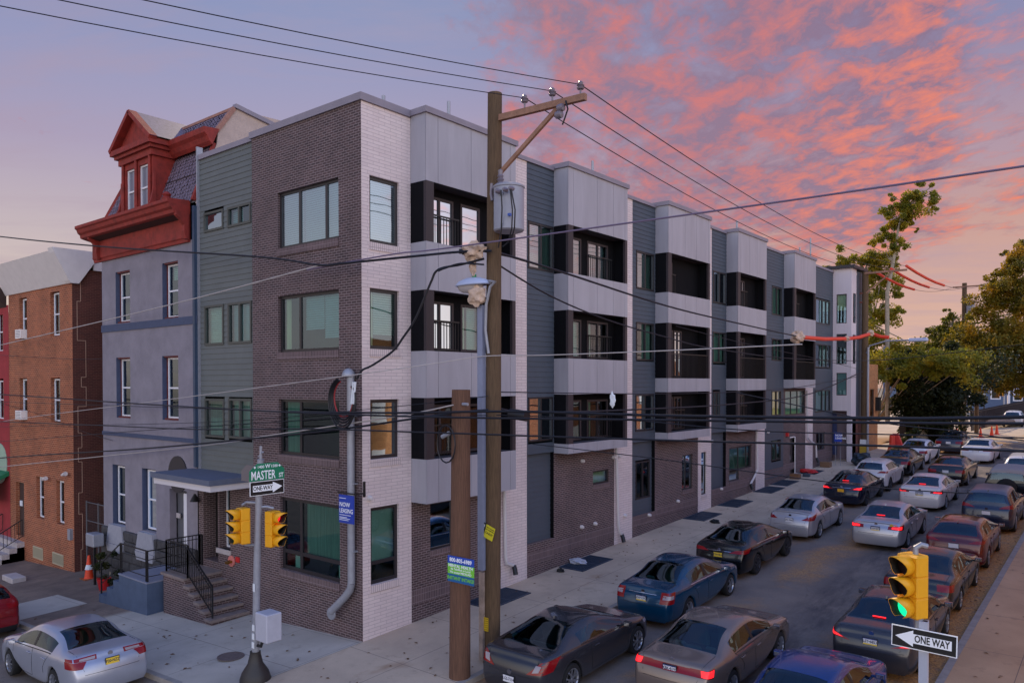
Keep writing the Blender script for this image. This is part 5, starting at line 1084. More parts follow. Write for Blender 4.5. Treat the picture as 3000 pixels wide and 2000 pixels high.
    if spoiler:
        q = []
        for a in (-.7,-.35,0,.35,.7):
            h = bvh.ray_cast(Vector((x0+.13, a, 4)), Vector((0,0,-1)))
            if h[0] is not None: q.append(h[0]+Vector((0,0,.03)))
        MB().tube(q, .028, 6).build('boot_spoiler', paint, car)
    if lipchrome:
        q = []
        for a in (-.42,-.2,0,.2,.42):
            h = bvh.ray_cast(Vector((-5, a, zp+.115)), Vector((1,0,0)))
            if h[0] is not None: q.append(h[0]-Vector((.01,0,0)))
        if len(q) > 1: MB().tube(q, .016, 6).build('chrome_strip', chrome, car)
    if roof_rails:
        for s in (-1, 1):
            q = []
            for t in [P['rg'][1]+.1+(P['ws'][0]-P['rg'][1]-.2)*i/5 for i in range(6)]:
                h = bvh.ray_cast(Vector((t, s*Wd*.58, 4)), Vector((0,0,-1)))
                if h[0] is not None: q.append(h[0]+Vector((0,0,.03)))
            if len(q) > 1: MB().tube(q, .014, 6).build('roof_rail', chrome, car)
    if extra: extra(car, bvh, P)
    bpy.data.meshes.remove(em); return car
silver = carpaint('silver', (168,172,186), .3, .5); gun = carpaint('gunmetal', (50,50,57)); teal = carpaint('teal', (6,58,88)); black = carpaint('black', (12,14,20), .2, .2)
silver2 = carpaint('warm_silver', (172,172,180), .3, .5); navyp = carpaint('navy', (18,26,46)); whitep = carpaint('white', (214,212,216), .3, .0); champ = carpaint('champagne', (128,114,108), .25, .45); pearl = carpaint('pearl', (206,198,196), .3, .1)
bluep = carpaint('blue', (6,52,116)); mar = carpaint('maroon', (86,8,22)); dgrey = carpaint('dark_grey', (52,54,64)); redp = carpaint('red', (128,16,28)); dblue = carpaint('dark_blue', (24,34,60)); dgreen = carpaint('charcoal', (26,30,34))
PK = 'cars parked along the apartment kerb'; DR = 'cars in the moving lane'; PR = 'cars parked along the east kerb'; MS = 'cars parked on the cross street'
R = 'r'; camry12 = [((.34,.90),(1.0,.93),(1.02,.98),(.36,1.0)), ((.62,.76),(1.0,.78),(1.02,.93),(.56,.90),'r'), ((.38,.915),(.72,.925),(.72,.965),(.38,.975),'w')]
make_car('silver_sedan', 'silver sedan with yellow plate parked on the cross street at lower left', 'car', 'sedan', silver, (-3.70, -5.06), 180, camry12, plate=('y','navy','P20•NZZ'), rim='ten', group=MS, antenna=False)
make_car('red_hatchback', 'dark red car cut off at the left edge, behind the silver sedan', 'car', 'hatch', redp, (-11.3, -5.15), 180, [((.5,.86),(1.0,.88),(1.0,1.0),(.52,1.0))], plate=('pa','navy','LJD•9950'), group=MS, antenna=False, detail=2)
make_car('grey_coupe', 'gunmetal two door coupe parked beside the utility pole', 'car', 'coupe', gun, (5.10, .80), 90, [((.40,.68),(.98,.74),(1.16,.98),(.80,.95)), ((.55,.73),(.72,.76),(.80,.88),(.66,.88),'w')], plate=('w','navy','LGS-7114'), rim='five', group=PK, antenna=True, over=dict(zp=.50))
make_car('teal_sedan', 'teal blue sedan with chrome boot strip parked behind the black sedan', 'car', 'oldsedan', teal, (5.10, 6.48), 90, [((.52,.70),(.92,.70),(.98,.98),(.62,.98)), ((.62,.81),(.92,.82),(.92,.91),(.66,.91),'w')], plate=('pa','navy','LRW•2392'), rim='six', group=PK, lipchrome=True, antenna=False, over=dict(L=(-1.08,3.68), zp=.78, W=1.80, H=1.47, top=[(-1.08,.90),(-1.04,1.03),(-.9,1.06),(-.35,1.08),(.40,1.41),(.85,1.46),(1.3,1.47),(1.7,1.42),(2.5,1.03),(3.15,.92),(3.5,.80),(3.64,.68),(3.68,.58)], belt=[(-1,.96),(.5,.96),(2.5,.90),(3.7,.76)]))
make_car('black_sedan', 'glossy black sedan with yellow plate and star alloy wheels between teal and silver sedans', 'car', 'fast', black, (4.88, 11.89), 90, [((.34,.84),(1.0,.84),(1.12,.99),(.62,.93))], plate=('y','navy','P5B•NRA'), rim='dark', group=PK, lipchrome=True, over=dict(zp=.76))
make_car('silver_compact', 'silver compact sedan with swept red lamps and white plate beside the gratings', 'car', 'sedan', silver2, (5.02, 18.07), 90, [((.40,.82),(.95,.80),(1.22,1.02),(.70,.94))], plate=('w','navy','JRS 7866'), rim='five', group=PK, spoiler=True, over=dict(zp=.80, L=(-.92,3.62), wb=2.70, W=1.77, H=1.43))
make_car('navy_sedan', 'navy sedan with orange plate parked ahead of the silver compact', 'car', 'sedan', navyp, (4.78, 25.7), 90, [((.36,.84),(1.0,.84),(1.08,.98),(.70,.96))], on=True, plate=('o','navy',''), rim='dark', group=PK, lipchrome=True)
make_car('white_crossover', 'pale silver crossover hatchback with dark wheel arches parked at the end of the pavement', 'car', 'hatch', pearl, (4.78, 30.3), 90, [((.40,.98),(.95,1.0),(1.05,1.08),(.62,1.10))], rim='dark', group=PK, over=dict(cladding=1))
make_car('black_compact', 'black compact with round badge parked ahead of the pale crossover', 'car', 'sedan', black, (4.62, 36.3), 90, None, rim='five', group=PK, detail=1)
make_car('white_sedan', 'white sedan with a parcel in its side window near the far pole', 'car', 'sedan', whitep, (4.45, 41.9), 90, None, rim='five', group=PK, detail=1)
make_car('dark_sedan', 'dark charcoal sedan farthest along the apartment kerb under the ivy clad tree', 'car', 'sedan', dgrey, (5.3, 49.3), 90, None, rim='five', group=PK, detail=1)
make_car('champagne_sedan', 'champagne sedan with full width red lamp bar waiting in the moving lane', 'car', 'oldsedan', champ, (8.0, 2.55), 90, [((.48,.80),(.92,.78),(.96,.93),(.48,.93),'d'), ((.72,.81),(.92,.80),(.95,.92),(.72,.92),'o')], plate=('pa','navy','XBK•8195'), rim='ten', group=DR, antenna=False, over=dict(lampbar=(.80,.92), zp=.84))
def diamond(car, bvh, P):
    h = bvh.ray_cast(Vector((-5, -.52, .93)), Vector((1,0,0)))
    if h[0] is not None:
        b = MB(); b.obox(h[0]-Vector((.012,0,0)), ((1,0,0),(0,1,1),(0,-1,1)), (.004,.055,.055)); b.build('yellow_diamond_sticker', mat('sticker_yellow', (206,168,40), .5), car)
make_car('silver_lit_sedan', 'silver sedan with lit brake lamps and yellow diamond sticker in the moving lane', 'car', 'sedan', silver2, (8.10, 18.25), 90, [((.40,.80),(1.0,.78),(1.05,.96),(.46,.90))], on=True, plate=('pa','navy','KNA•0076'), rim='five', group=DR, spoiler=True, extra=diamond)
make_car('pearl_sedan', 'cream white sedan with lit brake lamps in the moving lane', 'car', 'fast', pearl, (7.92, 26.6), 90, [((.42,.84),(1.0,.82),(1.02,.97),(.50,.93))], on=True, plate=('pa','navy','JLR•1249'), rim='five', group=DR)
make_car('black_lane_sedan', 'black sedan in the moving lane ahead of the cream white one', 'car', 'fast', black, (7.68, 34.2), 90, None, plate=('w','navy',''), rim='five', group=DR, detail=1)
make_car('white_lane_sedan', 'white sedan with dark rear glass at the head of the moving lane', 'car', 'sedan', whitep, (7.70, 44.0), 90, [((.36,.80),(1.0,.80),(1.04,.94),(.56,.94))], plate=('w','navy',''), rim='five', group=DR, detail=1)
make_car('blue_sedan', 'bright blue sedan cut off at the bottom edge of the picture', 'car', 'sedan', bluep, (10.62, .95), 90, None, rim='five', group=PR, antenna=False)
make_car('charcoal_sedan', 'charcoal sedan with pale roof glare and plate LSY 6853 behind the right signal', 'car', 'sedan', gun, (10.88, 6.40), 90, [((.40,.76),(.98,.82),(1.08,.96),(.82,.92))], on=True, plate=('pa','navy','LSY•6853'), rim='five', group=PR, over=dict(zp=.82), lipchrome=False,)
make_car('dark_old_sedan', 'dark grey older sedan behind the yellow signal head', 'car', 'oldsedan', dgreen, (10.80, 11.55), 90, [((.50,.74),(.95,.74),(1.0,.92),(.55,.92))], rim='hub', group=PR, antenna=False)
make_car('maroon_hatchback', 'maroon hatchback parked on the east kerb ahead of the dark grey sedan', 'car', 'hatch', mar, (10.82, 16.8), 90, [((.40,.90),(.98,.92),(1.08,1.04),(.70,1.0))], plate=('w','navy',''), rim='five', group=PR, over=dict(L=(-.85,3.5), wb=2.65, W=1.82, H=1.48, top=[(-.85,.98),(-.81,1.10),(-.72,1.14),(-.12,1.42),(.3,1.47),(.9,1.48),(1.3,1.47),(1.6,1.42),(2.45,1.06),(3.0,.96),(3.3,.85),(3.45,.72),(3.5,.62)], rg=(-.72,-.12), ws=(1.6,2.45), sg=(0,2.3)))
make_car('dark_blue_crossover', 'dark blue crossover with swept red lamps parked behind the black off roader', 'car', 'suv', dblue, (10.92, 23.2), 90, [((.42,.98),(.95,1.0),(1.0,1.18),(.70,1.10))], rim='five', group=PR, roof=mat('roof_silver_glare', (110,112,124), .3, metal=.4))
def spare(car, bvh, P): MB().lathe([(0,-.28),(.30,-.28),(.40,-.22),(.40,-.04),(.30,0),(0,0)], (P['L'][0]-.02, 0, 1.02), 'x', 24, False).build('spare_wheel', tyre_m, car, smooth=True)
make_car('black_off_roader', 'black boxy off roader with ribbed pale roof at the right edge', 'car', 'jeep', black, (11.0, 28.6), 90, [((.72,.85),(.88,.85),(.88,1.05),(.72,1.05))], rim='five', group=PR, over=dict(boxy=1), roof=mat('pale_hardtop', (150,142,140), .6), extra=spare, antenna=False)
make_car('white_wagon', 'white wagon half hidden beyond the black off roader', 'car', 'suv', whitep, (10.95, 35.0), 90, None, rim='five', group=PR, detail=1)
make_car('white_suv', 'white off road wagon driving away near the orange cones', 'car', 'suv', whitep, (5.6, 82.5), 90, [((.70,.95),(.92,.95),(.92,1.25),(.70,1.25))], rim='five', detail=1, over=dict(boxy=1, cladding=1))
make_car('black_cross_car', 'black car crossing the far intersection in front of the blue houses', 'car', 'fast', black, (6.6, 100.5), 0, None, rim='five', detail=1)
# ============================================================ POLES
wood = mat('weathered_pole_wood', (94,74,54), .9, nv=.35, ns=5, stretch=(9,9,.6), bump=.8, bs=9); wood2 = mat('raw_pole_wood', (104,74,58), .9, nv=.35, ns=5, stretch=(12,12,.5), bump=1, bs=10)
arm_m = mat('crossarm_wood', (150,112,92), .85, nv=.25, ns=5); porc = mat('grey_porcelain', (120,112,124), .3); blk = mat('black_cable', (20,20,28), .5); wht = mat('pale_cable', (176,168,166), .6); cloth = mat('line_hose_cloth', (196,170,150), .9, nv=.3, ns=8)
up_ = thing('utility_pole', 'tall wooden utility pole at the kerb with one sided crossarm and grey transformer', 'utility pole', (3.54, .97, 0))
MB().tube([(3.54,.97,-.1), (3.60,.97,4), (3.63,.97,9), (3.67,.97,13.47)], [.205,.19,.178,.17], 18).build('pole', wood, up_, smooth=True)
MB().bar((3.80,.97,12.87), (6.22,.97,12.80), .115, .14).build('crossarm', arm_m, up_)
MB().bar((3.78,1.02,11.6), (5.5,1.0,12.76), .07, .09).build('brace', arm_m, up_)
def insulator(p, par, n='insulator', s=1): return MB().lathe([(.02,-.16),(.02,0),(.07,.0),(.085,.03),(.055,.05),(.085,.08),(.05,.10),(.06,.14),(.03,.17),(0,.17)], p, 'z', 12, False).build(n, porc, par, smooth=True)
INS = [(4.56,.97,13.06), (5.34,.97,13.03), (6.09,.97,12.99)]
for p in INS: insulator(p, up_)
for dx, dz in ((0,0),(-.05,-.14)): MB().lathe([(0,-.09),(.08,-.07),(.09,0),(.08,.07),(0,.09)], (5.62+dx, .9, 12.68+dz), 'x', 12, False).build('hanging_insulator', porc, up_, smooth=True)
MB().tube([(5.75,.9,12.8),(5.82,.88,12.6),(5.72,.9,12.42),(5.66,.9,12.3)], .02, 6).build('jumper', blk, up_)
tfm = mat('transformer_paint', (146,148,162), .35, nv=.05)
tf = MB().lathe([(.0,-.0),(.32,.0),(.35,.03),(.35,.98),(.37,1.0),(.37,1.03),(.33,1.06),(0,1.10)], (4.19, .85, 10.15), 'z', 28, False).build('transformer', tfm, up_, smooth=True)
MB().lathe([(.0,0),(.06,0),(.09,.05),(.05,.08),(.09,.13),(.05,.16),(.08,.21),(.05,.24),(.06,.34),(0,.38)], (3.98, .8, 11.24), 'z', 12, False).build('bushing', porc, tf, smooth=True)
for a in (-.1, .12, .3): MB().lathe([(.05,0),(.06,-.08),(.03,-.14),(0,-.14)], (4.3+a, .50-.0*a, 11.0), 'y', 8, False).build('bushing', porc, tf, smooth=True)
text('X3', .11, mat('stencil_dark', (50,50,64), .6), (4.28, .486, 10.93), (1,0,0), (0,0,1), tf)
MB().box((4.44, .56, 10.42), (4.50, .50, 10.48)).build('blue_sticker', mat('sticker_blue', (50,84,170), .5), tf)
b = MB()
for z in (10.35, 10.95): b.box((3.7, .84, z), (3.9, .94, z+.06))
b.build('hanger_bracket', M['steel'], tf)
MB().tube([(3.78,.72,11.3),(3.76,.72,11.05),(3.8,.72,10.9)], .035, 8).build('fuse_cutout', porc, up_)
for pts in ([(4.33,.4,11.0),(4.36,.4,10.6),(4.25,.5,10.1),(4.12,.55,9.75)], [(4.6,.4,10.95),(4.66,.4,10.5),(4.64,.4,10.1),(4.5,.45,9.82),(4.3,.5,9.75)], [(4.62,.4,11.0),(4.72,.42,10.5),(4.70,.42,10.1),(4.52,.5,9.8)]): pipe_obj('drop_lead', pts, .016, blk, up_, 6)
# riser channel and conduit on the pole
MB().box((3.36, .68, 2.25), (3.52, .80, 8.5)).build('cable_guard', mat('blue_grey_guard', (128,134,158), .5, nv=.08), up_)
MB().box((3.38, .70, .1), (3.50, .79, 2.2)).build('riser_conduit', mat('rusty_conduit', (150,132,122), .7, nv=.35, ns=4), up_)
# street lamp
MB().tube([(3.66,.74,7.36),(3.60,.70,7.9),(3.66,.66,8.5),(3.80,.64,8.9),(3.93,.66,9.0),(3.72,.68,9.04)], .035, 10).build('lamp_arm', M['steel'], up_, smooth=True)
lp = MB().lathe([(0,.15),(.16,.13),(.30,.07),(.36,.0),(.37,-.03),(.34,-.05)], (0,0,0), 'z', 24, False).build('lamp_head', mat('lamp_housing', (176,186,214), .4), up_, smooth=True)
for v in lp.data.vertices: v.co = Vector((v.co.x*1.42+3.22, v.co.y*.62+.68, v.co.z*1.0+9.02))
lb = MB().lathe([(.30,0),(.27,-.09),(.17,-.16),(0,-.19)], (0,0,0), 'z', 20, False).build('lamp_lens', mat('lamp_lens', (176,168,168), .2), lp, smooth=True)
for v in lb.data.vertices: v.co = Vector((v.co.x*1.3+3.15, v.co.y*.58+.68, v.co.z+8.98))
MB().lathe([(0,.08),(.05,.08),(.05,0),(0,0)], (3.27, .68, 9.15), 'z', 12, False).build('photocell', mat('green_photocell', (16,130,80), .4), lp)
def crumple(c, rx, ry, rz, n, name, m, par, seed=1):
    rr = random.Random(seed); bm = bmesh.new(); bmesh.ops.create_icosphere(bm, subdivisions=3, radius=1); ph = [rr.uniform(0, 6) for _ in range(3)]
    for v in bm.verts: k = rr.uniform(.92, 1.08)*(1+.22*math.sin(v.co.x*5+ph[0])*math.sin(v.co.z*6+ph[1])+.15*math.sin(v.co.y*9+ph[2])); v.co = Vector((v.co.x*rx*k+c[0], v.co.y*ry*k+c[1], v.co.z*rz*k+c[2]))
    me = bpy.data.meshes.new(name); bm.to_mesh(me); bm.free(); me.materials.append(m); o = bpy.data.objects.new(name, me); COL.objects.link(o)
    if par: o.parent = par; o.matrix_parent_inverse = Matrix.Translation(-par.location)
    return o
crumple((3.32,.62,9.78), .30,.16,.20, 0, 'insulating_blanket', cloth, up_, 3); crumple((3.0,.62,9.80), .16,.08,.07, 0, 'insulating_blanket', blk, up_, 4); crumple((3.28,.62,9.42), .08,.07,.20, 0, 'insulating_blanket', cloth, up_, 5); crumple((3.42,.6,8.72), .24,.12,.22, 0, 'insulating_blanket', cloth, up_, 6)
text_y = mat('sign_ink', (26,30,34), .5)
cs = thing('cash_sign', 'yellow buy houses for cash sign nailed askew on the utility pole', 'sign', (3.62, .74, 3.1)); ang = math.radians(-18)
rt_ = Vector((math.cos(ang), 0, math.sin(ang))); upv = Vector((-math.sin(ang), 0, math.cos(ang))); c0 = Vector((3.68,.735,3.16))
MB().obox(c0, (rt_, (0,1,0), upv), (.14,.004,.16)).build('sign_board', mat('sign_yellow', (220,208,40), .5), cs); MB().obox(c0-rt_*.19, (rt_, (0,1,0), upv), (.055,.0045,.17)).build('black_strip', text_y, cs)
for s_, dz, sz in (('I BUY HOUSES', .10, .04), ('ANY CONDITION', .05, .033), ('CASH!!', -.03, .075)): text(s_, sz, text_y, c0+upv*0+rt_*(.07-(.14-dz)*.0)+upv*(dz)-Vector((0,.006,0))-rt_*.07, rt_, upv, cs, bold=.001)
text('77-715-1122', .05, mat('sign_white', (236,238,244), .5, emit=.05), c0-rt_*.19-Vector((0,.006,0)), upv, -rt_, cs, bold=.001)
yt = thing('pole_tag', 'yellow punched metal tag low on the tall utility pole', 'tag', (3.55, .75, 1.0)); b = MB(); 
for i in range(5): b.box((3.46+i*.04, .742, .82), (3.475+i*.04, .75, 1.14))
for i in range(7): b.box((3.46, .741, .82+i*.05), (3.635, .749, .84+i*.05))
b.build('tag_grid', mat('tag_yellow', (214,178,30), .5), yt)
# short pole with sign
sp_ = thing('short_pole', 'cut off wooden pole standing in front of the tall utility pole', 'pole', (3.53, -.13, 0))
MB().tube([(3.53,-.13,-.1),(3.56,-.13,3),(3.59,-.13,6.52)], [.245,.228,.21], 20).build('pole', wood2, sp_, smooth=True)
MB().tube([(3.78,-.28,6.20),(3.95,-.30,6.2)], .035, 8).build('bolt_stub', M['steel'], sp_); 
MB().tube([(3.45,-.36,5.55),(3.25,-.40,5.45)], .05, 8).build('splice_case', M['steel'], sp_)
pipe_obj('cable_loop', [(3.5+.28*math.cos(t)*1.0-.1, -.42, 5.3+.42*math.sin(t)) for t in [i*math.pi/8 for i in range(17)]], .018, blk, sp_, 6)
ms = thing('health_sign', 'blue and green MENTAL HEALTH sign with phone number on the short pole', 'sign', (3.8, -.4, 2.5)); rx = Vector((1, 0, .0)); 
def sp_q(x, z): return (x, -.405, z)
b = MB(); 
for k, (z0, z1) in enumerate(((2.63,2.80),(2.40,2.63),(2.22,2.40))): b.cur = k; b.box((3.42,-.40,z0), (4.21,-.385,z1-.001*0))
b.build('sign_board', [mat('sign_mid_blue', (28,72,176), .5), mat('sign_lime', (116,196,60), .5), mat('sign_teal', (20,92,150), .5)], ms)
sw = mat('sign_white', (236,238,244)); text('800-805-6989', .125, sw, (3.815,-.404,2.715), (1,0,0), (0,0,1), ms, bold=.003, sx=.95); text('MENTAL HEALTH', .09, sw, (3.815,-.404,2.585), (1,0,0), (0,0,1), ms, bold=.002, sx=1.05)
text('via TeleMed or Local', .07, sw, (3.815,-.404,2.515), (1,0,0), (0,0,1), ms, bold=.001); text('We accept MEDICAID', .07, sw, (3.815,-.404,2.445), (1,0,0), (0,0,1), ms, bold=.001); text('INSTANT INTAKE!', .105, mat('sign_lime', (116,196,60)), (3.815,-.404,2.31), (1,0,0), (0,0,1), ms, bold=.003, sx=.95)
# ------------------------------------------------------------ signals
ybody = mat('signal_yellow', (232,164,20), .45, nv=.05, ns=6); lens_off = mat('signal_lens_dark', (34,20,20), .3); grn = mat('green_signal_lit', (20,220,150), .3, emit=1.1); rdl = mat('red_signal_lit', (235,36,46), .3, emit=1.0); visin = mat('visor_inside', (30,24,18), .8)
def signal_head(parent, c, face, lit, hw=.15, H=.80, vis=.24):
    """face: unit vector the lenses look along"""
    f = Vector(face).normalized(); r = Vector((0,0,1)).cross(f).normalized(); c = Vector(c); hd = MB()
    for k in range(3):
        zc = c+Vector((0,0,(1-k)*H/3)); hd.obox(zc, (f, r, (0,0,1)), (.10, hw, H/6-.006))
    hd.obox(c-f*.02, (f, r, (0,0,1)), (.10, hw-.015, H/2+.005)); h = hd.build('signal_head', ybody, parent, bevel=.012)
    for k in range(3):
        zc = c+Vector((0,0,(1-k)*H/3))+f*.10; vs = MB(); n = 16; rr = hw*.86; i0 = len(vs.v)
        for j in range(n+1):
            a = math.radians(-62+304*j/n); d = r*math.cos(a)*rr+Vector((0,0,1))*math.sin(a)*rr; ln = vis*(.55+.45*max(0, math.sin(a)))
            for off in (0, ln): vs.v.append(tuple(zc+d+f*off))
        for j in range(n): a = i0+2*j; vs.f.append((a, a+2, a+3, a+1)); vs.mi.append(0)
        v = vs.build('visor', [ybody, visin], h, smooth=True, recalc=False); md = v.modifiers.new('s', 'SOLIDIFY'); md.thickness = .008; md.offset = -1; md.material_offset = 1; md.material_offset_rim = 0; 
        ln = MB(); ring = [zc+f*.012+(r*math.cos(t)+Vector((0,0,1))*math.sin(t))*rr*.95 for t in [2*math.pi*q/20 for q in range(20)]]; ln.quad(*ring)
        ln.build('lens', {'g': grn, 'r': rdl}.get(lit) if (lit == 'g' and k == 2) or (lit == 'r' and k == 0) else lens_off, h)
    return h
sg1 = thing('signal_pole', 'steel signal pole with street name signs, two yellow signal heads and a control box', 'traffic signal', (-.22, -2.98, -.15))
MB().tube([(-.22,-2.98,-.1),(-.12,-2.98,2.5),(-.0,-2.98,4.6),(.05,-2.98,4.95)], [.085,.08,.075,.07], 14).build('pole', M['steel'], sg1, smooth=True)
MB().lathe([(.36,-.25),(.35,-.08),(.30,.08),(.17,.28),(.12,.50),(.12,.55),(0,.55)], (-.21,-2.98,-.02), 'z', 20, False).build('bell_base', mat('black_cast_base', (40,36,36), .5), sg1, smooth=True)
MB().tube([(.05,-2.98,4.95),(.06,-2.98,5.25)], .03, 8).tube([(-.04,-2.98,5.0),(.14,-2.98,5.12)], .02, 6).build('pole_cap_clamp', M['steel'], sg1)
signal_head(sg1, (-.27,-3.24,3.44), (-.12,-1,0), 'g', vis=.3); signal_head(sg1, (.21,-2.78,3.36), (.97,.2,0), 'r', vis=.3)
MB().tube([(-.34,-3.22,3.9),(-.34,-3.1,3.95),(-.05,-2.98,3.95)], .03, 8).tube([(.2,-2.75,3.82),(.1,-2.85,3.86),(-.03,-2.98,3.86)], .03, 8).tube([(-.34,-3.15,2.98),(-.08,-2.98,2.98)], .025, 8).build('head_bracket', M['steel'], sg1)
MB().box((.0, -3.12, .86), (.46, -2.72, 1.50)).build('control_box', mat('control_box_grey', (176,176,188), .5, nv=.05), sg1, bevel=.02)
MB().tube([(.1,-2.98,.86),(.05,-3.0,.7),(-.12,-2.98,.68)], .035, 8).build('conduit_elbow', M['iron'], sg1)
MB().obox((-.12,-3.065,2.02), ((1,0,0),(0,1,0),(0,0,1)), (.04,.004,.09)).obox((-.14,-3.07,1.1), ((1,0,0),(0,1,0),(0,0,1)), (.05,.004,.07)).obox((-.15,-3.07,.9), ((1,0,0),(0,1,0),(0,0,1)), (.05,.004,.07)).obox((-.16,-3.07,.7), ((1,0,0),(0,1,0),(0,0,1)), (.05,.004,.07)).build('sticker', M['paper'], sg1)
gs = mat('street_sign_green', (14,122,88), .45); bkk = mat('sign_black', (22,22,26), .45); XS = .09
poly = [(-3.30,4.47),(-3.30,4.70),(-3.10,4.86),(-2.58,4.86),(-2.40,4.70),(-2.40,4.47)]
ns_ = thing('street_name_sign', 'green MASTER ST name blade on top of the signal pole', 'street sign', (XS, -2.98, 4.47)); MB().prism(poly, XS, XS+.02, 'yz').build('sign_blade', gs, ns_)
text('MASTER', .28, sw, (XS+.023, -2.955, 4.585), (0,1,0), (0,0,1), ns_, sx=.62, bold=.003); text('ST', .14, sw, (XS+.023, -2.49, 4.555), (0,1,0), (0,0,1), ns_, sx=.8, bold=.002); text('1400', .09, sw, (XS+.023, -3.02, 4.78), (0,1,0), (0,0,1), ns_, bold=.001); text('W', .125, sw, (XS+.023, -2.84, 4.785), (0,1,0), (0,0,1), ns_, bold=.002); text('1500', .09, sw, (XS+.023, -2.67, 4.78), (0,1,0), (0,0,1), ns_, bold=.001)
b = MB()
for y in (-3.17, -2.53): b.obox((XS+.022, y, 4.78), ((1,0,0),(0,1,1),(0,-1,1)), (.002,.02,.02))
b.build('arrow_mark', sw, ns_)
for o_ in ns_.children:
    if o_.name.startswith('lettering') and o_.data.vertices and abs(o_.data.vertices[0].co.z-4.585) < .14 and False: pass
cb = thing('cross_street_sign', 'grey backed name blade turned away at the top of the signal pole', 'street sign', (-.0, -3.0, 4.4)); MB().prism([(-.62,4.42),(-.62,4.64),(-.40,4.80),(.05,4.80),(.05,4.42)], -3.06, -3.04, 'xz').build('sign_blade', mat('sign_back_grey', (112,104,106), .6), cb)
ow = thing('one_way_sign', 'black and white ONE-WAY sign with right arrow below the street name', 'one way sign', (XS, -2.98, 4.15))
def one_way(par, org, r, up, w, h, s, flip=False):
    r, up = Vector(r), Vector(up); nn = r.cross(up).normalized(); org = Vector(org); 
    MB().obox(org, (r, up, nn), (w/2, h/2, .006)).build('sign_border', sw, par, bevel=.0); MB().obox(org+nn*.007, (r, up, nn), (w/2-.012, h/2-.012, .003)).build('sign_plate', bkk, par)
    sg_ = -1 if flip else 1; q = [(-w*.42,-h*.22),(w*.16,-h*.22),(w*.16,-h*.38),(w*.44,0),(w*.16,h*.38),(w*.16,h*.22),(-w*.42,h*.22)]
    b = MB(); p = [org+nn*.0115+r*(a*sg_)+up*c for a, c in q]; b.quad(*[p[i] for i in (0,1,5,6)]); b.quad(p[2],p[3],p[4]); b.build('arrow', sw, par, recalc=False)
    text(s, h*(.42 if not flip else .47), bkk, org+nn*.0135+r*(-w*(.13 if not flip else .125)*sg_), r, up, par, sx=.78 if not flip else .66, bold=.003)
one_way(ow, (XS+.01, -2.85, 4.30), (0,1,0), (0,0,1), .88, .32, 'ONE-WAY')
# right hand signal
s3 = thing('corner_signal', 'yellow signal head with green lit on a post at lower right', 'traffic signal', (13.36, -2.1, -.1))
MB().box((13.31, -2.13, -.4), (13.41, -2.05, 3.66)).build('post', mat('pale_post', (172,176,190), .5, nv=.06), s3)
signal_head(s3, (13.21, -2.0, 4.07), (-.5,-.87,0), 'g', hw=.155, H=.80); MB().tube([(13.24,-1.98,4.47),(13.24,-1.98,4.56),(13.30,-1.96,4.60),(13.36,-1.92,4.58)], .035, 10).tube([(13.3,-2.05,3.45),(13.3,-2.05,3.68)], .05, 10).build('slip_fitter', M['steel'], s3, smooth=True)
MB().box((13.28,-2.10,3.50),(13.40,-1.98,3.66)).build('post_cap', M['steel'], s3)
ow2 = thing('one_way_sign', 'ONE WAY sign with left arrow below the right hand signal', 'one way sign', (13.37, -2.17, 3.3)); one_way(ow2, (13.375, -2.17, 3.44), (1,0,-.02), (.02,0,1), .74, .27, 'ONE WAY', True)
# ------------------------------------------------------------ far poles
def far_pole(nm, lab, x, y, zt, arm=None, r=.17, z0=None):
    t = thing(nm, lab, 'utility pole', (x, y, gz(x, y))); MB().tube([(x,y,gz(x,y)-.2),(x,y,zt)], [r,r*.8], 14).build('pole', wood, t, smooth=True)
    if arm: MB().bar((arm[0],y-.15,arm[2]), (arm[1],y-.15,arm[2]), .12, .12).build('crossarm', arm_m, t)
    return t
fp = far_pole('utility_pole', 'wooden utility pole at the foot of the white tower with orange hose on its wires', 1.50, 41.5, 14.0, (1.5, 4.05, 13.9), .24)
MB().bar((1.6,41.35,12.6), (3.1,41.35,13.8), .08).build('brace', arm_m, fp)
for z in (12.6, 12.0, 9.6): MB().bar((.8,41.4,z), (1.6,41.4,z), .12).build('side_bracket', mat('rust_bracket', (110,66,56), .7), fp)
q0 = on_y(*cr('T2', 435, 580), 41.3); q1 = on_y(*cr('T2', 620, 465), 41.3); q2 = on_y(*cr('T2', 830, 458), 41.3)
MB().tube([q0, q0+Vector((.2,0,.5)), q1, q2], .05, 8).build('lamp_arm', M['steel'], fp, smooth=True); hd = MB().obox(q2+Vector((.5,0,0)), ((1,0,0),(0,1,0),(0,0,1)), (.55,.2,.11)).build('lamp_head', mat('lamp_housing', (176,186,214)), fp, bevel=.05)
MB().tube([(1.78,41.2,1.8),(1.78,41.2,9.0)], .07, 8).build('riser_conduit', M['steel'], fp)
yg = MB().box((1.27,41.22,1.95),(1.75,41.26,2.55)).build('yellow_guard', mat('guard_yellow', (170,140,40), .6), fp); MB().box((1.3,41.2,2.6),(1.7,41.24,2.9)).build('pole_notice', M['paper'], fp)
fp2 = far_pole('utility_pole', 'utility pole with yellow edge guard and transformer in front of the far fence', 2.98, 69.9, 16.0, (2.04, 4.6, 15.65), .25)
MB().box((2.62,69.6,2.2),(2.72,69.8,9.2)).build('yellow_guard', mat('guard_bright_yellow', (214,206,60), .6), fp2); MB().lathe([(0,0),(.35,0),(.35,1.1),(0,1.15)], (3.5,69.8,13.1), 'z', 16, False).build('transformer', tfm, fp2, smooth=True); MB().box((3.0,69.55,6.6),(3.35,69.6,7.5)).build('parking_sign', M['paper'], fp2)
fp3 = far_pole('utility_pole', 'dark short pole standing just behind the yellow guarded pole', 3.75, 72.0, 9.2, None, .2)
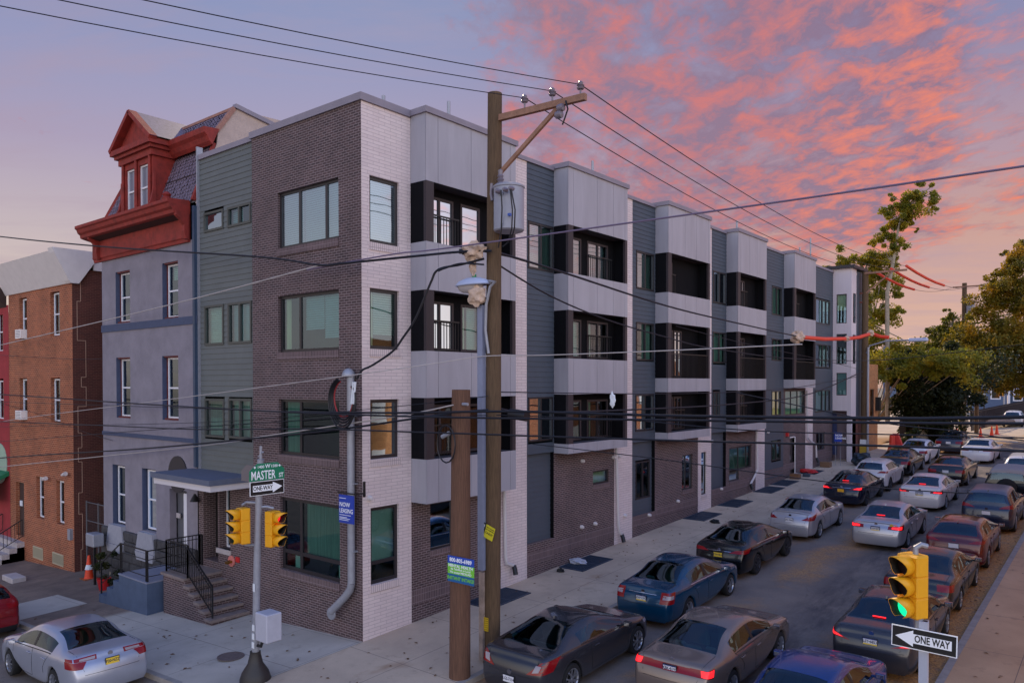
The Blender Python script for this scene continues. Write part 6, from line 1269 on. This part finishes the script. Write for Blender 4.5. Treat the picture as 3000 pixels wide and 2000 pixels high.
# small signals at the far intersection
for (n, a, b_, y, lab) in (('W',1435,375,92,'small yellow far signal with red lit left of the black car'), ('W',1920,390,80,'small yellow far signal at the right picture edge')):
    p = on_y(*cr(n, a, b_), y); t = thing('far_signal', lab, 'traffic signal', (p.x, y, gz(p.x, y))); MB().tube([(p.x+.3,y,gz(p.x,y)-.3),(p.x+.3,y,p.z+.7)], .09, 8).build('post', M['steel'], t)
    signal_head(t, (p.x, y-.1, p.z), (0,-1,0), 'x', hw=.22, H=.95, vis=.2); MB().lathe([(0,0),(.16,0),(.16,-.06),(0,-.06)], (p.x-.5, y-.2, p.z+.2), 'y', 12, False).build('lens', rdl, t) if y > 85 else None
for k, (a, b_) in enumerate(((487,480),(740,480),(886,480),(1045,460))):
    p = on_y(*cr('W', a, b_), 74+k*5); g0 = gz(p.x, p.y); t = thing('park_lamp', ['park lamp just left of the yellow guarded pole','park lamp just right of the yellow guarded pole','park lamp halfway along the far fence','park lamp at the far end of the fence'][k], 'lamp post', (p.x, p.y, g0), 'park lamps along the far fence'); MB().tube([(p.x,p.y,g0),(p.x,p.y,p.z-.2)], .07, 8).build('post', M['iron'], t); MB().lathe([(.1,-.2),(.2,0),(.12,.2),(0,.22)], (p.x,p.y,p.z), 'z', 10, False).build('globe', mat('lamp_globe', (230,228,220), .3), t)
ff = thing('picket_fence', 'dark picket fence running back to the far intersection', 'fence', (3.6, 85, 2.2)); b = MB()
for i in range(60): y = 73+i*.5; x = 3.2+i*.045; b.box((x-.05,y-.03,gz(x,y)), (x+.05,y+.03,gz(x,y)+2.0))
b.bar((3.2,73,gz(3.2,73)+1.8), (5.9,103,gz(5.9,103)+1.8), .08); b.build('picket_row', mat('fence_dark', (44,38,44), .8), ff)
lg = thing('felled_logs', 'felled logs heaped beside the far parked white wagon', 'log pile', (4.5, 80, 2.1)); b = MB()
for k in range(5): b.tube([(3.6+k*.1, 78+k*.9, gz(4,78)+.35+.12*k), (6.9+k*.1, 84+k*.8, gz(4,84)+.5+.12*k)], .28, 10)
b.build('log', mat('bark_grey', (120,100,90), .9, nv=.2), lg)
# ============================================================ WIRES
def catenary(a, b, sag, n=22): a, b = Vector(a), Vector(b); return [a+(b-a)*(i/n)-Vector((0,0,sag*4*(i/n)*(1-i/n))) for i in range(n+1)]
def wire(pts, r, m, lab, cat='cable', name='overhead_wire', grp=None): return tag(MB().tube(pts, r, 6).build(name, m, smooth=True), lab, cat, grp)
def smooth_path(P, k=6):
    out = []; n = len(P)
    for i in range(n-1):
        p0, p1, p2, p3 = P[max(i-1,0)], P[i], P[i+1], P[min(i+2,n-1)]
        for j in range(k):
            t = j/k; out.append(.5*((2*p1)+(-p0+p2)*t+(2*p0-5*p1+4*p2-p3)*t*t+(-p0+3*p1-3*p2+p3)*t**3))
    return out+[P[-1]]
far_ends = [(2.2,41.4,13.9),(3.1,41.4,14.05),(4.0,41.4,14.15)]
G1 = 'high wires on the crossarms'
for k, (p, q) in enumerate(zip(INS, far_ends)):
    a = Vector(p)+Vector((0,0,.1)); nm = ['inner','middle','outer'][k]
    wire(catenary(a, q, .75), .012, blk, 'high wire from the %s crossarm insulator running along the side street' % nm, grp=G1)
    wire(catenary(a, (p[0]-10.6, -30, 13.5), .7), .009, blk, 'high wire from the %s crossarm insulator running back over the crossing' % nm, grp=G1)
    e = a+(Vector(q)-a).normalized()*.45; 
    wire(catenary(q, (2.1+k*1.2, 69.8, 15.7), .8), .016, blk, 'high wire beyond the tower pole, %s of three' % nm, grp=G1)
    o = MB().tube([Vector(q)+(Vector((2.1+k*1.2,69.8,15.7))-Vector(q))*t-Vector((0,0,.8*4*t*(1-t))) for t in (.0,.1,.2,.3,.4)], .09, 8).build('line_hose', mat('orange_line_hose', (226,66,40), .5), smooth=True); tag(o, 'orange hose over the %s high wire beyond the tower pole' % nm, 'line hose', 'orange hoses on the high wires')
def hang(u, v, q):      # cables hang in front of the street wall and reach the pole at its front
    if q < 0: return on_y(u, v, q)
    return on_y(u, v, .7 if u > 1430 else (-.5 if u < 1100 else -.5+(u-1100)/330*1.2))
def px_wire(pts, plane, r, m, lab, f=hang, **k): return wire(smooth_path([f(u, v, plane) for u, v in pts]), r, m, lab, **k)
px_wire([(-300,655),(0,693),(320,724),(750,752),(930,776),(1000,772),(1200,752),(1345,738),(1440,735)], 0, .030, blk, 'thick black cable from the upper left sagging to the pole blanket')
px_wire([(-300,1080),(0,1011),(500,892),(932,778)], .72, .018, wht, 'pale thin wire rising from the left to the thick cable splice')
px_wire([(900,790),(1150,745),(1300,728),(1950,638),(2350,582),(3000,487),(3200,460)], .70, .019, mat('grey_twist_cable', (110,96,120), .6), 'grey twisted cable rising across the sky to the upper right')
px_wire([(1465,742),(1650,798),(1950,895),(2150,944),(2335,985)], 0, .03, blk, 'black cable falling from the blanket to the beige wrap', f=lambda u, v, q: on_x(u, v, 3.62-(u-1465)/870*1.3))
pts = [on_y(u, v, 41.1) for u, v in ((2335,985),(2360,990),(2420,995),(2480,997))]; pts2 = [on_y(u, v, 41.1) for u, v in ((2484,993),(2540,985),(2550,978))]; pts3 = [on_y(u, v, 41.1) for u, v in ((2554,978),(2580,986),(2602,988))]
# hose pieces along the falling cable
def xq(u): return 3.62-(u-1465)/870*1.3
for k, seg in enumerate((((2350,988),(2415,993),(2475,992)), ((2484,992),(2515,988),(2545,979)), ((2556,978),(2580,986),(2604,988)))):
    P_ = [on_x(u, v, 2.3-k*.2+(.0 if k < 2 else 1.0)) if k < 2 else on_y(u, v, 42.5) for u, v in seg]
    tag(MB().tube(P_, .11 if k < 2 else .12, 10).build('line_hose', mat('orange_line_hose', (226,66,40)), smooth=True), ['long straight orange hose next to the beige wrap before the tower','orange hose between the two small white wraps at the tower','short orange hose right of the tower pole'][k], 'line hose', 'orange hoses at the tower pole')
for k, (u, v, s) in enumerate(((2337,987,.30),(2480,992,.16),(2551,975,.2))):
    c = on_x(u, v, 2.3-k*.1) if k < 2 else on_y(u, v, 41.2); o = crumple(c, s, s, s, 0, 'cloth_wrap', cloth, None, 20+k); tag(o, ['large beige cloth wrap at the start of the orange hose','small beige cloth wrap between two orange hoses','beige cloth wrap against the tower pole'][k], 'cloth wrap')
px_wire([(1437,761),(1609,865),(1780,937),(1950,987),(2087,1020),(2335,1051),(2600,1053),(3000,1008)], .0, .022, blk, 'thin cable with small clamps dropping from the lamp and crossing toward the far trees', f=lambda u, v, q: on_x(u, v, 3.55-(min(u,2600)-1437)/1163*1.8) if u < 2500 else on_y(u, v, 41.1 if u < 2700 else 41.1))
px_wire([(-200,1280),(0,1235),(500,1169),(1066,1094),(1300,1060),(1420,1043),(1600,1040),(1950,1027),(2350,1008)], .6, .012, wht, 'thin grey wire crossing behind the riser at third floor height')
px_wire([(-300,1140),(0,1155),(400,1182),(800,1205),(1150,1218),(1500,1225),(1950,1230),(2600,1238),(3000,1240),(3200,1240)], -.60, .024, blk, 'lower of the two thick horizontal cable bundles crossing the whole picture')
px_wire([(850,1206),(1150,1209),(1500,1205),(1950,1217),(2600,1225),(2750,1225),(3000,1221),(3200,1219)], -.50, .029, blk, 'upper of the two thick horizontal cable bundles')
px_wire([(-200,1222),(0,1234),(300,1246),(574,1257),(900,1256),(1300,1268),(1950,1289),(2600,1306),(3000,1321),(3200,1328)], -.7, .020, blk, 'black cable sagging below the two thick bundles across the picture')
px_wire([(-300,1372),(0,1341),(400,1315),(800,1278),(997,1257),(1300,1213),(1430,1200)], .5, .028, blk, 'thick black cable from the lower left rising to the utility pole')
px_wire([(-300,1398),(0,1367),(300,1336),(634,1300),(768,1278),(1150,1221),(1328,1186)], -.35, .016, wht, 'pale wire rising from the lower left to the short pole')
px_wire([(-200,1305),(0,1293),(400,1262),(800,1236),(1100,1215)], .5, .012, blk, 'thin black wire above the thick lower left cable')
px_wire([(-200,1170),(0,1177),(600,1197),(1100,1216),(1430,1216)], .5, .010, blk, 'thin black wire just below the lower thick bundle at left')
px_wire([(-100,1262),(0,1250),(500,1240),(800,1224),(1200,1186),(1430,1160)], .5, .009, blk, 'hair thin wire slanting up from the brick house to the tall pole')
px_wire([(0,1180),(120,1215),(240,1262),(330,1290)], -.12, .008, blk, 'short drop wire slanting down the orange brick front')
px_wire([(0,1040),(90,1045),(230,1052),(300,1050)], -.2, .009, blk, 'slack wire between the orange brick house and the alley')
px_wire([(1980,955),(2200,1010),(2400,1052),(2530,1085)], 0, .012, blk, 'thin wire slanting down across the last bays to the tower pole', f=lambda u, v, q: on_x(u, v, 2.8-(u-1980)/550*1.2))
px_wire([(2160,1150),(2350,1190),(2600,1240),(2800,1262),(3000,1290)], .5, .010, blk, 'hair thin wire slanting down before the tower doorway')
px_wire([(1463,1148),(1835,1153),(2068,1151),(2250,1142),(2351,1132),(2527,1100)], 0, .016, blk, 'thin cable along the side street just below the second floor bays', f=lambda u, v, q: on_x(u, v, 3.5-(u-1463)/1064*1.9))
px_wire([(1455,1195),(1550,1207),(1800,1202),(2163,1182),(2374,1153),(2527,1088)], 0, .03, blk, 'cable bundle from the splice case to the tower pole', f=lambda u, v, q: on_x(u, v, 3.5-(u-1455)/1072*1.9))
px_wire([(1455,1215),(1838,1230),(2083,1252),(2300,1265),(2600,1272),(3000,1282)], .5, .012, blk, 'thin wire between the bundle and the sagging cable at right')
px_wire([(1560,1300),(1900,1340),(2300,1395),(2600,1430),(2850,1445)], 3.0, .010, blk, 'very thin wire drooping over the parked cars')
px_wire([(1418,758),(1350,775),(1284,790),(1261,830),(1219,930),(1180,990),(1150,1029),(1092,1069),(1060,1085),(1045,1110)], .4, .028, blk, 'service drop cable from the pole to the weatherhead coil', f=lambda u, v, q: on_y(u, v, .65-(1418-u)/370*1.0))
px_wire([(1418,775),(1350,772),(1300,787),(1284,794)], .45, .022, blk, 'second lead of the service drop under the lamp')
cl = thing('cable_coil', 'coil of black and red service cable hanging at the weatherhead', 'cable', (-.3, -.35, 6.3))
for k in range(5):
    rx_, rz_ = .38+.04*k, .52+.05*k; c = Vector((-.26+.02*k, -.38-.03*k, 6.32-.02*k)); MB().tube([c+Vector((rx_*math.cos(t), 0, rz_*math.sin(t)*(1 if math.sin(t) < 0 else .8))) for t in [math.radians(110+ (290)*i/20) for i in range(21)]], .022, 6).build('cable_turn', blk if k != 0 else mat('red_cable_mark', (150,40,44), .5), cl, smooth=True)
for dx in (0, .07): MB().tube([(.28+dx,-.5,6.7),(.20+dx,-.5,6.15)], .03, 6).build('white_sleeve', M['paper'], cl)
sc_ = tag(MB().tube([on_y(*cr('2',905,1205), .5), on_y(*cr('2',1030,1225), .5)], .12, 10).build('splice_case', blk, smooth=True), 'black cable splice case just right of the tall utility pole', 'splice case')
nb = on_y(*cr('2', 1685, 1100), .6); tag(crumple(nb, .06, .03, .14, 0, 'plastic_scrap', M['paper'], None, 9), 'torn white plastic bag caught on the wires', 'plastic bag')
# ============================================================ LITTER, CONES, SMALL THINGS
tag(crumple((.35, 9.35, gz(0,9.3)+.08), .30,.22,.10, 0, 'plastic_bag', mat('thin_plastic', (176,178,190), .4, nv=.1), None, 31), 'crumpled clear plastic bag on the grating', 'plastic bag')
tag(crumple((.45, 8.15, gz(0,8.15)+.05), .13,.10,.07, 0, 'rag', trim, None, 32), 'small black rag on the pavement left of the plastic bag', 'rag')
tag(crumple((1.56,17.94, gz(0,17.94)+.06), .2,.14,.09, 0, 'dropped_hat', trim, None, 33), 'black hat lying on the pavement before the silver compact', 'hat')
red_ = mat('red_enamel', (190,36,40)); tag(crumple((.35,33.6, gz(0,33.6)+.12), .5,.4,.12, 0, 'red_rags', red_, None, 34), 'red rags heaped on the far grating', 'rags')
tag(crumple((3.0,25.0, gz(0,25)+.0), .75,.5,.16, 0, 'red_litter', mat('red_brown_litter', (150,60,44), .9, nv=.3), None, 35), 'red brown litter heap at the kerb behind the navy sedan', 'litter')
tag(crumple((2.15,38.3, gz(0,38.3)+.35), .55,.5,.45, 0, 'rubbish_bag', mat('dark_blue_bag', (30,42,56), .4), None, 36), 'dark rubbish bag at the foot of the tower pole', 'rubbish bag')
for k, (x, y, s, c, l) in enumerate(((.45,31.2,.26,(120,84,58),'brown cardboard box by the side door'),(.35,31.75,.2,(190,192,198),'white carton behind the brown box'),(.75,32.2,.18,(60,70,84),'dark crate farthest from the side door'),(.5,36.6,.3,(120,92,70),'brown block under the far downspout'))):
    tag(MB().box((x-s,y-s*.8,gz(0,y)), (x+s,y+s*.8,gz(0,y)+s*1.1)).build('box', mat('box%d' % k, c, .8), bevel=.02), l, 'box')
slab = tag(MB().box((.2,28.05,gz(0,28)), (1.3,28.2,gz(0,28)+.05)).build('kerb_strip', M['concrete']), 'pale concrete strip between two gratings', 'concrete strip')
def cone(x, y, lab, s=1, tilt=0, grp=None, z=None, zb=0):
    z = gz(x, y)+zb if z is None else z; t = thing('traffic_cone', lab, 'traffic cone', (x, y, z), grp, True); oc = mat('cone_orange', (232,70,34), .5)
    MB().lathe([(.15*s,.03),(.13*s,.05),(.035*s,.72*s),(.0,.73*s)], (0,0,0), 'z', 16, False).build('cone_body', oc, t, smooth=True); MB().box((-.2*s,-.2*s,0), (.2*s,.2*s,.03)).build('base', trim if tilt == 9 else oc, t); t.rotation_euler = (0, math.radians(tilt if tilt != 9 else 0), 0); return t
c = cone(-15.98,-.22,'dirty orange cone with a white band standing before the alley gate', 1.25, 9); c.children[0].data.materials[0] = mat('dirty_cone', (150,84,44), .8, nv=.3); MB().lathe([(.115*1.25,.34),(.078*1.25,.52)], (0,0,.03), 'z', 16, False).build('reflective_band', M['paper'], c)
for k, (x, y) in enumerate(((4.93,65.7),(5.4,68.7),(5.5,71.2))): cone(x, y, ['orange cone nearest the stop line of three cones in the road','middle orange cone of three in the road','farthest orange cone of three, closest to the white wagon'][k], 1.25, 0, 'orange cones in the far road', zb=RD)
cone(3.45, 64.4, 'leaning orange cone at the foot of the yellow guarded pole', 1.25, -14)
for k, (x, y, l) in enumerate(((.95,40.9,'orange traffic drum left of the tower pole'),(2.5,44.6,'red plastic barrier post right of the tower pole'))):
    t = thing('traffic_drum', l, 'traffic drum', (x, y, gz(x, y))); MB().lathe([(.3,0),(.3,.1),(.22,.12),(.2,.5),(.17,1.3),(.1,1.35),(0,1.35)], (x,y,gz(x,y)), 'z', 16, False).build('drum_body', mat('drum_orange', (222,64,44), .5), t, smooth=True)
pb = thing('plastic_barrier', 'red orange plastic barrier behind the tower pole', 'barrier', (2.3, 46, 1.7)); MB().prism([(1.9,1.7),(3.1,1.7),(2.8,2.6),(2.6,3.1),(2.3,3.1),(2.15,2.6)], 45.6, 46.0).build('barrier_body', mat('barrier_red', (214,52,48), .5), pb)
rb = tag(MB().lathe([(.16,0),(.24,.42),(.22,.42),(0,.38)], (-13.4,-.75,gz(-13.4,-.7)), 'z', 16, False).build('red_bucket', red_), 'red bucket beside the blue stoop steps', 'bucket')
bbx = tag(MB().box((-14.95,-.75,.62),(-14.3,-.35,1.1)).build('grey_letter_box', M['steel'], bevel=.03), 'grey metal box on a post before the rough stone base', 'box'); MB().box((-14.65,-.6,-1),(-14.58,-.53,.62)).build('post', M['iron'], bbx)
bench = tag(MB().box((-19.4,-2.1,gz(-19,-2)),(-18.3,-1.6,gz(-19,-2)+.22)).build('stone_block', M['concrete'], bevel=.02), 'low tan stone block on the pavement above the red car', 'stone block')
# ============================================================ TREES
def leafmat(name, a, b_, c):
    m = bpy.data.materials.new(name); m.use_nodes = True; t = m.node_tree; p = t.nodes['Principled BSDF']; p.inputs['Roughness'].default_value = .6
    co = N(t, 'ShaderNodeTexCoord'); n = N(t, 'ShaderNodeTexNoise', i={'Scale': .8, 'Detail': 5, 'Roughness': .75}); L(t, co.outputs['Object'], n.inputs['Vector']); r = ramp(t, [(.32, C4(a)), (.5, C4(b_)), (.68, C4(c))]); L(t, n.outputs['Fac'], r.inputs[0]); L(t, r.outputs[0], p.inputs['Base Color'])
    tl = N(t, 'ShaderNodeBsdfTranslucent'); L(t, r.outputs[0], tl.inputs[0]); mx = N(t, 'ShaderNodeMixShader', i={0: .55}); L(t, p.outputs[0], mx.inputs[1]); L(t, tl.outputs[0], mx.inputs[2]); L(t, mx.outputs[0], t.nodes['Material Output'].inputs[0]); return m
LM = leafmat('yellow_olive_leaves', (70,84,22), (132,130,32), (196,164,36)); LD = leafmat('dark_ivy_leaves', (24,32,16), (40,50,20), (72,74,28)); LG = leafmat('olive_leaves', (62,72,26), (112,112,34), (172,148,36))
bark = mat('plane_bark', (150,140,124), .9, nv=.3, ns=4)
def clump(mb, c, r, n, s, rr, flat=.8):
    c = Vector(c)
    for _ in range(n):
        while 1:
            d = Vector((rr.uniform(-1,1), rr.uniform(-1,1), rr.uniform(-1,1)))
            if .1 < d.length < 1: break
        d = d*(.55+.45*rr.random()) if rr.random() < .6 else d.normalized()*rr.uniform(.8, 1.12); p = c+Vector((d.x*r, d.y*r, d.z*r*flat)); a = Vector((rr.gauss(0,1), rr.gauss(0,1), rr.gauss(0,1))).normalized(); b_ = a.orthogonal().normalized(); q = s*rr.uniform(.6, 1.3)
        mb.quad(p-a*q*.6, p+b_*q*.35, p+a*q*.6, p-b_*q*.35)
def tree(nm, lab, trunk, clumps, m, leaf=.3, seed=1, dens=1.0, tr=(.35,.12), sub=4, cat='tree', limbs=True):
    rr = random.Random(seed); t = thing(nm, lab, cat, trunk[0]); tk = MB(); n = len(trunk); tk.tube(trunk, [tr[0]+(tr[1]-tr[0])*i/(n-1) for i in range(n)], 9); cm = MB()
    for (x, y, z, r) in clumps:
        c = Vector((x, y, z)); k = max(2, int(sub*r)); 
        for _ in range(k):
            o = Vector((rr.gauss(0,.5), rr.gauss(0,.5), rr.gauss(0,.42)))*r; clump(cm, c+o, r*rr.uniform(.22,.5), int(80*dens*r*.6)+10, leaf, rr)
        if limbs:
            near = min((Vector(p) for p in trunk), key=lambda p: (p-(c-Vector((0,0,r)))).length); mid_ = (near+c)/2+Vector((rr.uniform(-.3,.3),0,rr.uniform(-.1,.4))); tk.tube([near, mid_, c], [tr[1]*.8,tr[1]*.5,.03], 6)
    tk.build('trunk', bark, t, smooth=True); cm.build('crown', m, t, recalc=False); return t
def Pc(n, pts, y): return [(*on_y(*cr(n, a, b_), y), r) for a, b_, r in pts]
tree('plane_tree', 'tall bare stemmed plane tree rising above the tower with a tuft on top', [on_y(2600,1240,56), on_y(*cr('T1',780,1400),56), on_y(*cr('T1',850,1050),56), on_y(*cr('T1',885,800),56), on_y(*cr('T1',920,600),56), on_y(*cr('T1',1000,400),56)],
  Pc('T1', [(1090,230,1.0),(1200,330,1.2),(1000,330,1.1),(1290,300,.8),(1270,200,.7),(960,450,1.4),(800,290,.7),(1080,480,1.1),(1320,420,.45),(740,500,.6),(870,560,1.0),(1040,600,.7),(1120,660,.3),(720,720,.8),(820,700,.8),(940,760,.6),(680,780,.6),(780,860,1.0),(910,880,.6),(620,880,.5),(700,960,1.1),(850,960,.6),(900,400,.9),(1130,400,.9),(900,640,.8),(800,620,.7),(860,760,.8),(740,800,.8),(960,820,.5),(850,860,.8),(760,920,.9),(940,520,1.0),(1000,500,.9),(820,420,.6)], 56), LM, .17, 3, 2.6, (.19,.05))
tree('plane_tree', 'yellow green tree spreading just behind the white tower', [on_y(2560,1240,58), on_y(2555,950,58), on_y(2540,800,58)],
  Pc('T1', [(100,1090,.7),(200,1060,.8),(320,990,1.2),(300,1060,.8),(470,1010,1.3),(560,1080,1.4),(680,1060,1.5),(780,1080,1.2),(620,1180,1.6),(560,1300,1.8),(700,1280,1.5),(780,1400,1.4),(640,1460,1.8),(760,1560,1.4)], 58)+Pc('T2', [(500,250,1.6),(560,330,1.6),(640,250,1.2),(700,180,.8),(520,450,1.6),(600,560,1.9),(520,700,1.6),(700,600,1.9),(800,560,1.3),(640,720,1.7),(780,700,1.6),(880,640,1.4),(960,560,1.3),(1040,620,1.6),(920,740,1.6)], 58)+Pc('T2', [(560,620,1.6),(700,680,1.6),(850,650,1.5),(1000,690,1.6),(1150,650,1.8),(1280,690,1.8),(620,760,1.1),(760,770,1.2),(900,740,1.3),(1080,750,1.4),(1220,770,1.3),(500,760,.9)], 53), LM, .18, 4, 2.3, (.24,.08))
tree('ivy_clad_tree', 'big dark ivy clad tree shaped like a funnel beside the far parked cars', [on_y(2700,1300,57), on_y(2700,1180,57), on_y(2700,1100,57)],
  Pc('T2', [(1000,780,3.0),(860,840,2.0),(1180,800,2.2),(1020,880,2.9),(900,960,2.1),(1120,940,2.2),(980,1040,2.3),(910,1120,1.7),(1060,1080,1.8),(990,1180,1.7),(940,1260,1.4),(1040,1230,1.3),(800,900,1.3),(960,1320,.9),(1270,760,1.5),(760,820,1.2)], 57), LD, .22, 5, 2.6, (.5,.3), 6)
tag(MB().build('x', bark), 'x', 'x') if False else None
tree('low_shrub', 'low dark shrub spilling onto the pavement below the ivy clad tree', [on_y(2640,1300,52), on_y(2640,1290,52)], Pc('T2', [(760,1400,.7),(850,1370,.8),(920,1380,.7),(700,1420,.3)], 52), LD, .26, 8, 1.2, (.1,.05), 5, 'shrub', False)
tree('olive_tree', 'olive tree with loose feathery tops left of the transformer pole', [on_y(2830,1250,66), on_y(2800,1100,66), on_y(2790,950,66)],
  Pc('T2', [(1190,170,.45),(1200,230,.5),(1195,290,.6),(1150,260,.5),(1220,320,.8),(1170,340,.8),(1120,330,.8),(980,350,.5),(1050,400,.9),(1180,400,1.3),(1280,380,1.1),(1330,250,.7),(1100,480,1.6),(1000,520,1.4),(1250,500,1.9),(1150,600,1.9),(1300,620,1.9),(1060,660,1.5),(1380,520,1.6),(1420,420,1.0),(1240,720,1.5),(1400,700,1.6),(940,560,1.2),(880,620,1.4),(980,620,1.6),(1300,700,2.4),(1440,640,2.2)], 66), LG, .19, 6, 2.2, (.3,.1))
tree('golden_tree', 'large golden olive tree filling the right edge above the parked vehicles', [on_y(3060,1250,64), on_y(3040,1100,64), on_y(3030,900,64), on_y(3030,760,64)],
  Pc('T1', [(2340,900,1.0),(2250,960,1.0),(2330,1040,1.5),(2180,1060,1.0),(2240,1160,1.5),(2350,1200,1.7),(2130,1240,1.2),(2030,1320,1.0),(2180,1340,1.6),(2300,1380,1.9),(2080,1450,1.4),(1950,1420,.9),(1930,1520,1.0),(2200,1500,1.9),(2350,800,.5),(2020,1180,.25),(2380,1520,1.8),(2100,960,.25)], 64)+Pc('T2', [(1600,200,2.0),(1800,250,2.2),(1700,380,2.2),(1500,300,1.5),(1850,450,2.2),(1550,480,2.1),(1700,560,2.3),(1850,640,2.2),(1500,640,2.0),(1620,720,1.9),(1780,760,1.8),(1450,760,1.5),(1560,800,.9),(1700,840,.8),(1880,800,1.2),(1560,620,2.8),(1700,660,3.0),(1840,700,2.8),(1960,620,3.0),(2000,420,2.8),(2020,200,2.6),(1980,780,2.2),(1620,760,2.2),(1480,700,2.4),(1800,800,1.8),(1400,620,2.0)], 64), leafmat('golden_leaves', (66,70,24), (132,118,30), (206,152,34)), .19, 7, 2.2, (.3,.10))
tree('hedge_bush', 'pale flowering bush behind the iron fence', [on_y(2600,1200,62), on_y(2600,1190,62)], Pc('Q', [(860,560,.9),(900,500,.8),(840,620,.7)], 62), leafmat('fresh_green_leaves', (90,110,40), (140,150,50), (200,196,110)), .25, 9, 1.2, (.1,.05), 5, 'bush', False)
tree('alley_shrub', 'dark green plant growing beside the blue stoop steps', [(-13.6,-.45,-.8),(-13.6,-.45,-.2)], [(-13.7,-.45,.1,.45),(-13.4,-.5,-.3,.4),(-13.9,-.4,-.4,.35),(-13.6,-.4,.5,.3)], LD, .12, 10, 2.2, (.04,.02), 8, 'shrub', False)
# leaves scattered on the pavements and road edges: too many and too small to count
lv = MB(); rr = random.Random(5)
for _ in range(520):
    k = rr.random()
    if k < .4: x, y, d = rr.uniform(.3, 3.6), rr.uniform(-3, 36), .006
    elif k < .8: x, y, d = rr.uniform(10.9, 12.1), rr.uniform(-2, 40), RD+.006
    elif k < .9: x, y, d = rr.uniform(12.4, 15), rr.uniform(-2, 22), .01
    else: x, y, d = rr.uniform(-12, 0), rr.uniform(-3.9, -.3), .006
    z = gz(x, y)+d; a = rr.uniform(0, 6.28); s = rr.uniform(.03, .075); lv.quad((x+s*math.cos(a), y+s*math.sin(a), z+.008), (x-s*.5*math.sin(a), y+s*.5*math.cos(a), z+.02), (x-s*math.cos(a), y-s*math.sin(a), z+.006), (x+s*.5*math.sin(a), y-s*.5*math.cos(a), z+.012))
lo = lv.build('fallen_leaves', mat('dry_leaf', (104,72,48), .9, nv=.4, ns=3), recalc=False); lo['kind'] = 'stuff'
for o in list(bpy.data.objects):
    if 'local' in o.keys(): del o['local']
# every far apart piece of a part becomes a part of its own
def split_pieces(o):
    me = o.data; n = len(me.vertices)
    if n > 6000 or n == 0: return
    par = list(range(n))
    def fd(a):
        while par[a] != a: par[a] = par[par[a]]; a = par[a]
        return a
    for e in me.edges:
        a, b = fd(e.vertices[0]), fd(e.vertices[1])
        if a != b: par[a] = b
    isl = {}
    for i in range(n): isl.setdefault(fd(i), []).append(i)
    K = list(isl.values()); k = len(K)
    if k < 2 or k > 260: return
    bb = []
    for q in K:
        c = [me.vertices[i].co for i in q]; lo = [min(v[a] for v in c) for a in range(3)]; hi = [max(v[a] for v in c) for a in range(3)]; bb.append((lo, hi, max(hi[a]-lo[a] for a in range(3))))
    p2 = list(range(k))
    def f2(a):
        while p2[a] != a: p2[a] = p2[p2[a]]; a = p2[a]
        return a
    for i in range(k):
        for j in range(i+1, k):
            gp = math.sqrt(sum(max(0, bb[i][0][a]-bb[j][1][a], bb[j][0][a]-bb[i][1][a])**2 for a in range(3)))
            if gp <= max(.02, .5*max(bb[i][2], bb[j][2])): p2[f2(i)] = f2(j)
    gr = {}
    for i in range(k): gr.setdefault(f2(i), []).extend(K[i])
    if len(gr) < 2: return
    sets = [set(v) for v in gr.values()]; src = me.copy()
    for w, S_ in enumerate(sets):
        m2 = src.copy(); bm = bmesh.new(); bm.from_mesh(m2); bm.verts.ensure_lookup_table(); bmesh.ops.delete(bm, geom=[v for v in bm.verts if v.index not in S_], context='VERTS'); bm.to_mesh(m2); bm.free()
        if w == 0: o.data = m2
        else: c = o.copy(); c.data = m2; COL.objects.link(c)
SKIP = ('crown', 'slate', 'lettering', 'plate_number', 'body', 'curtain', 'fallen', 'picket', 'rail', 'grille', 'wire_mesh', 'window', 'siding', 'air_cond')
for o in [q for q in bpy.data.objects if q.type == 'MESH' and q.parent and not q.name.startswith(SKIP)]: split_pieces(o)
